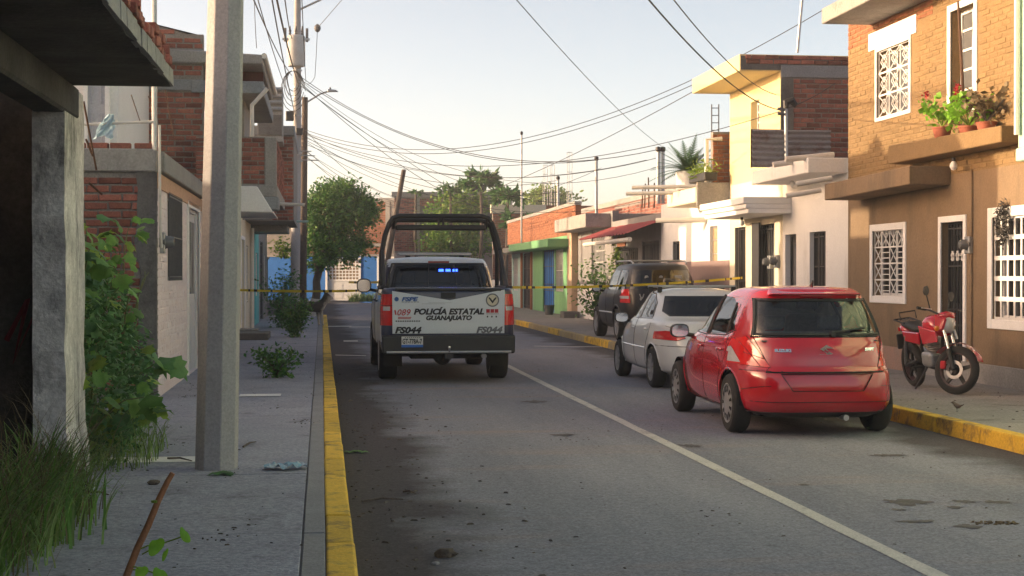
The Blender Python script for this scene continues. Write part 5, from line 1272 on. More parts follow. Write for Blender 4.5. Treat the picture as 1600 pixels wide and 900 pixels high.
S.panel('side_window', [(.78, .995), (.32, 1.315), (-.06, 1.345), (-.06, .985)], 'L', M_CDARK, -.004, both=True)
S.panel('side_window', [(-.14, .985), (-.14, 1.345), (-.52, 1.325), (-.78, 1.2), (-.90, 1.0)], 'L', M_CDARK, -.004, both=True)
S.panel('windscreen', [(-.64, 1.0), (.64, 1.0), (.5, 1.34), (-.5, 1.34)], 'F', M_CMID, -.004)
S.panel('rear_window', [(-.56, 1.03), (.56, 1.03), (.62, 1.10), (.53, 1.31), (-.53, 1.31), (-.62, 1.10)], 'B', M_CDARK, .003)
for s in (-1, 1): S.panel('tail_lamp', [(s * .50, .735), (s * .60, .70), (s * .84, .71), (s * .835, .80), (s * .70, .83), (s * .55, .81)], 'B', M_LAMPR, .012)
S.split(wc_, P_WHT)
for v in 'LR':
    S.seam(wc_, [(.85, .30), (.95, .6), (.85, .97)], v); S.seam(wc_, [(-.105, .28), (-.105, .975)], v, .005); S.seam(wc_, [(-1.02, .985), (-1.02, .8), (-.85, .5), (-.8, .28)], v)
    S.seam(wc_, [(-.10, .98), (-.10, 1.36)], v, .018, P_WHT, 'pillar_trim'); S.seam(wc_, [(.82, .985), (-.1, .975), (-.95, .99)], v, .007, M_BLACKP, 'window_trim')
    S.seam(wc_, [(.78, 1.0), (.32, 1.33), (-.1, 1.36), (-.52, 1.34), (-.80, 1.21), (-.93, 1.0)], v, .008, M_SEAM, 'door_gap')
    S.seam(wc_, [(.92, .56), (-.85, .56)], v, .012, P_WHT, 'rub_strip'); S.seam(wc_, [(-1.6, .9), (-1.9, .86)], v, .003)
    for hy in (.0, -.86):
        h, n = S.hit(None, v, hy, .83); MB().tube([h + n * .01 + Vector((0, -.08, 0)), h + n * .03, h + n * .01 + Vector((0, .08, 0))], .016, 8).build('door_handle', P_WHT, wc_, smooth=True)
    for ay in (AR, AF): S.seam(wc_, [(ay + .34 * math.cos(a), .30 + .34 * math.sin(a)) for a in np.linspace(-.1, math.pi + .1, 15)], v, .011, P_WHT, 'wheel_arch')
S.seam(wc_, [(-.56, 1.03), (.56, 1.03), (.62, 1.10), (.53, 1.31), (-.53, 1.31), (-.62, 1.10)], 'B', .008, M_BLACKP, 'window_trim', closed=True)
S.seam(wc_, [(-.8, .62), (.8, .62)], 'B', .005)
for s in (-1, 1): mirror(wc_, (s * .90, .60, .965), s, M_BLACKP)
for y in (.02, -.62):
    rb = MB().tube([(-.60, y, 1.45), (.60, y, 1.45)], .02, 8).build('roof_bar', M_GALV, wc_)
    for s in (-1, 1): MB().box(s * .56 - .03, s * .56 + .03, y - .03, y + .03, 1.36, 1.445).build('bar_foot', M_BLACKP, rb)
wheels(wc_, (AR, AF), .83, .295, .185, 'multi')
MB().box(-.6, .6, -1.8, 1.7, .21, .25).build('underbody', M_UNDER, wc_); MB().box(-.6, .6, -1.3, .9, .5, .56).build('floor', M_UNDER, wc_)
seats(wc_, (.1, -.8), .33, .42)
MB().tube([(-.12, -.35, 1.42), (-.1, -.42, 1.50)], .012, 6).build('antenna', M_BLACKP, wc_)

# ---- black sport utility
sv = thing('black_suv', 'black tall utility vehicle with roof rails parked on the right pavement', 'suv', (7.48, 35.3, PH), 0, local=True)
S = Shell([(.25, .70, 2.0, -2.1, 3, 5), (.34, .86, 2.2, -2.24, 2.8, 5), (.55, .905, 2.28, -2.30, 2.8, 5), (.75, .915, 2.26, -2.29, 2.8, 5), (.95, .91, 2.1, -2.26, 3, 4.8), (1.05, .895, 1.6, -2.24, 3.4, 4.6), (1.12, .87, 1.15, -2.21, 3.8, 4.6), (1.25, .83, .95, -2.15, 4, 4.6), (1.45, .765, .68, -2.06, 4.2, 4.6), (1.60, .705, .42, -1.99, 4.2, 4.4), (1.68, .66, .25, -1.93, 4, 4.2), (1.72, .58, 0, -1.82, 3.4, 3.6), (1.735, .45, -.3, -1.5, 3, 3)], nz=50, N=120)
AR, AF = -1.28, 1.34
for ay in (AR, AF): kill(S, ngon(ay, .37, .42, 20))
S.panel('door', [(.95, .40), (1.05, .7), (1.0, 1.1), (.0, 1.12), (.0, .38)], 'L', P_BLK, both=True)
S.panel('door', [(-.01, .38), (-.01, 1.12), (-1.0, 1.12), (-1.0, .85), (-.85, .6), (-.82, .38)], 'L', P_BLK, both=True)
S.panel('side_window', [(.85, 1.16), (.45, 1.56), (.04, 1.60), (.04, 1.14)], 'L', M_CMID, -.004, both=True)
S.panel('side_window', [(-.04, 1.14), (-.04, 1.60), (-.85, 1.60), (-.95, 1.14)], 'L', M_CMID, -.004, both=True)
S.panel('side_window', [(-1.03, 1.14), (-.95, 1.60), (-1.62, 1.58), (-1.82, 1.16)], 'L', M_CDARK, -.004, both=True)
S.panel('tailgate', [(-.70, .62), (.70, .62), (.72, 1.14), (-.72, 1.14)], 'B', P_BLK, .001)
S.panel('rear_window', [(-.73, 1.17), (.73, 1.17), (.64, 1.58), (-.64, 1.58)], 'B', M_CDARK, .002)
S.panel('windscreen', [(-.75, 1.14), (.75, 1.14), (.6, 1.62), (-.6, 1.62)], 'F', M_CMID, -.004)
for s in (-1, 1): S.panel('tail_lamp', [(s * .74, .86), (s * .93, .86), (s * .93, 1.16), (s * .75, 1.16)], 'B', M_LAMPR, .008)
for s in (-1, 1): S.panel('reverse_lamp', [(s * .76, .95), (s * .90, .95), (s * .90, 1.01), (s * .76, 1.01)], 'B', M_LAMPW, .01)
S.split(sv, P_BLK)
for v in 'LR':
    S.seam(sv, [(.0, .38), (.0, 1.12)], v, .005); S.seam(sv, [(-1.0, 1.12), (-1.0, .85), (-.85, .6)], v, .005)
    S.seam(sv, [(.95, .62), (-.85, .62)], v, .02, M_GALV, 'rub_strip')
    for ay in (AR, AF): S.seam(sv, [(ay + .43 * math.cos(a), .37 + .43 * math.sin(a)) for a in np.linspace(-.1, math.pi + .1, 15)], v, .02, M_BLACKP, 'wheel_arch')
for s in (-1, 1):
    mirror(sv, (s * 1.0, .72, 1.16), s, P_BLK)
    rl = MB().tube([(s * .60, .3, 1.73), (s * .62, .1, 1.79), (s * .62, -1.5, 1.79), (s * .60, -1.75, 1.73)], .018, 8).build('roof_rail', M_GALV, sv, smooth=True)
for y in (-.1, -1.2): MB().tube([(-.62, y, 1.80), (.62, y, 1.80)], .016, 8).build('roof_bar', M_GALV, sv)
# round stickers on the rear glass, rabbit-ear decal
for x in (-.38, -.06): h, n = S.hit(None, 'B', x, 1.42); MB().lathe([(.045, -.008), (.045, 0), (.001, 0)], 16, h + n * .006, 'y').build('sticker', mat('sticker', (.4, .4, .4), fineamt=.1), sv)
h, n = S.hit(None, 'B', .33, 1.43); MB().box(h.x - .08, h.x + .08, h.y - .012, h.y - .004, h.z - .04, h.z + .04).build('sticker', mat('sticker', (.4, .4, .4)), sv)
h, n = S.hit(None, 'B', -.52, .98); b = MB(); fe = Fr((h.x, h.y - .006, h.z), (1, 0, 0), (0, -1, 0))
b.prism([(.045 * math.cos(a), .045 * math.sin(a) - .03) for a in np.linspace(0, 6.28, 12)[:-1]], fe, 0, .004)
for s in (-1, 1): b.prism([(s * .01, .0), (s * .035, .0), (s * .06, .075), (s * .035, .085)], fe, .001, .005)
b.build('decal', mat('sticker', (.4, .4, .4)), sv)
wheels(sv, (AR, AF), .90, .36, .23, 'five')
MB().box(-.7, .7, -2.0, 1.9, .28, .32).build('underbody', M_UNDER, sv); MB().box(-.7, .7, -1.9, 1.0, .6, .66).build('floor', M_UNDER, sv)
MB().box(-.30, .16, -2.325, -2.31, .72, .86).build('number_plate', M_PALE if 'M_PALE' in globals() else M_WHITE, sv)
seats(sv, (.2, -.75), .38, .68)
# ---- police pickup
tk = thing('police_pickup', 'navy and white state police pickup with roll cage stopped in the road', 'pickup truck', (1.88, 22.95, 0), 0, local=True)
S = Shell([(.46, .97, 1.90, .06, 9, 14), (.52, .995, 1.905, .03, 9, 14), (.80, 1.015, 1.905, .015, 9, 14), (1.05, 1.015, 1.905, .02, 9, 14), (1.30, 1.0, 1.905, .03, 9, 14), (1.40, .985, 1.9, .035, 9, 14), (1.425, .96, 1.88, .06, 9, 14)], nz=26, N=120)
AR, AF = 1.18, 4.92
kill(S, ngon(AR, .42, .48, 20))
S.panel('side_livery', [(.12, .62), (1.9, .62), (1.9, 1.16), (.12, 1.30)], 'L', P_PALE, .0015, both=True)
for s in (-1, 1):
    S.panel('tail_lamp', [(s * .835, .87), (s * 1.03, .87), (s * 1.03, 1.335), (s * .835, 1.335)], 'B', M_LAMPR, .006)
    S.panel('reverse_lamp', [(s * .87, 1.09), (s * .97, 1.09), (s * .97, 1.15), (s * .87, 1.15)], 'B', M_LAMPW, .009)
    S.panel('tail_lamp', [(s * .835, 1.155), (s * 1.03, 1.155), (s * 1.03, 1.175), (s * .835, 1.175)], 'B', M_LAMPD, .006)
S.panel('tailgate', [(-.815, .755), (.815, .755), (.815, 1.41), (-.815, 1.41)], 'B', P_NAVY, .003)
S.split(tk, P_NAVY, 'bed')
S.seam(tk, [(-.82, .75), (-.82, 1.41)], 'B', .007); S.seam(tk, [(.82, .75), (.82, 1.41)], 'B', .007); S.seam(tk, [(-.82, .905), (.82, .905)], 'B', .004)
tg_ = [c for c in tk.children if c.name.startswith('tailgate')][0]
F0 = Fr((0, .012, 0), (1, 0, 0), (0, -1, 0))
MB().box(-.80, .80, -.012, .02, 1.385, 1.425).build('tailgate_cap', M_BLACKP, tg_, bevel=.01)
MB().fbox(F0, -.11, .11, 1.27, 1.36, -.01, .004).build('tailgate_handle', M_BLACKP, tg_, bevel=.01)
MB().prism([(-.835, .747), (.845, .747), (.85, 1.405), (.02, 1.245), (-.84, 1.385)], F0, -.003, .008).build('livery_panel', mat('livery_white', (.56, .61, .67), (.52, .57, .63), scale=3, rough=.4, fineamt=.02), tg_)
M_INK = mat('ink_navy', (.012, .014, .022), rough=.5, fineamt=0); M_INKR = mat('ink_red', (.42, .02, .03), rough=.5, fineamt=0); M_INKG = mat('ink_grey', (.13, .14, .17), rough=.5, fineamt=0); M_INKB = mat('ink_blue', (.03, .10, .32), rough=.5, fineamt=0)
def dec(body, x, z, w, h, m, **kw):
    kw.setdefault('bold', .004); kw.setdefault('shear', .25)
    return lettering('lettering', body, h / .72, m, tg_, (x, F0.o.y - .0105, z), (1, 0, 0), w=w, **kw)
dec('FSPE', -.70, 1.235, .25, .06, M_INKB); dec('089', -.765, 1.02, .20, .095, M_INKR, bold=.001); dec('POLICÍA ESTATAL', -.52, 1.035, 1.06, .085, M_INK, bold=.006)
dec('GUANAJUATO', -.335, .95, .69, .066, M_INK, bold=.005); dec('FS044', -.80, .757, .40, .09, M_INK, bold=.006); dec('FS044', .42, .757, .40, .09, M_INKG, bold=.006)
b = MB(); b.tube([(-.80, F0.o.y - .01, 1.10), (-.785, F0.o.y - .01, 1.03)], .012, 6); b.build('phone_mark', M_INKR, tg_)
b = MB(); [b.fbox(F0, -.70 + .045 * k, -.665 + .045 * k, 1.215, 1.224, .008, .0095) for k in range(6)]; b.build('fine_print', M_INKG, tg_)
b = MB(); [b.fbox(F0, -.755, -.755 + w, .985 - .02 * k, .997 - .02 * k, .008, .0095) for k, w in enumerate((.2, .19))]; b.build('fine_print', M_INKR, tg_)
b = MB(); [b.fbox(F0, -.79 + .034 * k, -.765 + .034 * k, .925, .943, .008, .0095) for k in range(11)]; b.build('fine_print', M_INK, tg_)
b = MB(); [b.fbox(F0, -.40 + .1 * k, -.62 + .22 + .35 + .1 * k, 1.19 + .016 * k, 1.193 + .016 * k, .008, .009) for k in range(2)]; b.build('fine_line', M_INKG, tg_)
fe = Fr((.665, F0.o.y, 1.245), (1, 0, 0), (0, -1, 0)); cir = lambda r, n=24: [(r * math.cos(2 * math.pi * k / n), r * math.sin(2 * math.pi * k / n)) for k in range(n)]
cr_ = MB().prism(cir(.102), fe, .006, .0095).build('crest', M_INKG, tg_); 
for r_, m_, d in ((.082, mat('crest_cream', (.55, .52, .42), fineamt=0), .0105),): MB().prism(cir(r_), fe, .007, d).build('crest_disc', m_, tg_)
b = MB(); 
for s in (-1, 1): b.prism([(0, -.05), (s * .06, .03), (s * .055, .05), (s * .02, .02), (0, -.01)], fe, .009, .0118 + .0002 * s)
b.build('crest_eagle', M_INK, tg_)
fe = Fr((-.775, F0.o.y, 1.262), (1, 0, 0), (0, -1, 0)); MB().prism(cir(.034, 12), fe, .006, .0095).build('badge_mark', M_INKB, tg_)
b = MB(); [b.fbox(F0, .57 + .064 * k, .625 + .064 * k, 1.055, 1.11, .008, .0098) for k in range(3)]; b.build('red_block', M_INKR, tg_)
b = MB(); [b.fbox(F0, .58 + .066 * k, .60 + .066 * k, .985, 1.01, .008, .0095) for k in range(3)]; b.fbox(F0, .57, .76, 1.035, 1.041, .008, .0095); b.build('fine_print', M_INK, tg_)
# rear bumper with plate and tow ball
b = MB().hexa([(-.99, -.14, .45), (.99, -.14, .45), (.98, .2, .45), (-.98, .2, .45), (-1.0, -.12, .725), (1.0, -.12, .725), (.99, .2, .725), (-.99, .2, .725)])
bp = b.build('rear_bumper', M_BLACKP, tk, bevel=.03, seg=3)
MB().tube([(-.93, -.15, .475), (.93, -.15, .475)], .02, 8).build('bumper_edge', M_GALV, bp, smooth=True)
MB().lathe([(.001, .05), (.02, .045), (.027, .025), (.02, 0), (.012, -.01), (.012, -.05)], 12, (.0, -.17, .52)).build('tow_ball', M_CHROME, bp, smooth=True)
MB().box(-.06, .06, -.17, .1, .38, .45).build('tow_hitch', M_IRON, bp)
pl = MB().box(-.71, -.39, -.156, -.145, .55, .71).build('number_plate', mat('plate_white', (.6, .61, .62), fineamt=.03), bp, bevel=.004)
MB().box(-.71, -.39, -.158, -.1561, .55, .588).build('plate_band', mat('plate_blue', (.04, .16, .55), fineamt=.05), pl)
lettering('plate_lettering', 'GT-778A-7', .10, M_INK, pl, (-.695, -.1575, .605), (1, 0, 0), w=.29, bold=.003)
b = MB(); [b.box(-.66 + .03 * k, -.64 + .03 * k, -.1578, -.156, .69, .70) for k in range(8)]; b.build('plate_small_print', M_INK, pl)
# underside
MB().box(-.55, .55, .2, 5.2, .36, .5).build('chassis', M_UNDER, tk); MB().lathe([(.001, -.16), (.12, -.1), (.15, 0), (.12, .1), (.001, .16)], 16, (0, AR, .36), 'y').build('differential', M_IRON, tk, smooth=True)
MB().tube([(-.9, AR, .40), (.9, AR, .40)], .06, 10).build('rear_axle', M_IRON, tk); MB().tube([(.55, .1, .40), (.55, 1.0, .42)], .04, 8).build('exhaust', M_GALV, tk)
for s in (-1, 1): MB().box(s * .8 - .14, s * .8 + .14, AR - .5, AR - .485, .22, .5).build('mud_flap', M_RUBBER, tk)
# cab and bonnet
S = Shell([(.42, .95, 5.70, 1.93, 5, 12), (.55, .985, 5.80, 1.92, 5, 12), (.80, 1.0, 5.85, 1.915, 5, 12), (1.05, 1.0, 5.84, 1.915, 5, 12), (1.16, .99, 5.70, 1.92, 5, 12), (1.22, .975, 4.95, 1.925, 6, 12), (1.30, .955, 4.55, 1.935, 7, 11), (1.40, .925, 4.38, 1.95, 7, 10), (1.60, .895, 4.05, 2.02, 7, 9), (1.78, .84, 3.72, 2.10, 6, 8), (1.86, .80, 3.5, 2.17, 5, 7), (1.905, .74, 3.3, 2.26, 4, 5), (1.92, .5, 3.1, 2.5, 3.5, 4)], nz=46, N=132)
kill(S, ngon(AF, .42, .47, 20))
S.panel('roof', [(-1, 2.0), (1, 2.0), (1, 4.2), (-1, 4.2)], 'T', P_PALE)
S.panel('door', [(3.12, .52), (3.12, 1.335), (4.28, 1.335), (4.45, 1.1), (4.4, .52)], 'L', P_PALE, both=True); S.panel('door', [(2.05, .52), (2.05, 1.335), (3.1, 1.335), (3.1, .52)], 'L', P_PALE, both=True)
S.panel('side_window', [(3.16, 1.35), (3.16, 1.76), (3.55, 1.74), (4.2, 1.36)], 'L', M_CDARK, -.004, both=True); S.panel('side_window', [(2.2, 1.35), (2.3, 1.74), (3.08, 1.76), (3.08, 1.35)], 'L', M_CDARK, -.004, both=True)
S.panel('rear_window', [(-.85, 1.41), (.85, 1.41), (.75, 1.81), (-.75, 1.81)], 'B', M_CMID, .002)
S.panel('windscreen', [(-.82, 1.30), (.82, 1.30), (.64, 1.82), (-.64, 1.82)], 'F', M_CMID, -.004)
S.split(tk, P_NAVY, 'cab')
S.seam(tk, [(-.85, 1.41), (.85, 1.41), (.75, 1.81), (-.75, 1.81)], 'B', .012, M_BLACKP, 'window_trim', closed=True); S.seam(tk, [(-.17, 1.43), (-.15, 1.79)], 'B', .008, M_BLACKP, 'window_trim'); S.seam(tk, [(.30, 1.43), (.27, 1.79)], 'B', .008, M_BLACKP, 'window_trim')
for v in 'LR':
    for pts in ([(3.11, .5), (3.11, 1.34)], [(4.3, 1.34), (4.45, 1.1), (4.4, .5)], [(2.05, .5), (2.05, 1.3)]): S.seam(tk, pts, v, .005)
    S.seam(tk, [(4.35, 1.335), (2.1, 1.335)], v, .009, M_BLACKP, 'window_trim'); S.seam(tk, [(3.12, 1.34), (3.12, 1.77)], v, .02, M_BLACKP, 'pillar_trim')
    for hy in (3.3, 2.25): h, n = S.hit(None, v, hy, 1.2); MB().tube([h + n * .01 + Vector((0, -.1, 0)), h + n * .035, h + n * .01 + Vector((0, .1, 0))], .016, 8).build('door_handle', M_BLACKP, tk, smooth=True)
for s in (-1, 1): mirror(tk, (s * 1.15, 4.05, 1.44), s, M_BLACKP, .13, .2)
MB().box(-.17, .17, 1.935, 1.96, 1.82, 1.85).build('brake_lamp', M_LAMPD, tk)
seats(tk, (3.55,), .42, .85); MB().box(-.7, .7, 2.25, 2.6, .9, 1.45).build('rear_bench', M_SEAT, tk, bevel=.05)
MB().box(-.8, .8, 4.05, 4.3, 1.1, 1.33).build('dashboard', M_SEAT, tk)
MB().box(-.85, .85, 2.1, 4.4, .6, .66).build('floor', M_UNDER, tk)
# low light bar on the roof and the lit blue strobes behind the rear glass
lb = MB().box(-.62, .62, 2.75, 3.0, 1.95, 2.0).build('light_bar', M_GALV, tk, bevel=.02)
for s in (-1, 1): MB().box(s * .45 - .04, s * .45 + .04, 2.8, 2.95, 1.90, 1.949).build('bracket', M_BLACKP, lb)
MB().box(-.60, .60, 2.742, 2.749, 1.96, 1.988).build('lens', M_LAMPW, lb)
st = MB().box(-.02, .38, 2.2, 2.24, 1.66, 1.74).build('strobe_housing', M_BLACKP, tk)
for k in range(3): MB().box(.02 + k * .115, .10 + k * .115, 2.19, 2.199, 1.68, 1.72).build('strobe', mat('strobe_blue', (.02, .06, 1.0), rough=.3, fineamt=0, emit=14.0), st)
# roll cage in the bed
def hoop(y0, y1, r, wb, wt, zt):
    return MB().tube([(-wb, y0, 1.40), (-wb, (y0 + y1) / 2, 1.95), (-wb + .06, y1, 2.25), (-wt - .06, y1, zt - .12), (-wt, y1, zt - .03), (-wt + .1, y1, zt), (wt - .1, y1, zt), (wt, y1, zt - .03), (wt + .06, y1, zt - .12), (wb - .06, y1, 2.25), (wb, (y0 + y1) / 2, 1.95), (wb, y0, 1.40)], r, 12).build('roll_hoop', M_BLACKP, tk, smooth=True)
hoop(1.15, 1.45, .038, .95, .76, 2.56); hoop(1.75, 1.72, .034, .93, .77, 2.50)
MB().box(-.72, .72, 1.42, 1.62, 2.335, 2.42).build('cross_beam', M_BLACKP, tk, bevel=.02)
for x in (-.03, .03): MB().tube([(x, 1.46, 2.54), (x * 1.3, 1.44, 2.36)], .018, 8).build('stay', M_BLACKP, tk)
for s in (-1, 1):
    MB().tube([(s * .74, 1.45, 2.5), (s * .74, 1.72, 2.38)], .03, 8).build('stay', M_BLACKP, tk); MB().tube([(s * .94, .45, 1.44), (s * .93, 1.3, 2.0)], .03, 8).build('stay', M_BLACKP, tk)
    MB().box(s * .95 - .05, s * .95 + .05, .3, 1.85, 1.42, 1.455).build('bed_rail', M_BLACKP, tk, bevel=.01)
wheels(tk, (AR, AF), 1.0, .40, .27, 'five')
# ================================================================= motorcycle
def rot(th): return Matrix.Rotation(th, 4, 'Z')
mo = thing('red_motorcycle', 'red and silver street motorcycle parked on the right pavement by the dark door', 'motorcycle', (7.80, 18.8, PH), R(180 + 2), local=True)
# local: front towards +y; rear axle y=-.62, front axle y=.66 ; leaning on its side stand
RW, FW = -.64, .66
def bike_wheel(parent, M, r, w, disc=True, name='wheel'):
    def T(b): b.v = [tuple(M @ Vector(v)) for v in b.v]; return b
    b = MB(); n = 36; prof = [(r - .085, -w * .42), (r - .06, -w * .5), (r - .02, -w * .38), (r, -.012), (r, .012), (r - .02, w * .38), (r - .06, w * .5), (r - .085, w * .42)]
    ty = T(MB().lathe(prof, 40, (0, 0, 0), 'x')).build('tyre', M_RUBBER, parent, smooth=True)
    rim = T(MB().lathe([(r - .08, -.03), (r - .1, -.028), (r - .105, 0), (r - .1, .028), (r - .08, .03)], 40, (0, 0, 0), 'x')).build('rim', mat('rim_dark', (.05, .04, .045), (.12, .03, .035), scale=3, rough=.4), ty, smooth=True)
    b = MB()
    for k in range(5):
        a = 2 * math.pi * k / 5 + .3; ra = Vector((0, math.cos(a), math.sin(a))); ta = Vector((0, -math.sin(a), math.cos(a))); X = Vector((.014, 0, 0))
        q = [ra * .03 - ta * .028, ra * .03 + ta * .028, ra * (r - .1) + ta * .018, ra * (r - .1) - ta * .018]; b.hexa([p - X for p in q] + [p + X for p in q])
    b.lathe([(.001, -.05), (.04, -.05), (.045, 0), (.04, .05), (.001, .05)], 16, (0, 0, 0), 'x'); T(b).build('spokes', M_BLACKP, ty)
    if disc:
        T(MB().lathe([(.075, .062), (.115, .062), (.115, .067), (.075, .067), (.075, .062)], 32, (0, 0, 0), 'x')).build('brake_disc', M_GALV, ty)
    return ty
lean = Matrix.Rotation(R(8), 4, 'Y')
rt = bike_wheel(mo, lean @ Matrix.Translation((0, RW, .30)), .30, .11, False)
steer = R(38)                          # forks turned towards the bike's left
head = Vector((0, .42, .86)); FA = Vector((0, FW, .30)); ax = (head - FA).normalized()
MS = lean @ Matrix.Translation(head) @ Matrix.Rotation(steer, 4, ax) @ Matrix.Translation(-head)
bike_wheel(mo, MS @ Matrix.Translation(FA), .30, .095, True)
P_BRED = mat('bike_red', (.42, .012, .03), (.36, .012, .03), scale=3, rough=.22, fineamt=0, coat=.9); M_SILV = mat('bike_silver', (.55, .56, .58), rough=.25, metal=.3, fineamt=0, coat=.5)
def L_(b, M=lean): b.v = [tuple(M @ Vector(v)) for v in b.v]; return b
def blob(secs, n=14):                  # secs: (centre, half width x, half height) rings along the bike
    b = MB()
    for (c, hx, hz) in secs:
        for k in range(n): a = 2 * math.pi * k / n; cc, ss = math.cos(a), math.sin(a); b.v.append((c[0] + hx * math.copysign(abs(cc) ** .8, cc), c[1], c[2] + hz * math.copysign(abs(ss) ** .8, ss)))
    for i in range(len(secs) - 1):
        for k in range(n): b.f.append((i * n + k, i * n + (k + 1) % n, i * n + n + (k + 1) % n, i * n + n + k))
    b.f.append(tuple(range(n))); b.f.append(tuple(range((len(secs) - 1) * n, len(secs) * n))); return b
L_(blob([((0, -.02, .80), .08, .07), ((0, .06, .83), .13, .11), ((0, .2, .86), .165, .13), ((0, .33, .85), .15, .12), ((0, .44, .80), .10, .09)])).build('fuel_tank', P_BRED, mo, smooth='all')
for s in (-1, 1):
    L_(MB().hexa([(s * .13, .12, .62), (s * .17, .12, .62), (s * .15, .5, .66), (s * .12, .5, .66), (s * .15, .05, .86), (s * .175, .05, .86), (s * .14, .46, .80), (s * .11, .46, .80)])).build('tank_shroud', M_SILV if s < 0 else P_BRED, mo, bevel=.02, seg=2)
    L_(MB().hexa([(s * .10, -.5, .62), (s * .13, -.5, .62), (s * .14, -.05, .60), (s * .11, -.05, .60), (s * .09, -.62, .76), (s * .12, -.62, .76), (s * .14, -.05, .76), (s * .10, -.05, .76)])).build('side_panel', P_BRED, mo, bevel=.015)
L_(blob([((0, -.66, .84), .09, .035), ((0, -.45, .83), .125, .05), ((0, -.2, .79), .13, .05), ((0, .0, .79), .09, .05)])).build('saddle', mat('vinyl_black', (.02, .02, .02), rough=.55), mo, smooth='all')
L_(blob([((0, -.85, .80), .03, .03), ((0, -.72, .78), .09, .05), ((0, -.5, .76), .11, .05)])).build('tail_cowl', P_BRED, mo, smooth='all')
L_(MB().tube([(-.11, -.5, .86), (-.11, -.82, .90), (.11, -.82, .90), (.11, -.5, .86)], .011, 8)).build('rear_rack', M_BLACKP, mo); L_(MB().tube([(-.11, -.6, .90), (-.11, -.62, 1.0), (.11, -.62, 1.0), (.11, -.6, .90)], .009, 8)).build('rear_rack', M_BLACKP, mo)
for x in (-.05, 0, .05): L_(MB().tube([(x, -.58, .885), (x, -.82, .9)], .006, 6)).build('rack_bar', M_BLACKP, mo)
L_(MB().box(-.05, .05, -.87, -.84, .74, .79)).build('tail_lamp', M_LAMPR, mo); L_(MB().box(-.08, .08, -.9, -.86, .5, .7)).build('rear_fender', M_BLACKP, mo, bevel=.01)
# engine, frame, exhaust, stand
eng = L_(MB().box(-.14, .14, -.06, .22, .32, .52)).build('engine', M_GALV, mo, bevel=.05, seg=3)
L_(MB().lathe([(.001, -.19), (.09, -.18), (.1, -.13), (.1, .0)], 20, (0, .03, .41), 'x')).build('crankcase_cover', M_ALU, eng, smooth=True)
for k in range(6): L_(MB().box(-.1, .1, .06, .26, .53 + k * .028, .543 + k * .028)).build('cooling_fin', M_ALU, eng)
L_(MB().tube([(0, .42, .82), (0, .28, .45), (0, .2, .28), (0, -.25, .30), (0, -.3, .55), (0, -.1, .72), (0, .36, .78)], .022, 8)).build('frame', M_BLACKP, mo, smooth=True)
for s in (-1, 1): L_(MB().tube([(s * .09, -.28, .38), (s * .1, RW, .30)], .024, 8)).build('swing_arm', M_BLACKP, mo); L_(MB().tube([(s * .11, -.5, .70), (s * .11, RW + .02, .32)], .025, 8)).build('shock_absorber', M_IRONG, mo)
L_(MB().tube([(-.08, .26, .5), (-.12, .3, .36), (-.15, .1, .25), (-.17, -.3, .27), (-.18, -.52, .36), (-.185, -.8, .46)], [.02, .022, .022, .024, .045, .05], 10)).build('exhaust', M_IRONG, mo, smooth=True)
L_(MB().tube([(-.19, -.5, .41), (-.19, -.74, .49)], .03, 8)).build('heat_shield', M_ALU, mo)
MB().tube([(.12, -.02, .3), (.26, -.08, .012)], .013, 8).build('side_stand', M_BLACKP, mo)
for s in (-1, 1): L_(MB().tube([(s * .1, -.05, .33), (s * .26, -.05, .33)], .014, 8)).build('foot_peg', M_RUBBER, mo)
# front end (turns with the forks)
for s in (-1, 1):
    L_(MB().tube([FA + Vector((s * .085, 0, 0)), FA.lerp(head, .45) + Vector((s * .085, .02, 0))], .03, 10), MS).build('fork_slider', M_BLACKP, mo, smooth=True); L_(MB().tube([FA.lerp(head, .42) + Vector((s * .085, .02, 0)), head + Vector((s * .085, .02, .06))], .02, 10), MS).build('fork_tube', M_CHROME, mo, smooth=True)
L_(MB().box(.1, .14, FW - .16, FW - .09, .3, .4), MS).build('brake_caliper', mat('caliper_red', (.45, .02, .03), fineamt=0), mo, bevel=.01)
b = MB(); n = 12
for i in range(n + 1):
    a = R(20) + R(125) * i / n
    for x in (-.07, 0, .07): b.v.append((x, FW + .335 * math.cos(a), .30 + (.335 + (.012 if x == 0 else 0)) * math.sin(a)))
for i in range(n):
    for k in range(2): b.f.append((i * 3 + k, i * 3 + k + 1, i * 3 + 4 + k, i * 3 + 3 + k))
L_(b, MS).build('front_mudguard', P_BRED, mo, smooth='all')
L_(blob([((0, .56, .86), .02, .03), ((0, .54, .86), .10, .10), ((0, .46, .87), .12, .12), ((0, .4, .88), .1, .1)]), MS).build('headlamp', M_LAMPW, mo, smooth='all')
L_(blob([((0, .55, .98), .06, .03), ((0, .50, .97), .13, .06), ((0, .40, .95), .13, .06)]), MS).build('headlamp_cowl', P_BRED, mo, smooth='all')
for s in (-1, 1): L_(MB().hexa([(s * .09, .38, .74), (s * .13, .38, .74), (s * .13, .5, .78), (s * .09, .5, .78), (s * .1, .36, .98), (s * .15, .36, .98), (s * .13, .54, .93), (s * .09, .54, .93)]), MS).build('cowl_side', P_BRED, mo, bevel=.02)
hb = L_(MB().tube([(-.36, .26, 1.03), (-.2, .34, 1.02), (-.1, .42, .98), (.1, .42, .98), (.2, .34, 1.02), (.36, .26, 1.03)], .013, 8), MS).build('handlebar', M_IRONG, mo, smooth=True)
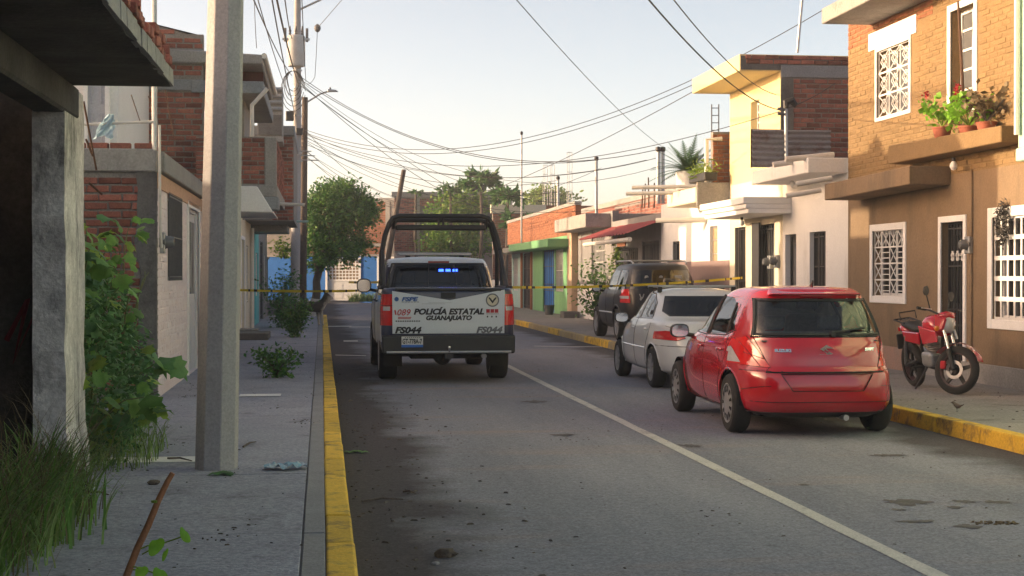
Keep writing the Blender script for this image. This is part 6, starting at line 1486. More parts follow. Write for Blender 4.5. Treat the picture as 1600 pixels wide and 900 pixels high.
for s in (-1, 1):
    L_(MB().tube([(s * .36, .26, 1.03), (s * .25, .315, 1.025)], .02, 8), MS).build('grip', M_RUBBER, hb); L_(MB().tube([(s * .34, .31, 1.03), (s * .2, .37, 1.03)], .007, 6), MS).build('lever', M_ALU, hb)
    L_(MB().tube([(s * .2, .35, 1.03), (s * .28, .33, 1.2)], .008, 6), MS).build('mirror_stem', M_BLACKP, hb)
    L_(MB().lathe([(.001, -.02), (.035, -.018), (.06, -.005), (.062, .008), (.001, .012)], 16, (s * .3, .33, 1.25), 'y'), MS).build('mirror', M_BLACKP, hb, smooth=True)
for v in ((.13, .42, .8), (-.13, .42, .8)): L_(MB().lathe([(.001, -.03), (.03, -.02), (.034, .01), (.001, .03)], 10, v, 'x'), MS).build('indicator', mat('amber', (.5, .16, .02), rough=.2, fineamt=0), mo)

# ================================================================= poles, cables, tape
po = thing('concrete_utility_pole', 'tall tapering octagonal concrete utility pole on the near pavement edge', 'utility pole', (-.80, 11.85, PH))
b = MB(); a0 = R(-9)
for z, r_ in ((PH - .1, .153), (3.5, .128), (6.5, .108), (9.5, .09)):
    for k in range(8):
        a = a0 + math.pi / 8 + k * math.pi / 4; b.v.append((-.80 + .021 * z + r_ * math.cos(a) / math.cos(math.pi / 8), 11.85 + r_ * math.sin(a) / math.cos(math.pi / 8), z))
for i in range(3):
    for k in range(8): b.f.append((i * 8 + k, i * 8 + (k + 1) % 8, i * 8 + 8 + (k + 1) % 8, i * 8 + 8 + k))
b.f.append(tuple(range(24, 32))); b.build('shaft', M_POLE, po, bevel=.006)
b = MB(); b.box(-1.4, -.2, 11.8, 11.9, 8.9, 9.0); b.build('crossarm', M_GALV, po)
for x in (-1.3, -.3): MB().lathe([(.03, 0), (.05, .05), (.03, .08), (.05, .12), (.02, .18), (.001, .18)], 12, (x, 11.85, 9.0)).build('insulator', M_BROWN, po, smooth=True)
tp_b = onZ(462, 497, PH); TPX, TPY = onY(460, 450, 52.0).x, 52.0
tp = thing('transformer_pole', 'grey utility pole carrying a white transformer drum near the street corner', 'utility pole', (TPX, TPY, PH))
Zp = lambda py: onY(460, py, TPY).z
MB().tube([(TPX, TPY, 0), (TPX + .1, TPY, 6), (TPX + .12, TPY, 12.5)], [.17, .14, .10], 14).build('shaft', M_POLE, tp, smooth=True)
TX = onY(463, 80, TPY).x; MB().lathe([(.001, Zp(58)), (.26, Zp(58)), (.30, Zp(60)), (.30, Zp(104)), (.27, Zp(106)), (.001, Zp(106))], 24, (TX, TPY - .35, 0)).build('transformer', mat('transformer_grey', (.50, .50, .50), (.42, .40, .38), scale=3, dirt=(.25, .17, .12), dscale=3, dthr=.6, damt=.6), tp, smooth=True)
for x in (-.2, 0, .2): MB().lathe([(.02, 0), (.05, .06), (.03, .1), (.05, .15), (.03, .2), (.015, .32), (.001, .32)], 10, (TX + x, TPY - .35, Zp(58))).build('bushing', M_IRONG, tp, smooth=True)
for x in (-.36, .36): MB().tube([(TX + x, TPY - .4, Zp(68)), (TX + x, TPY - .4, Zp(47))], .045, 8).build('fuse_cutout', M_IRONG, tp)
MB().box(TX - .45, TX + .45, TPY - .5, TPY - .42, Zp(66), Zp(63)).build('crossarm', M_GALV, tp); MB().tube([(TX + .1, TPY, Zp(15)), (TX + .75, TPY, Zp(0)), (TX + 1.4, TPY - .2, Zp(-14))], .035, 8).build('brace', M_GALV, tp)
MB().box(TX - .35, TX - .08, TPY - .3, TPY - .14, Zp(190), Zp(175)).build('junction_box', M_BLACKP, tp, bevel=.02); MB().box(TX - .02, TX + .22, TPY - .34, TPY - .16, Zp(212), Zp(201)).build('junction_box', M_BLACKP, tp, bevel=.02)
for py in (110, 137, 152, 181, 239, 252): MB().lathe([(.15, -.02), (.165, -.02), (.165, .02), (.15, .02)], 14, (TPX + .1, TPY, Zp(py))).build('steel_band', M_GALV, tp)
for k, py in enumerate((236, 243, 250)): MB().tube([(TX - .1, TPY - .2, Zp(py)), (TX + .5 + .12 * k, TPY - .2, Zp(py + 1))], .02, 6).build('bracket', M_GALV, tp)
b = MB()                                # slack coils hanging on the pole
for k in range(5):
    r_ = .2 + .05 * k; b.tube([(TX - .1 + r_ * math.cos(a) * 1.0, TPY - .25 - .02 * k, Zp(128 + 4 * k) + r_ * 1.7 * math.sin(a)) for a in np.linspace(0, 6.1, 16)], .012, 5)
b.build('cable_coil', M_CABLE, tp)
WX, WY = onY(474, 300, 54.0).x, 54.0
wp_ = thing('wooden_lamp_pole', 'dark weathered wooden pole with curved street lamp arm beside the transformer pole', 'street lamp', (WX, WY, PH))
Zw = lambda py: onY(476, py, WY).z
MB().tube([(WX - .05, WY, 0), (WX, WY, 4), (WX + .06, WY, Zw(152))], [.15, .13, .10], 12).build('shaft', M_WOODP, wp_, smooth=True)
arm = [onY(x, y, WY) for x, y in ((470, 165), (484, 157), (500, 147), (512, 143), (520, 142.5))]
MB().tube(arm, .03, 8).build('arm', M_GALV, wp_, smooth=True)
h0 = onY(516, 142, WY); lh = MB().hexa([h0 + Vector((-.1, -.08, -.04)), h0 + Vector((.28, -.08, -.03)), h0 + Vector((.28, .08, -.03)), h0 + Vector((-.1, .08, -.04)), h0 + Vector((-.1, -.05, .06)), h0 + Vector((.2, -.05, .04)), h0 + Vector((.2, .05, .04)), h0 + Vector((-.1, .05, .06))]).build('lamp_head', M_GALV, wp_, bevel=.015)
MB().lathe([(.03, .05), (.03, .12), (.001, .13)], 10, h0).build('photocell', M_BLACKP, lh)
# leaning post beyond
lp_b, lp_t = onY(604, 420, 66), onY(631, 266, 66)
lp = thing('leaning_post', 'dark wooden post leaning against the far brick house', 'post', (lp_b.x, 66, 0)); MB().tube([Vector((lp_b.x - .35, 66, 0)), lp_t], [.13, .10], 10).build('shaft', M_WOODP, lp, smooth=True); MB().lathe([(.1, 0), (.11, .03), (.001, .05)], 10, lp_t).build('cap', M_GALV, lp)
def cable(label, pts, r=.011, sag=0.0, n=20):
    """a hanging wire through given points"""
    P = []
    for i in range(len(pts) - 1):
        a, b_ = Vector(pts[i]), Vector(pts[i + 1]); s = sag if isinstance(sag, (int, float)) else sag[i]
        for k in range(n): t = k / n; q = a.lerp(b_, t); q.z -= s * 4 * t * (1 - t); P.append(q)
    P.append(Vector(pts[-1])); return tag(MB().tube(P, r, 5).build('overhead_cable', M_CABLE, None), label, 'cable', 'overhead cables')
T1 = (TX + .15, TPY, Zp(120)); T2 = (TX + .15, TPY, Zp(200))
mastR = onY(1031, 233, 42.0); pole2 = onY(932, 250, 50.0); pole3 = onY(872, 280, 58.0); yb_ = onY(1222, 172, YY - .7); camw = lambda px, Y: onY(px, -40, Y)
cable('upper cable from the transformer pole down to the twin service pipes', [T1, mastR], sag=1.3)
cable('cable from the transformer pole to the mast over the red roof', [(T1[0], T1[1], T1[2] - .1), pole2], sag=1.0)
cable('cable from transformer pole dropping behind the pickup roll cage', [(T1[0], T1[1], T1[2] - .2), onY(760, 330, 66)], sag=.5)
cable('steepest cable from the transformer pole down to the far trees', [(T1[0], T1[1], T1[2] - .3), onY(800, 345, 74)], sag=.3)
cable('long cable sweeping up from the transformer pole over the yellow roof', [T2, onY(1320, -5, 30)], sag=1.7, r=.009, n=40)
cable('second long cable sweeping up to the yellow roof edge', [(T2[0], T2[1], T2[2] - .1), onY(1160, 95, 32)], sag=1.3, r=.009, n=40)
cable('third sweeping cable crossing to the yellow house corner', [(T2[0], T2[1], T2[2] - .15), onY(1225, 172, YY - .68)], sag=1.1, r=.008, n=40)
cable('thick black cable from overhead to the yellow house weatherhead', [onY(985, -35, 13), yb_], sag=.25, r=.009)
cable('thin cable from overhead to the yellow house eave wall', [onY(1030, -30, 14), onX(1213, 148, XR - .02)], sag=.2, r=.007)
cable('thin cable running down across the sky to the twin pipes', [onY(790, -20, 16), mastR + Vector((.1, 0, .05))], sag=.15, r=.0055)
cable('cable from the brown house eave down to the weatherhead', [onY(1305, 130, YY - .9), yb_], sag=.05, r=.009)
cable('slanting cable from the yellow eave toward the far antennas', [onY(1083, 143, 33), onY(640, 335, 70)], sag=.4, r=.009)
for k, (y0, x1, y1) in enumerate(((205, 1030, 246), (215, 870, 300), (222, 870, 282), (228, 690, 305), (236, 660, 320), (195, 640, 310))):
    cable(['low cable from the transformer pole to the twin pipes', 'low cable to the mast behind the green house', 'low cable just above the green house mast', 'low cable to the far brick house roof', 'lowest cable drooping behind the leaning post', 'low cable to the leaning post top'][k], [(TX + .15, TPY, Zp(y0)), onY(x1, y1, [42, 58, 58, 80, 80, 70][k])], sag=[1.0, .8, .7, 1.0, .8, .6][k], r=.009)
for k, (y0, x1, y1, Y1, sg) in enumerate(((126, 1025, 262, 44, 1.6), (132, 905, 318, 52, 1.0), (208, 1000, 316, 46, 1.2), (216, 940, 262, 50, 1.5), (232, 760, 322, 84, .9), (240, 700, 330, 84, .7), (212, 1010, 250, 43, .9))):
    cable(['thin cable sagging to the white house spouts', 'thin cable down to the slim grey house canopy', 'thin drooping cable to the red sheet roof', 'thin cable to the dark headed pipe mast', 'thin cable to the darker far tree', 'thin cable to the bright far tree', 'thin cable looping under the twin pipes'][k], [(TX + .15, TPY, Zp(y0)), onY(x1, y1, Y1)], sag=sg, r=.007)
for k, (x0, x1, y1) in enumerate(((380, 456, 118), (392, 452, 150), (424, 466, 130), (440, 456, 60), (418, 462, 182), (399, 401, 75), (470, 478, 128))):
    cable(['cable hanging from above past the concrete pole to transformer', 'lower cable from above past the concrete pole', 'dark thick cable sloping from above onto the transformer pole', 'short cable from above to the transformer fuse', 'cable from above reaching the junction box', 'thin wire dropping to the brick house gutter', 'thin wire looping beside the transformer drum'][k], [onY(x0 if k != 5 else 396, -40, 22 if k < 5 else 27), onY(x1, y1, TPY - .3 if k != 5 else 26.2)], sag=.15, r=[.012, .009, .018, .012, .012, .006, .01][k])
cable('thin stay wire with a hanging insulator beside the transformer', [onY(560, -30, 40), onY(496, 44, 46), onY(492, 120, 50), onY(478, 130, TPY)], sag=(0, .1, .1), r=.009)
tag(MB().lathe([(.03, .12), (.09, .06), (.1, -.02), (.06, -.1), (.02, -.12)], 12, onY(496, 44, 46)).build('cable_insulator', M_IRONG, None, smooth=True), 'dark egg-shaped insulator hanging on a stay wire beside transformer', 'insulator')
cable('loose cable hanging at the low house service mast', [(XL - .02, YP - .02, 7.3), onY(210, 35, 17)], sag=.05, r=.007)
# service masts, antennas and lattice towers over the far-side roofs
def mast(name, label, cat, px, y0, y1, Y, r=.035, head=True):
    a, b_ = onY(px, y1, Y), onY(px, y0, Y); t = thing(name, label, cat, a); MB().tube([a, b_], r, 8).build('pipe', M_GALV, t, smooth=True)
    if head: MB().lathe([(r, -.02), (r * 1.5, .02), (r * 1.4, .1), (.001, .13)], 10, b_).build('weatherhead', M_BLACKP, t, smooth=True)
    return t
mast('service_mast', 'tall thin pipe mast rising behind the green house roof', 'mast', 815, 210, 380, 58)
mast('service_mast', 'pipe mast with dark head standing above the red sheet roof', 'mast', 932, 250, 345, 50, .05)
mast('service_mast', 'short pipe mast beside the orange brick upper wall', 'mast', 872, 280, 345, 58, .05)
for k, px in enumerate((1029, 1036)):
    mast('service_mast', ['thicker of the twin dark service pipes at the white house corner', 'thinner of the twin dark service pipes at white house corner'][k], 'mast', px, 236, 318, 42, [.06, .05][k])
def lattice(label, px, y0, y1, Y, w):
    a, b_ = onY(px, y1, Y), onY(px, y0, Y); t = thing('lattice_antenna', label, 'antenna', a)
    for dx, dy in ((-w / 2, 0), (w / 2, 0), (0, w * .8)): MB().tube([a + Vector((dx, dy, 0)), b_ + Vector((dx, dy, 0))], .022, 5).build('leg', M_GALV, t)
    n = int((b_.z - a.z) / .55); b = MB()
    for k in range(n + 1): z = a.z + (b_.z - a.z) * k / n; b.tube([(a.x - w / 2, Y, z), (a.x + w / 2, Y, z)], .014, 5); b.tube([(a.x - w / 2, Y, z), (a.x, Y + w * .8, z), (a.x + w / 2, Y, z)], .012, 5)
    b.build('rungs', M_GALV, t, kind='stuff')
lattice('tallest lattice radio mast over the far roofs', 890, 238, 330, 95, .3); lattice('slender lattice radio mast nearest the papaya tree', 852, 258, 330, 105, .3); lattice('lattice radio mast between the other two masts', 863, 258, 330, 100, .3)
# police tape across the street
def tape_mat():
    m = bpy.data.materials.new('police_tape'); m.use_nodes = True; nt = m.node_tree; L = nt.links.new; bs = nt.nodes['Principled BSDF']
    tc = _n(nt, 'ShaderNodeTexCoord'); sp = _n(nt, 'ShaderNodeSeparateXYZ'); L(tc.outputs['Object'], sp.inputs[0]); ml = _n(nt, 'ShaderNodeMath', operation='MULTIPLY', inp={1: 9.0}); L(sp.outputs[0], ml.inputs[0])
    fl = _n(nt, 'ShaderNodeTexNoise', inp={'Scale': 1.0, 'Detail': 0.0}); fl.noise_dimensions = '1D'; L(ml.outputs[0], fl.inputs['W']); gt = _n(nt, 'ShaderNodeMath', operation='GREATER_THAN', inp={1: .62}); L(fl.outputs[0], gt.inputs[0])
    mx = _n(nt, 'ShaderNodeMix', data_type='RGBA'); L(gt.outputs[0], mx.inputs[0]); mx.inputs[6].default_value = (.72, .55, .03, 1); mx.inputs[7].default_value = (.03, .028, .02, 1); L(mx.outputs[2], bs.inputs['Base Color']); bs.inputs['Roughness'].default_value = .35
    return m
M_TAPE = tape_mat()
def tape(label, A, B_, sag, w=.052):
    A, B_ = Vector(A), Vector(B_); b = MB(); n = 60
    for i in range(n + 1):
        t = i / n; q = A.lerp(B_, t); q.z -= sag * 4 * t * (1 - t); tw = .5 * math.sin(t * 9) + .25 * math.sin(t * 31); b.v += [(q.x, q.y - w / 2 * math.sin(tw), q.z - w / 2 * math.cos(tw)), (q.x, q.y + w / 2 * math.sin(tw), q.z + w / 2 * math.cos(tw))]
    for i in range(n): b.f.append((i * 2, i * 2 + 1, i * 2 + 3, i * 2 + 2))
    return tag(b.build('police_tape', M_TAPE, None, smooth='all', fixn=False), label, 'tape', 'police tape across the street')
tape('yellow police tape stretched from the brown dado past the black utility vehicle', onX(1160, 434, XR - .05), onY(800, 449, 31.0), .06)
tape('yellow police tape stretched between near-side houses and the pickup', (XL + .02, 33.0, onX(362, 452, XL).z), onY(600, 453, 31.5), .03)
tape('pale tape tied beside the pickup wing mirror', onY(545, 441, 33.5), onY(612, 440, 30.0), .01, .05)
# ================================================================= plants, animals, litter
def leaf_cloud(P, size, rs, up=.3, aspect=.5, outward=None, droop=0.0):
    """many small folded leaves: returns (verts, faces)"""
    n = len(P); d = rs.normal(size=(n, 3)); d[:, 2] = d[:, 2] * .6 - droop; 
    if outward is not None: d += outward * 1.1
    d /= np.linalg.norm(d, axis=1)[:, None]
    q = rs.normal(size=(n, 3)); q[:, 2] += up * 2; w = np.cross(d, q); w /= np.linalg.norm(w, axis=1)[:, None] + 1e-9
    nn = np.cross(w, d); s = (size * rs.uniform(.6, 1.35, n))[:, None]
    a = P; m = P + d * s * .5 + nn * s * .06; t = P + d * s - nn * s * .08
    l = P + d * s * .45 + w * s * aspect * .5 - nn * s * .03; r_ = P + d * s * .45 - w * s * aspect * .5 - nn * s * .03
    V = np.stack([a, l, t, r_, m], 1).reshape(-1, 3); k = np.arange(n) * 5
    F = np.stack([np.stack([k, k + 4, k + 1], 1), np.stack([k + 1, k + 4, k + 2], 1), np.stack([k, k + 3, k + 4], 1), np.stack([k + 4, k + 3, k + 2], 1)], 1).reshape(-1, 3)
    return V, F
def np_mesh(name, V, F, m, parent=None, off=True):
    me = bpy.data.meshes.new(name); o_ = Vector((0, 0, 0))
    if parent is not None:
        q = parent
        while q.parent is not None: q = q.parent
        o_ = OFF.get(q.name, o_)
    V = V - np.array(o_)
    me.vertices.add(len(V)); me.vertices.foreach_set('co', V.astype(np.float32).ravel()); k = F.shape[1]
    me.loops.add(F.size); me.loops.foreach_set('vertex_index', F.astype(np.int32).ravel()); me.polygons.add(len(F))
    me.polygons.foreach_set('loop_start', np.arange(0, F.size, k, dtype=np.int32)); me.polygons.foreach_set('loop_total', np.full(len(F), k, dtype=np.int32)); me.update(); me.validate()
    me.materials.append(m); return mesh_obj(name, me, parent)
def blob_points(rs, c, r, n, shell=.55):
    """clumped points through an ellipsoid, denser towards the outside"""
    d = rs.normal(size=(n, 3)); d /= np.linalg.norm(d, axis=1)[:, None]
    return np.array(c) + d * np.array(r) * (shell + (1 - shell) * rs.uniform(0, 1, n) ** .6)[:, None], d
def crown(rs, blobs, clump=.28, per=34):
    """sub-clumps on each blob, so that the outline is uneven and gaps stay open"""
    P, O = [], []
    for c, r, n in blobs:
        q, d = blob_points(rs, c, r, max(3, int(n * 1.45) // per), .4)
        for i in range(len(q)):
            k = rs.poisson(per); p = rs.normal(size=(k, 3)) * clump * rs.uniform(.5, 1.1) * np.array([1, 1, .75]) + q[i]; P.append(p); O.append(np.repeat(d[i:i + 1], k, 0))
    return np.vstack(P), np.vstack(O)
def tree(name, label, base, limbs, blobs, leaf=.1, mats=(None, None), clump=.28, cat='tree', seed=1, trunkm=None, group=None, lime=0):
    rs = np.random.default_rng(seed); t = thing(name, label, cat, base, group=group)
    b = MB()
    for pts, r in limbs: b.tube(pts, r, 9)
    tr = b.build('trunk', trunkm or M_BARK, t, smooth=True)
    if lime:
        p0, r0 = limbs[0]; MB().tube([Vector(base), Vector(base) + (Vector(p0[1]) - Vector(p0[0])).normalized() * lime], [r0[0] * 1.25, r0[0] * 1.08], 12).build('lime_wash', M_LIME, tr, smooth=True)
    P, O = crown(rs, blobs, clump); k = rs.uniform(size=len(P)) < .72
    for sel, m, nm in ((k, mats[0] or M_LEAFD, 'crown'), (~k, mats[1] or M_LEAF, 'crown')):
        V, F = leaf_cloud(P[sel], leaf, rs, outward=O[sel]); np_mesh(nm, V, F, m, t)
    return t
def limb(a, b_, n=4, w=.1, seed=0):
    r_ = random.Random(seed); a, b_ = Vector(a), Vector(b_); return [a.lerp(b_, i / n) + Vector((r_.uniform(-w, w), r_.uniform(-w, w), 0)) * (0 if i in (0,) else 1) for i in range(n + 1)]
# street-corner tree
TB = Vector((onY(491, 470, 56).x, 56.0, .02)); g = lambda px, py, dy=0: onY(px, py, 56 + dy)
tree('ficus_tree', 'round dense green street tree with lime-washed trunk at the corner', tuple(TB),
     [(limb(TB, g(497, 425), 5, .04, 1), [.21, .18, .16, .15, .14, .13]), (limb(g(497, 428), g(520, 340), 4, .06, 2), [.12, .1, .08, .06, .03]), (limb(g(497, 428), g(548, 360, .5), 4, .06, 3), [.1, .08, .07, .05, .03]), (limb(g(496, 430), g(488, 350, -.4), 4, .05, 4), [.1, .08, .06, .05, .03]), (limb(g(497, 430), g(505, 372, .9), 4, .05, 5), [.1, .08, .06, .05, .03])],
     [(g(508, 335), (.75, .9, .95), 1900), (g(545, 325), (.85, 1.0, .8), 1900), (g(566, 335), (.5, .7, .55), 800), (g(530, 385), (.75, .95, .7), 1500), (g(500, 395), (.6, .8, .6), 1000), (g(525, 300), (.8, .8, .35), 900), (g(560, 385, .3), (.35, .5, .35), 400), (g(486, 340), (.35, .6, .9), 700)], leaf=.15, clump=.23, seed=3, lime=.75)
# trees behind the pickup
h = lambda px, py, Y=84: onY(px, py, Y)
def far_tree(name, label, px, pys, Y, blobs, mats, leaf=.2, seed=5, clump=.36):
    base = h(px, 455, Y); base.z = 0
    tree(name, label, tuple(base), [(limb(base, h(px, pys, Y), 5, .1, seed), [.2, .18, .15, .12, .09, .06])], [(h(x, y, Y + dy), r, n) for x, y, dy, r, n in blobs], leaf=leaf * 1.25, mats=mats, seed=seed, clump=clump)
far_tree('leafy_tree', 'bright green leafy tree behind the pickup roll cage', 712, 350, 84, [(705, 335, 0, (1.3, 1.2, 1.1), 900), (725, 330, .5, (1.2, 1.2, 1.0), 900), (700, 370, -.3, (1.2, 1.2, 1.0), 800), (735, 375, 0, (1.3, 1.2, 1.0), 800), (690, 395, -.5, (1.0, 1, .8), 500)], (M_LEAF, M_LEAFY), seed=6)
far_tree('leafy_tree', 'darker green tree beside the bright tree behind the pickup', 768, 350, 87, [(760, 345, 0, (1.3, 1.2, 1.2), 900), (775, 375, 0, (1.2, 1.2, 1.2), 800), (750, 390, .4, (1.2, 1.2, 1.0), 700), (783, 340, 0, (.8, .9, .9), 500)], (M_LEAFD, M_LEAF), seed=7)
far_tree('yellowish_tree', 'hazy yellow-green tree tops far beyond the green house', 850, 318, 130, [(838, 312, 0, (1.3, 1.4, .9), 500), (856, 312, 0, (1.5, 1.4, .8), 600), (885, 314, 0, (1.0, 1.2, .7), 400)], (M_LEAFY, M_LEAF), leaf=.3, seed=8)
def papaya(label, px, py, Y, n, L, seed, stem_to=460):
    """bare stem with a rosette of long-stalked drooping lobed leaves"""
    r_ = random.Random(seed); rs = np.random.default_rng(seed); top = onY(px, py, Y); base = Vector((top.x, Y, 0)); t = thing('papaya_tree', label, 'tree', tuple(base))
    MB().tube(limb(base, top, 5, .05, seed), [.12, .11, .1, .09, .08, .06], 8).build('trunk', M_BARK, t, smooth=True); st = MB(); Vs, Fs, k0 = [], [], 0
    for i in range(n):
        a = i * 2.4 + r_.uniform(-.3, .3); e = r_.uniform(-.15, .75); d = Vector((math.cos(a) * math.cos(e), math.sin(a) * math.cos(e), math.sin(e))); tip = top + d * L * r_.uniform(.6, 1.0); st.tube([top, top.lerp(tip, .6) + Vector((0, 0, .06)), tip], .018, 5)
        P = np.array(tip)[None, :] + rs.normal(size=(22, 3)) * np.array([.06, .06, .05]) * L; V, F = leaf_cloud(P, L * .55, rs, droop=.5, aspect=.35, outward=np.repeat(np.array(d)[None] * .6, 22, 0)); Vs.append(V); Fs.append(F + k0); k0 += len(V)
    st.build('leaf_stalks', M_LEAFY, t, kind='stuff'); np_mesh('crown', np.vstack(Vs), np.vstack(Fs), M_LEAFD, t)
papaya('tallest papaya tree rising above the water tank', 752, 283, 82, 20, .85, 21); papaya('feathery papaya beside the orange brick wall', 792, 312, 78, 16, .8, 22); papaya('small papaya top above the bright tree', 705, 296, 83, 11, .6, 23); papaya('low papaya in front of orange brick', 812, 352, 76, 13, .8, 24); papaya('tiny sprig growing on the far brick parapet', 650, 304, 85, 5, .35, 25)
# ---- weeds over the vacant plot: large lobed leaves on sprawling stems
def big_leaf(k):
    r_ = random.Random(k); n = 9; vs = [(0, 0, 0)]; pts = []
    out = [(0, 0), (.18, .10), (.42, .20), (.34, .34), (.5, .52), (.28, .56), (.22, .78), (.08, .80), (0, 1.02)]
    L = [(-x * r_.uniform(.85, 1.1), y * r_.uniform(.95, 1.05)) for x, y in out[1:-1]]; Rr = [(x * r_.uniform(.85, 1.1), y * r_.uniform(.95, 1.05)) for x, y in out[1:-1]]
    z = lambda x, y: -.35 * x * x - .22 * y * y + .05 * math.sin(9 * y + k)
    mid = [(0, y) for _, y in out[1:-1]]; V = [(0, 0, 0)] + [(x, y, z(x, y)) for x, y in L] + [(x, y, z(x, y)) for x, y in Rr] + [(0, y, z(0, y) + .03) for _, y in mid] + [(0, 1.02, z(0, 1.02))]
    m = len(L); F = [(0, 2 * m + 1, 1), (0, m + 1, 2 * m + 1)]
    for i in range(m - 1): F += [(1 + i, 2 * m + 1 + i, 2 * m + 2 + i, 2 + i), (m + 1 + i, m + 2 + i, 2 * m + 2 + i, 2 * m + 1 + i)]
    F += [(m, 3 * m, 3 * m + 1), (2 * m, 3 * m + 1, 3 * m)]
    me = bpy.data.meshes.new('leaf'); me.from_pydata(V, [], F); me.polygons.foreach_set('use_smooth', [True] * len(F)); return me
BL = []
for k in range(6): me = big_leaf(k); me.materials.append([M_LEAFD, M_LEAF, M_LEAF, M_LEAFD, M_LEAFY, M_LEAF][k]); BL.append(me)
def put_leaf(parent, P, d, size, k=None, tw=0.0, flat=.6):
    """one leaf object: base at P, growing along d, upper side towards the sky and the street"""
    q = parent
    while q.parent is not None: q = q.parent
    off = OFF.get(q.name, Vector((0, 0, 0))); d = Vector(d).normalized(); up = Vector((.35, -.55, .75)) if flat else Vector((0, 0, 1)); x = d.cross(up); x = x.normalized() if x.length > .01 else Vector((1, 0, 0)); z = x.cross(d)
    M = Matrix((x, d, z)).transposed().to_4x4() @ Matrix.Rotation(tw, 4, 'Y'); o = mesh_obj('leaf', BL[rnd.randrange(6) if k is None else k], parent); o.matrix_basis = Matrix.Translation(Vector(P) - off) @ M @ Matrix.Scale(size, 4); return o
wd = thing('sprawling_weed', 'tall sprawling weed with dark lobed leaves between the ruin and brick wall', 'plant', (-1.9, 13, PH)); rs = np.random.default_rng(31)
def xmax(z): return float(np.interp(z, [0, .3, .8, 1.2, 1.6, 2.0, 2.3], [-1.42, -1.28, -1.22, -1.36, -1.5, -1.75, -1.95]))
stems = MB(); anchors = []
for i in range(46):
    y = rnd.uniform(12.0, 15.2); b0 = Vector((rnd.uniform(-2.6, -1.75), y, .1)); zt = rnd.uniform(.5, 2.1); tp_ = Vector((min(xmax(zt) - rnd.uniform(0, .25), b0.x + rnd.uniform(.0, .7)), y + rnd.uniform(-.5, .3), zt)); P = []
    for q in range(7): t = q / 6; v = b0.lerp(tp_, t); v.z = b0.z + (tp_.z - b0.z) * (1 - (1 - t) ** 1.7); v += Vector((rnd.uniform(-.03, .03), rnd.uniform(-.03, .03), 0)); P.append(v)
    stems.tube(P, [.012, .011, .01, .009, .007, .006, .004], 5); anchors += P[2:]
stems.build('stems', mat('stem_green', (.10, .14, .05), (.14, .11, .06), fineamt=.1), wd, kind='stuff')
anchors.sort(key=lambda v: v.y - v.x * 1.2)
for i in range(300):
    a = anchors[min(len(anchors) - 1, int(abs(rnd.gauss(0, .45)) * len(anchors)))]; an = rnd.uniform(0, 6.28)
    P = a + Vector((rnd.uniform(-.1, .1), rnd.uniform(-.15, .1), rnd.uniform(-.08, .08)))
    P.x = min(P.x, xmax(P.z)); put_leaf(wd, P, (.55 + .6 * math.cos(an), -.5 + .6 * math.sin(an), rnd.uniform(-.75, .35)), rnd.uniform(.10, .25), tw=rnd.uniform(-.8, .8))
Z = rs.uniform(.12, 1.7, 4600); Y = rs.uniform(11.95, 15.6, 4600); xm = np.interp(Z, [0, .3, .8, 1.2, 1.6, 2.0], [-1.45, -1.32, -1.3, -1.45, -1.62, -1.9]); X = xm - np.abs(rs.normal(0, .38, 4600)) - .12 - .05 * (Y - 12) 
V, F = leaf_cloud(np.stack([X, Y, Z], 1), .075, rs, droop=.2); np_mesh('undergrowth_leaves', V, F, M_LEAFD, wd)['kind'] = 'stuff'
# young yellow-green climbing shoots above
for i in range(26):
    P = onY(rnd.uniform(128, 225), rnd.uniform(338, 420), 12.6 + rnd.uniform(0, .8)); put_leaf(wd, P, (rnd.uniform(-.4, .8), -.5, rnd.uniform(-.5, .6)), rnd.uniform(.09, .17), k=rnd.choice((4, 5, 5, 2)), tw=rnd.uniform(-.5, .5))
# ---- grass
def blades(n, region, L, m, rs, lean=(0, 0), w=.006, name='grass', seg=5, bend=.5):
    P0 = np.array([region(rs) for _ in range(n)]); a = rs.uniform(0, 2 * np.pi, n); l = rs.uniform(L[0], L[1], n); D = np.stack([np.cos(a) + lean[0], np.sin(a) + lean[1]], 1); D /= np.linalg.norm(D, axis=1)[:, None]; be = rs.uniform(.3, 1.0, n) * bend
    W = np.stack([-D[:, 1], D[:, 0]], 1); V = np.zeros((n, (seg + 1) * 2, 3))
    for i in range(seg + 1):
        t = i / seg; th = be * t * 2.2 + .12; out = l * np.sin(th * t) * .95 * t ** .3 * .9; up = l * t * np.cos(th * t * .85); wd_ = w * (1 - t * .9) * rs.uniform(.7, 1.4, n)
        c = P0 + np.stack([D[:, 0] * out, D[:, 1] * out, up], 1); e = np.stack([W[:, 0] * wd_, W[:, 1] * wd_, np.zeros(n)], 1); V[:, 2 * i] = c - e; V[:, 2 * i + 1] = c + e
    k = (np.arange(n) * (seg + 1) * 2)[:, None]; F = np.concatenate([k + np.array([2 * i, 2 * i + 1, 2 * i + 3, 2 * i + 2]) for i in range(seg)], 1).reshape(-1, 4)
    return np_mesh(name, V.reshape(-1, 3), F, m)
rs = np.random.default_rng(41); reg = lambda r: (-1.78 + abs(r.normal(0, .16)), 9.9 - abs(r.normal(0, 1.5)), PH - .03 + (0.0))
o = stuff(tag(blades(1300, reg, (.22, .72), M_GRASS, rs, (.5, -.25), .0065), 'long green grass growing along the ruined shop front', 'grass'))
stuff(tag(blades(320, reg, (.3, .75), M_LEAF, rs, (.5, -.25), .013), 'broad-bladed weeds among the long grass at the ruined shop', 'grass'))
o = stuff(tag(blades(420, reg, (.4, 1.0), M_DRY, rs, (.6, -.2), .004), 'dry straw-coloured grass among the green grass', 'grass'))
reg2 = lambda r: (-1.95 + r.uniform(0, .75) ** 1.5, r.uniform(11.7, 13.6), PH - .02)
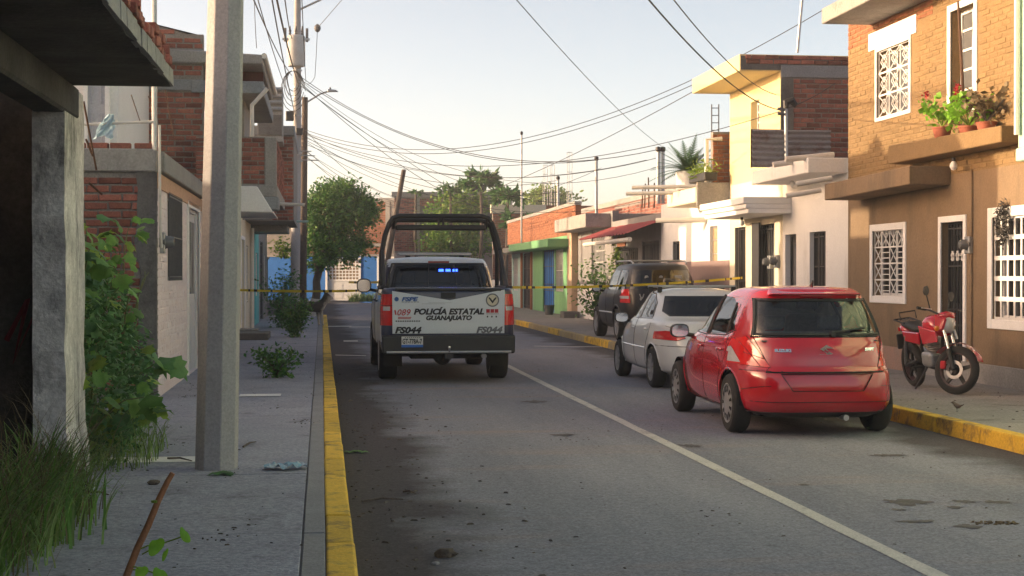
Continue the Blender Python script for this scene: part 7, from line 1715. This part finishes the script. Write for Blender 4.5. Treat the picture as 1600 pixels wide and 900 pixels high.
stuff(tag(blades(420, reg2, (.18, .5), M_GRASS, rs, (.5, -.3), .005), 'low grass at the foot of the sprawling weed', 'grass'))
reg3 = lambda r: (onY(r.uniform(545, 660), 470, 90).x, 89 + r.uniform(-.8, .8), .1)
stuff(tag(blades(900, reg3, (.25, .7), M_GRASS, rs, (0, 0), .03), 'grass strip below the blue house wall', 'grass'))
# ---- cut branch in the foreground with round new leaves
fs = thing('broken_sapling', 'snapped reddish stem with round fresh leaves close to the camera', 'plant', (onY(172, 900, 5.6).x, 5.6, PH))
A = [onY(x, y, 5.6) for x, y in ((196, 905), (214, 858), (232, 820), (247, 783), (262, 752), (270, 739))]; base = Vector((onY(165, 900, 5.6).x, 5.6, PH - .02))
MB().tube([base, base.lerp(A[0], .5)] + A, [.017, .016, .014, .013, .0125, .0115, .0105, .0095], 10).build('stem', M_STEM, fs, smooth=True); MB().lathe([(.011, -.004), (.012, .004), (.001, .006)], 8, A[3] + Vector((-.012, -.008, 0))).build('bud', M_LEAFY, fs)
def round_leaf(P, size, tilt, m=M_LEAFB):
    b = MB(); n = 18; P = Vector(P)
    for k in range(n):
        a = 2 * math.pi * k / n; r_ = size * (1 - .34 * math.exp(-((a - math.pi * .5) / .42) ** 2)) * (.92 + .08 * math.cos(3 * a)); x, z = r_ * math.cos(a), r_ * math.sin(a); b.v.append(tuple(P + Vector((x * math.cos(tilt), -.25 * abs(x) + .3 * z, z * .95 + x * math.sin(tilt)))))
    b.v.append(tuple(P + Vector((0, -.008, 0)))); b.f = [(k, (k + 1) % n, n) for k in range(n)]; return b.build('leaf', m, fs, smooth='all', fixn=False)
for x, y, s_, t_ in ((244, 853, .034, .4), (289, 836, .027, -.7), (221, 893, .026, .2), (250, 898, .03, -.3), (258, 866, .02, .9)): round_leaf(onY(x, y, 5.58), s_, t_)
for p, q in (((222, 866), (286, 838)), ((218, 858), (244, 853)), ((205, 885), (221, 893)), ((205, 890), (250, 898))): MB().tube([onY(*p, 5.6), onY((p[0] + q[0]) / 2, (p[1] + q[1]) / 2 - 3, 5.58), onY(*q, 5.58)], .0028, 6).build('leaf_stalk', M_LEAFY, fs)
# ---- bushes and cut branches on the near pavement
def bush(name, label, P, w, hgt, n, leaf, seed, mats=(M_LEAFD, M_LEAF), flat=1.0):
    rs = np.random.default_rng(seed); r_ = random.Random(seed); P = Vector(P); t = thing(name, label, 'bush', tuple(P)); st = MB(); Q = []
    for i in range(14):
        a = r_.uniform(0, 6.28); e = Vector((math.cos(a) * w * .5 * r_.uniform(.4, 1), math.sin(a) * w * .5 * r_.uniform(.4, 1), hgt * r_.uniform(.45, 1.0))); L = [P + Vector((e.x * q * q, e.y * q * q, e.z * q)) for q in (0, .3, .6, .85, 1)]; st.tube(L, [.012, .01, .008, .006, .003], 5); Q += L[1:]
    st.build('stems', M_BARK, t, kind='stuff'); Q = np.array(Q); idx = rs.integers(0, len(Q), n); pts = Q[idx] + rs.normal(size=(n, 3)) * np.array([w * .13, w * .13, hgt * .1]); pts[:, 2] = np.maximum(pts[:, 2], P.z + .02)
    k = rs.uniform(size=n) < .65
    for s_, m in ((k, mats[0]), (~k, mats[1])): V, F = leaf_cloud(pts[s_], leaf, rs, droop=.15); np_mesh('foliage', V, F, m, t)
    return t
bush('cut_branches', 'small heap of leafy cut branches on the near pavement', onZ(432, 590, PH), .62, .42, 700, .075, 51)
bush('pavement_bush', 'leafy green bush spreading over the near pavement by the steps', onZ(460, 527, PH), .78, 1.0, 1700, .085, 52)
bush('wall_bush', 'taller dark bush against the houses behind the pavement bush', onZ(440, 512, PH), 1.2, 1.5, 1500, .10, 53, (M_LEAFD, M_LEAFD))
bush('climbing_shrub', 'leafy shrub climbing the slim grey house past the pavement', (8.55, onX(930, 450, 8.55).y, PH), 1.3, 1.9, 700, .14, 54, (M_LEAF, M_LEAFD))
bush('wall_shrub', 'green shrub behind the black utility vehicle rail', (8.6, onX(962, 450, 8.6).y, PH), .6, 2.6, 500, .13, 55, (M_LEAF, M_LEAFY))
bush('overhead_creeper', 'yellow-green creeper leaves beside the transformer pole', onY(444, 405, 60), 1.0, .8, 260, .16, 56, (M_LEAFY, M_LEAF))
# ---- terrace and balcony plants
cy = thing('cycad', 'spiky dark green sago cycad in a white pot on the roof terrace', 'potted plant', tuple(onX(1075, 296, 8.6))); pc = onX(1075, 296, 8.6); pt_ = onX(1075, 268, 8.6)
MB().lathe([(.001, 0), (.27, 0), (.29, pt_.z - pc.z), (.26, pt_.z - pc.z), (.24, pt_.z - pc.z - .06), (.001, pt_.z - pc.z - .06)], 24, pc).build('pot', M_WHITE, cy, smooth=True)
for i in range(46):
    a = i * 2.399; e = rnd.uniform(.0, 1.2); L = rnd.uniform(.75, 1.05); b = MB(); n = 15; P = []; hd = Vector((math.cos(a), math.sin(a), 0))
    for q in range(n + 1): t = q / n; P.append(pt_ + Vector((0, 0, .02)) + hd * (L * t * math.cos(e)) + Vector((0, 0, L * (t * math.sin(e) - .28 * t * t * math.cos(e)))))
    sd = hd.cross(Vector((0, 0, 1)))
    for q in range(1, n + 1):
        w = .13 * math.sin(math.pi * min(1, .15 + q / n * .85)) + .01
        for s_ in (-1, 1):
            f = (P[q] - P[q - 1]); b.quad(P[q - 1], P[q - 1] + f * .95, P[q - 1] + f * 2.0 + sd * s_ * w - Vector((0, 0, .02)))
    b.build('frond', mat('cycad_green', (.03, .085, .02), (.055, .12, .025), rand=.3, rough=.45, fineamt=0, trans=.15), cy, fixn=False)
pl_ = thing('trough_plants', 'dark hanging trough of small yellowish plants beside the cycad', 'planter', tuple(onX(1097, 290, 8.5))); P = onX(1095, 284, 8.45); MB().box(P.x - .15, P.x + .15, P.y - .9, P.y + .5, P.z - .02, P.z + .16).build('trough', M_BLACKP, pl_, bevel=.02)
rs = np.random.default_rng(61); pts = np.array(P) + rs.normal(size=(260, 3)) * np.array([.1, .38, .1]) + np.array([0, -.2, .26]); V, F = leaf_cloud(pts, .14, rs, aspect=.25); np_mesh('foliage', V, F, M_LEAFY, pl_)
def geranium(label, px, py, seed, flowers, dead=False, back=0):
    P = onX(px, py, 8.62) + Vector((back, 0, -.05 * (back > 0))); t = thing('geranium_pot', label, 'potted plant', tuple(P)); MB().lathe([(.001, 0), (.10, 0), (.13, .13), (.14, .13), (.14, .155), (.12, .155), (.115, .12), (.001, .12)], 20, P).build('pot', M_TERRA, t, smooth=True); rs = np.random.default_rng(seed); r_ = random.Random(seed); st = MB(); Q = []
    for i in range(12): a = r_.uniform(0, 6.28); e = P + Vector((.05, 0, .18)) + Vector((math.cos(a) * .22, math.sin(a) * .34, r_.uniform(.12, .34))); st.tube([P + Vector((0, 0, .16)), P.lerp(e, .6) + Vector((0, 0, .08)), e], .008, 5); Q.append(e)
    st.build('stems', M_BARK if dead else M_LEAFY, t, kind='stuff'); Q = np.array(Q); n = 240; pts = Q[rs.integers(0, len(Q), n)] + rs.normal(size=(n, 3)) * np.array([.07, .09, .07]); V, F = leaf_cloud(pts, .085, rs, aspect=.95); np_mesh('foliage', V, F, M_DRY if dead else M_LEAFB, t)
    for i in range(flowers):
        e = Vector(Q[i]) + Vector((-.05, 0, r_.uniform(.1, .2))); c = np.array(e) + rs.normal(size=(26, 3)) * .028; V, F = leaf_cloud(c, .04, rs, aspect=1.0); np_mesh('flower_head', V, F, M_FLOWER, t)
geranium('geranium in terracotta pot with red blooms at the far end of the balcony', 1472, 216, 71, 3); geranium('geranium with two red blooms in the middle of the balcony', 1502, 209, 72, 3, back=.1); geranium('withered brown plant at the near end of the balcony', 1528, 203, 73, 0, True, .12)
bk = tag(MB().lathe([(.001, 0), (.14, 0), (.2, .34), (.21, .36), (.19, .36), (.13, .04), (.001, .04)], 16, (8.35, onX(858, 490, 8.35).y, PH)).build('bucket', M_IRONG, None, smooth=True), 'grey bucket standing outside the green house gate', 'bucket')
# ---- dog
dg = onZ(487, 509, PH); dl = math.atan2(.45, 1.0)
def skin(name, V, E, Rr, m, parent, loc, rotz, root=0):
    me = bpy.data.meshes.new(name); me.from_pydata(V, E, []); me.materials.append(m); o = bpy.data.objects.new(name, me); link(o, parent); o.location = loc; o.rotation_euler = (0, 0, rotz)
    sk = o.modifiers.new('skin', 'SKIN'); sk.use_smooth_shade = True
    for v, r_ in zip(me.skin_vertices[0].data, Rr): v.radius = r_ if isinstance(r_, tuple) else (r_, r_)
    me.skin_vertices[0].data[root].use_root = True; su = o.modifiers.new('sub', 'SUBSURF'); su.levels = 2; su.render_levels = 2; return o
def dog_mat():
    m = bpy.data.materials.new('dog_fur'); m.use_nodes = True; nt = m.node_tree; L = nt.links.new; bs = nt.nodes['Principled BSDF']; tc = _n(nt, 'ShaderNodeTexCoord'); sp = _n(nt, 'ShaderNodeSeparateXYZ'); L(tc.outputs['Object'], sp.inputs[0])
    no = _n(nt, 'ShaderNodeTexNoise', inp={'Scale': 7.0, 'Detail': 5.0}); L(tc.outputs['Object'], no.inputs['Vector']); fi = _n(nt, 'ShaderNodeTexNoise', inp={'Scale': 90.0, 'Detail': 3.0}); L(tc.outputs['Object'], fi.inputs['Vector'])
    ab = _n(nt, 'ShaderNodeMath', operation='MULTIPLY_ADD', inp={1: 1.6, 2: 0.0}); L(sp.outputs[0], ab.inputs[0]); a2 = _n(nt, 'ShaderNodeMath', operation='SUBTRACT'); L(ab.outputs[0], a2.inputs[0]); z2 = _n(nt, 'ShaderNodeMath', operation='MULTIPLY', inp={1: 1.2}); L(sp.outputs[2], z2.inputs[0]); L(z2.outputs[0], a2.inputs[1])
    ad = _n(nt, 'ShaderNodeMath', operation='MULTIPLY_ADD', inp={1: .5}); L(no.outputs[0], ad.inputs[0]); L(a2.outputs[0], ad.inputs[2]); rp = _n(nt, 'ShaderNodeMapRange', inp={1: .0, 2: .22}); L(ad.outputs[0], rp.inputs[0])
    mx = _n(nt, 'ShaderNodeMix', data_type='RGBA'); mx.inputs[6].default_value = (.06, .046, .036, 1); mx.inputs[7].default_value = (.5, .44, .36, 1); L(rp.outputs[0], mx.inputs[0])
    rf = _n(nt, 'ShaderNodeMapRange', inp={1: .3, 2: .7, 3: .6, 4: 1.4}); L(fi.outputs[0], rf.inputs[0]); sc = _n(nt, 'ShaderNodeVectorMath', operation='SCALE'); L(mx.outputs[2], sc.inputs[0]); L(rf.outputs[0], sc.inputs[3]); L(sc.outputs[0], bs.inputs['Base Color']); bs.inputs['Roughness'].default_value = .95
    bp = _n(nt, 'ShaderNodeBump', inp={'Strength': .8, 'Distance': .02}); L(fi.outputs[0], bp.inputs['Height']); L(bp.outputs[0], bs.inputs['Normal']); return m
V = [(-.30, 0, .52), (-.08, 0, .53), (.14, 0, .52), (.28, 0, .55), (.38, 0, .68), (.46, 0, .78), (.57, 0, .765), (.64, 0, .75),          # spine 0-7
     (-.32, .09, .42), (-.24, .10, .30), (-.36, .10, .16), (-.34, .10, .05), (-.29, .10, .025),                                                # hind left 8-12
     (-.32, -.09, .42), (-.22, -.10, .30), (-.33, -.10, .16), (-.31, -.10, .05), (-.26, -.10, .025),                                            # hind right 13-17
     (.24, .09, .40), (.23, .095, .24), (.25, .095, .14), (.25, .095, .04), (.30, .095, .025), (.24, -.09, .40), (.26, -.095, .24), (.28, -.095, .14), (.28, -.095, .04), (.33, -.095, .025),   # fore 18-27
     (-.42, 0, .60), (-.50, .04, .66), (-.50, .10, .58), (-.46, .13, .48),                                                                         # tail 28-31
     (.43, .055, .87), (.43, .075, .94), (.43, -.055, .87), (.43, -.075, .94)]                                                                     # ears
E = [(0, 1), (1, 2), (2, 3), (3, 4), (4, 5), (5, 6), (6, 7), (0, 8), (8, 9), (9, 10), (10, 11), (11, 12), (0, 13), (13, 14), (14, 15), (15, 16), (16, 17), (2, 18), (18, 19), (19, 20), (20, 21), (21, 22), (2, 23), (23, 24), (24, 25), (25, 26), (26, 27), (0, 28), (28, 29), (29, 30), (30, 31), (5, 32), (32, 33), (5, 34), (34, 35)]
Rr = [.13, .125, .15, .14, .10, .10, .058, .038, .085, .06, .034, .03, .034, .085, .06, .034, .03, .034, .065, .042, .034, .028, .034, .065, .042, .034, .028, .034, .05, .065, .06, .03, .035, .012, .035, .012]
dog = skin('dog', V, E, Rr, dog_mat(), None, (dg.x, dg.y, PH), dl, 1); tag(dog, 'large dark and cream dog standing at the kerb, looking up the street', 'dog'); dog.scale = (1.06, 1.06, 1.06)
# ---- sparrow
bd = onZ(1496, 644, PH); bt = thing('sparrow', 'small brown sparrow standing on the pavement before the motorcycle', 'bird', tuple(bd), R(35), local=True)
MBR = mat('feather_brown', (.14, .10, .075), (.22, .18, .14), scale=30, fineamt=.2)
b = MB(); secs = [((0, -.075, .085), .008, .005), ((0, -.05, .075), .014, .008), ((0, -.025, .062), .024, .02), ((0, .005, .066), .03, .028), ((0, .03, .08), .024, .024), ((0, .043, .098), .019, .019), ((0, .06, .102), .013, .012), ((0, .072, .1), .005, .004), ((0, .084, .097), .001, .001)]
n = 10
for (c, hx, hz) in secs:
    for k in range(n): a = 2 * math.pi * k / n; b.v.append((c[0] + hx * math.cos(a), c[1], c[2] + hz * math.sin(a)))
for i in range(len(secs) - 1):
    for k in range(n): b.f.append((i * n + k, i * n + (k + 1) % n, i * n + n + (k + 1) % n, i * n + n + k))
b.build('body', MBR, bt, smooth='all')
for s_ in (-1, 1): MB().tube([(s_ * .01, .005, .045), (s_ * .011, .0, .02), (s_ * .012, .008, .002)], .0022, 5).build('leg', M_IRONG, bt)
# ---- litter
lw = onZ(446, 734, PH); b = MB(); r_ = random.Random(9); nx, ny = 9, 5
for j in range(ny + 1):
    for i in range(nx + 1): b.v.append((lw.x - .16 + .036 * i, lw.y - .09 + .035 * j + .03 * math.sin(i), PH + .012 + r_.uniform(0, .05)))
for j in range(ny):
    for i in range(nx): k = j * (nx + 1) + i; b.f.append((k, k + 1, k + nx + 2, k + nx + 1))
tag(b.build('crumpled_wrapper', mat('wrapper', (.10, .28, .42), (.55, .55, .55), scale=14, amt=1, rough=.35), None, fixn=False), 'crumpled blue and silver wrapper on the near pavement', 'litter')
def fallen_leaf(label, px, py, z, size, k, group=None):
    P = onZ(px, py, z); t = thing('fallen_sprig', label, 'leaf', (P.x, P.y, z))
    for i in range(4): o = put_leaf(t, P + Vector((rnd.uniform(-.03, .03), rnd.uniform(-.05, .05), .02)), (math.cos(i * 1.7), math.sin(i * 1.7), .08), size * rnd.uniform(.7, 1), k, flat=0)
fallen_leaf('wilted green sprig lying on the dark gutter asphalt', 556, 708, 0, .13, 2); fallen_leaf('wilted leaves at the foot of the concrete pole', 350, 742, PH, .15, 3)
def pebble(name, label, px, py, z, s_, m=M_STONE):
    P = onZ(px, py, z); me = bpy.data.meshes.new(name); bm = bmesh.new(); bmesh.ops.create_icosphere(bm, subdivisions=2, radius=s_); r_ = random.Random(int(px))
    for v in bm.verts: v.co = Vector((v.co.x * 1.3, v.co.y, v.co.z * .6)) * (1 + r_.uniform(-.2, .2))
    bm.to_mesh(me); bm.free(); me.materials.append(m); o = mesh_obj(name, me, None, (P.x, P.y, z + s_ * .4)); return tag(o, label, 'stone')
pebble('dark_clod', 'dark clod of earth lying in the road at the stain edge', 697, 870, 0, .05, M_SOIL); pebble('dark_clod', 'dark lump of dirt beside the crumpled wrapper', 240, 757, PH, .035, M_SOIL)
pebble('pale_stone', 'small pale stone next to the dark clod in the road', 680, 882, 0, .018, M_CONC)
# crumbs of grit and twigs: nobody could count them
b = MB(); r_ = random.Random(77)
def crumb(x, y, z, s_):
    a = r_.uniform(0, 3.14); u = Vector((math.cos(a), math.sin(a), 0)) * s_ * r_.uniform(.6, 2.2); v = Vector((-math.sin(a), math.cos(a), 0)) * s_ * .6; hgt = Vector((0, 0, s_ * .7)); c = Vector((x, y, z)); b.hexa([c - u - v, c + u - v, c + u + v, c - u + v, c - u * .6 - v * .5 + hgt, c + u * .6 - v * .5 + hgt, c + u * .6 + v * .5 + hgt, c - u * .6 + v * .5 + hgt])
for i in range(260): crumb(r_.uniform(.25, 6.2), 3 + 26 * r_.random() ** 1.5, .0, r_.uniform(.002, .009))
for c in range(26):
    cx_, cy_ = r_.uniform(.3, 6.1), 4 + 22 * r_.random() ** 1.4
    for i in range(r_.randrange(4, 16)): crumb(cx_ + r_.gauss(0, .12), cy_ + r_.gauss(0, .25), .0, r_.uniform(.002, .009))
for i in range(420): crumb(.22 + abs(r_.gauss(0, .5)), 4 + 24 * r_.random() ** 1.4, .0, r_.uniform(.004, .016))
for i in range(150): crumb(-1.7 + 1.6 * r_.random() ** 1.6, 4.5 + 20 * r_.random() ** 1.4, PH + .003, r_.uniform(.002, .008))
for c in range(24):
    cx_, cy_ = -1.7 + 1.6 * r_.random() ** 1.8, 5 + 16 * r_.random() ** 1.3
    for i in range(r_.randrange(5, 24)): crumb(cx_ + r_.gauss(0, .1), cy_ + r_.gauss(0, .18), PH + .003, r_.uniform(.002, .010))
for i in range(160): crumb(r_.uniform(6.5, 8.8), r_.uniform(12, 26), PH + .003, r_.uniform(.004, .012))
stuff(tag(b.build('grit', mat('grit', (.06, .05, .042), (.12, .10, .085), rand=.5, island=True), None), 'scattered grit and crumbs of dirt over road and pavements', 'grit'))
for k, (x0, y0, x1, y1) in enumerate(((100, 757, 152, 760), (136, 770, 170, 773), (630, 768, 650, 771), (565, 783, 630, 780), (262, 716, 300, 720), (380, 698, 400, 690))):
    z = PH + .012 if x0 < 520 else .012; a, c = onZ(x0, y0, z), onZ(x1, y1, z); mid = a.lerp(c, .5) + Vector((0, .03, .01)); tag(MB().tube([a, mid, c], [.009, .008, .004], 6).build('dry_twig', M_BARK, None), ['dry twig lying nearest the ruined shop pier', 'shorter dry twig beside the ruin pier twig', 'short twig lying on the dark road stain', 'long thin twig across the gutter stain', 'twig in the grass edge below the weed', 'twig between concrete pole and kerb'][k], 'twig')
def stain(px, py, w, d, m, seed):
    P = onZ(px, py, 0); r_ = random.Random(seed); n = 22; b = MB(); b.v = [(P.x + w * math.cos(2 * math.pi * k / n) * r_.uniform(.45, 1.2), P.y + d * math.sin(2 * math.pi * k / n) * r_.uniform(.35, 1.3), .003 + .0002 * seed) for k in range(n)] + [(P.x, P.y, .003 + .0002 * seed)]; b.f = [(k, (k + 1) % n, n) for k in range(n)]; return structure(b.build('road_stain', m, None, fixn=False))
M_ST = mat('stain_dark', (.075, .068, .066), (.13, .12, .12), scale=9, amt=.9, fineamt=.3)
for i, (x, y, w, d) in enumerate(((1420, 785, .17, .16), (1405, 797, .06, .06), (1505, 784, .09, .08), (1492, 793, .06, .06), (1560, 785, .10, .08), (1430, 815, .14, .05), (1512, 823, .09, .09), (1390, 712, .18, .10), (1255, 758, .05, .05), (880, 680, .16, .12), (835, 628, .2, .2), (1078, 697, .12, .12))): stain(x, y, w, d, M_ST, i)
tag(blades(60, lambda r: (onZ(1555, 818, 0).x + r.uniform(-.14, .14), onZ(1555, 818, 0).y + r.uniform(-.06, .06), .0), (.015, .03), M_DRY, np.random.default_rng(5), (1, 0), .012, 'straw_tuft', bend=1.6), 'flattened tuft of straw on the asphalt ahead of the hatchback', 'straw')['kind'] = 'stuff'
# ================================================================= far end of the street
RB = R(-26)                             # the end house is turned a little towards the light
eo = onY(400, 468, 94); eo.z = 0
eh = thing('blue_house', 'end house, blue ground floor with pale perforated gate and orange brick storey above', 'house', tuple(eo), RB, local=True)
# local x to the right along the facade, facade at local y = 0, facing -y
def loc_x(px):                          # where a picture column meets the facade
    d = ray(px, 430); u = Vector((math.cos(RB), math.sin(RB), 0)); n = Vector((-u.y, u.x, 0)); t = (eo - Vector((0, 0, 0))).dot(n) / d.dot(n); P = d * t; return (P - Vector((eo.x, eo.y, 0))).dot(u), P.length
def lz(px, py): 
    d = ray(px, py); u = Vector((math.cos(RB), math.sin(RB), 0)); n = Vector((-u.y, u.x, 0)); t = eo.dot(n) / Vector((d.x, d.y, 0)).dot(n); return CAMZ + d.z * t
FE = Fr((0, 0, 0), (1, 0, 0), (0, -1, 0)); lx = lambda px: loc_x(px)[0]
x0, x1 = lx(380), lx(622); zb_ = lz(590, 400)
gt = (lx(512), lx(561), .12, lz(536, 406)); wn_ = (lx(592), lx(614), lz(603, 446), lz(603, 404))
wall('ground_floor_wall', eh, FE, x0, x1, 0, zb_, .25, M_BLUE, holes=[gt, wn_])
wall('side_wall', eh, Fr((x1, 0, 0), (0, 1, 0), (1, 0, 0)), .26, 6, 0, lz(590, 312), .25, M_BRICK)
g_ = door(eh, FE, gt[0], gt[1], gt[2], gt[3] * .52, mat('gate_white', (.62, .63, .64), (.54, .55, .56), fineamt=.05), depth=-.08, leafs=2, handle=False)
gl = MB().fbox(FE, gt[0], gt[1], gt[3] * .52, gt[3], -.24, -.22).build('gate_backing', M_CURT, eh)
grille(eh, FE, gt[0] + .05, gt[1] - .05, gt[3] * .53, gt[3] - .05, 'weave', M_WHITE, -.1)
b = MB(); s_ = .13; b.fbox(FE, gt[0] - s_, gt[0], 0.05, gt[3] + s_, -.02, .05); b.fbox(FE, gt[1], gt[1] + s_, .05, gt[3] + s_, -.02, .05); b.fbox(FE, gt[0], gt[1], gt[3], gt[3] + s_, -.02, .048); b.build('gate_surround', M_WHITE, eh)
window(eh, FE, *wn_, style=None, surround=.12, mg=M_WHITE2, nx=1, nz=2)
bx0, bx1 = lx(478), lx(610); zt2 = lz(590, 310)
wall('upper_wall', eh, FE, x0, x1, zb_, zt2, .25, M_MORT)
bricks(eh, FE, bx0, bx1, zb_ + .12, zt2 - .25, m=M_BRICKO, l=.26, h=.085, gap=.02, n_max=300, proud=.015, holes=[(-99, 99, lz(580, 385), lz(580, 381))])
MB().fbox(FE, x0, x1 + .02, zb_ - .02, zb_ + .1, 0, .05).build('tie_beam', M_CONC, eh); MB().fbox(FE, x0, bx1, lz(580, 385), lz(580, 381), 0, .03).build('tie_beam', M_CONC, eh); MB().fbox(FE, x0, x1 + .05, zt2 - .2, zt2 + .02, -.25, .06).build('tie_beam', M_CONC, eh)
for px in (549, 606): MB().fbox(FE, lx(px) - .14, lx(px) + .14, zb_ + .1, zt2 - .2, 0, .03).build('tie_column', M_CONC, eh)
# right part of the same wall: its shade put into darker brick, built apart
nh = thing('shaded_wall_part', 'shaded part of the far brick wall built apart in darker brick, tall grey window, behind the roll cage', 'house', (onY(622, 450, 86).x, 86, 0)); FN = FY(86.0); q = lambda px: onY(px, 430, 86).x; v = lambda py: onY(660, py, 86).z
hw_ = (q(656), q(678), v(375), v(322))
wall('front_wall', nh, FN, q(616), q(800), 0, v(306), .25, M_MORT, holes=[hw_]); bricks(nh, FN, q(616), q(690), v(392), v(310), l=.26, h=.085, gap=.02, n_max=300, holes=[hw_])
window(nh, FN, *hw_, style=None, mf=M_IRONG, mg=M_GLASSG, nx=2, nz=4)
MB().fbox(FN, q(648), q(656), v(400), v(310), 0, .04).build('tie_column', M_CONC, nh); MB().fbox(FN, q(612), q(800), v(308), v(300), -.2, .06).build('roof_edge', M_CONC, nh); MB().fbox(FN, q(616), q(800), .1, v(395), 0, .03).build('pink_lower_wall', mat('plaster_dusty_pink', (.42, .33, .31), (.36, .28, .26), fineamt=.08), nh)
# water tank on the roof behind the papaya
wt = thing('roof_water_tank', 'dark cylindrical water tank on a concrete stand beneath the papaya leaves', 'water tank', tuple(onY(747, 318, 90))); P = onY(747, 312, 90); t_ = onY(747, 286, 90).z - P.z
MB().lathe([(.001, 0), (.46, 0), (.47, t_ * .2), (.45, t_ * .25), (.47, t_ * .3), (.47, t_ * .6), (.45, t_ * .65), (.47, t_ * .7), (.45, t_ * .85), (.2, t_), (.001, t_)], 24, P).build('tank', mat('tank_dark', (.03, .035, .045), fineamt=.05), wt, smooth=True)
MB().box(P.x - .9, P.x + .9, 89.4, 90.6, P.z - .35, P.z - .002).build('stand', M_BRICKO, wt, bevel=.02); MB().box(P.x - .75, P.x - .5, 89.6, 89.9, P.z - .002, P.z + 1.0).build('chimney', M_CREAM, wt)
wall('house_wall', wt, FY(89.0), P.x - 4, P.x + 9, 0, P.z - .36, .25, M_BRICKO)
# white house glimpsed past the pickup, small far roofs along the cross street
fh = thing('far_orange_house', 'distant orange brick house past the pickup with pale parapet', 'house', (onY(790, 450, 80).x, 80, 0)); FO = FY(80.0)
a0_, a1_ = onY(770, 430, 80).x, onY(850, 430, 80).x
wall('front_wall', fh, FO, a0_, a1_, 0, onY(820, 333, 80).z, .3, M_MORT); bricks(fh, FO, a0_, a1_, 1.0, onY(820, 334, 80).z, m=M_BRICKO, l=.28, h=.09, gap=.02, n_max=120); MB().fbox(FO, a0_ - .1, a1_ + .1, onY(820, 333, 80).z, onY(820, 320, 80).z, -.3, .06).build('parapet', M_CREAM, fh)
# low skyline behind everything on the cross street
lh_ = thing('cross_street_row', 'low pale row of houses closing the cross street behind the corner tree', 'house', (-20, 95, 0)); slab('wall', lh_, -60, onY(396, 450, 97).x, 97, 103, 0, 3.1, M_PTEAL); slab('roof', lh_, -60.2, onY(396, 450, 97).x + .1, 96.8, 103.2, 3.103, 3.3, M_CONC)

# thin morning haze over the whole place
hz = MB().box(-905, 905, -305, 1505, -1.05, 13.6).build('haze', mat('haze_dummy', (.8, .8, .8)), None)
hm = bpy.data.materials.new('haze'); hm.use_nodes = True; nt = hm.node_tree; nt.nodes.clear(); pv = nt.nodes.new('ShaderNodeVolumePrincipled'); ou = nt.nodes.new('ShaderNodeOutputMaterial'); nt.links.new(pv.outputs[0], ou.inputs['Volume'])
pv.inputs['Color'].default_value = (.86, .86, .88, 1); pv.inputs['Density'].default_value = .0011; pv.inputs['Anisotropy'].default_value = .2
hz.data.materials.clear(); hz.data.materials.append(hm); hz['kind'] = 'stuff'; hz['label'] = 'thin pale morning haze over the street'; hz['category'] = 'haze'
scene.cycles.volume_bounces = 1
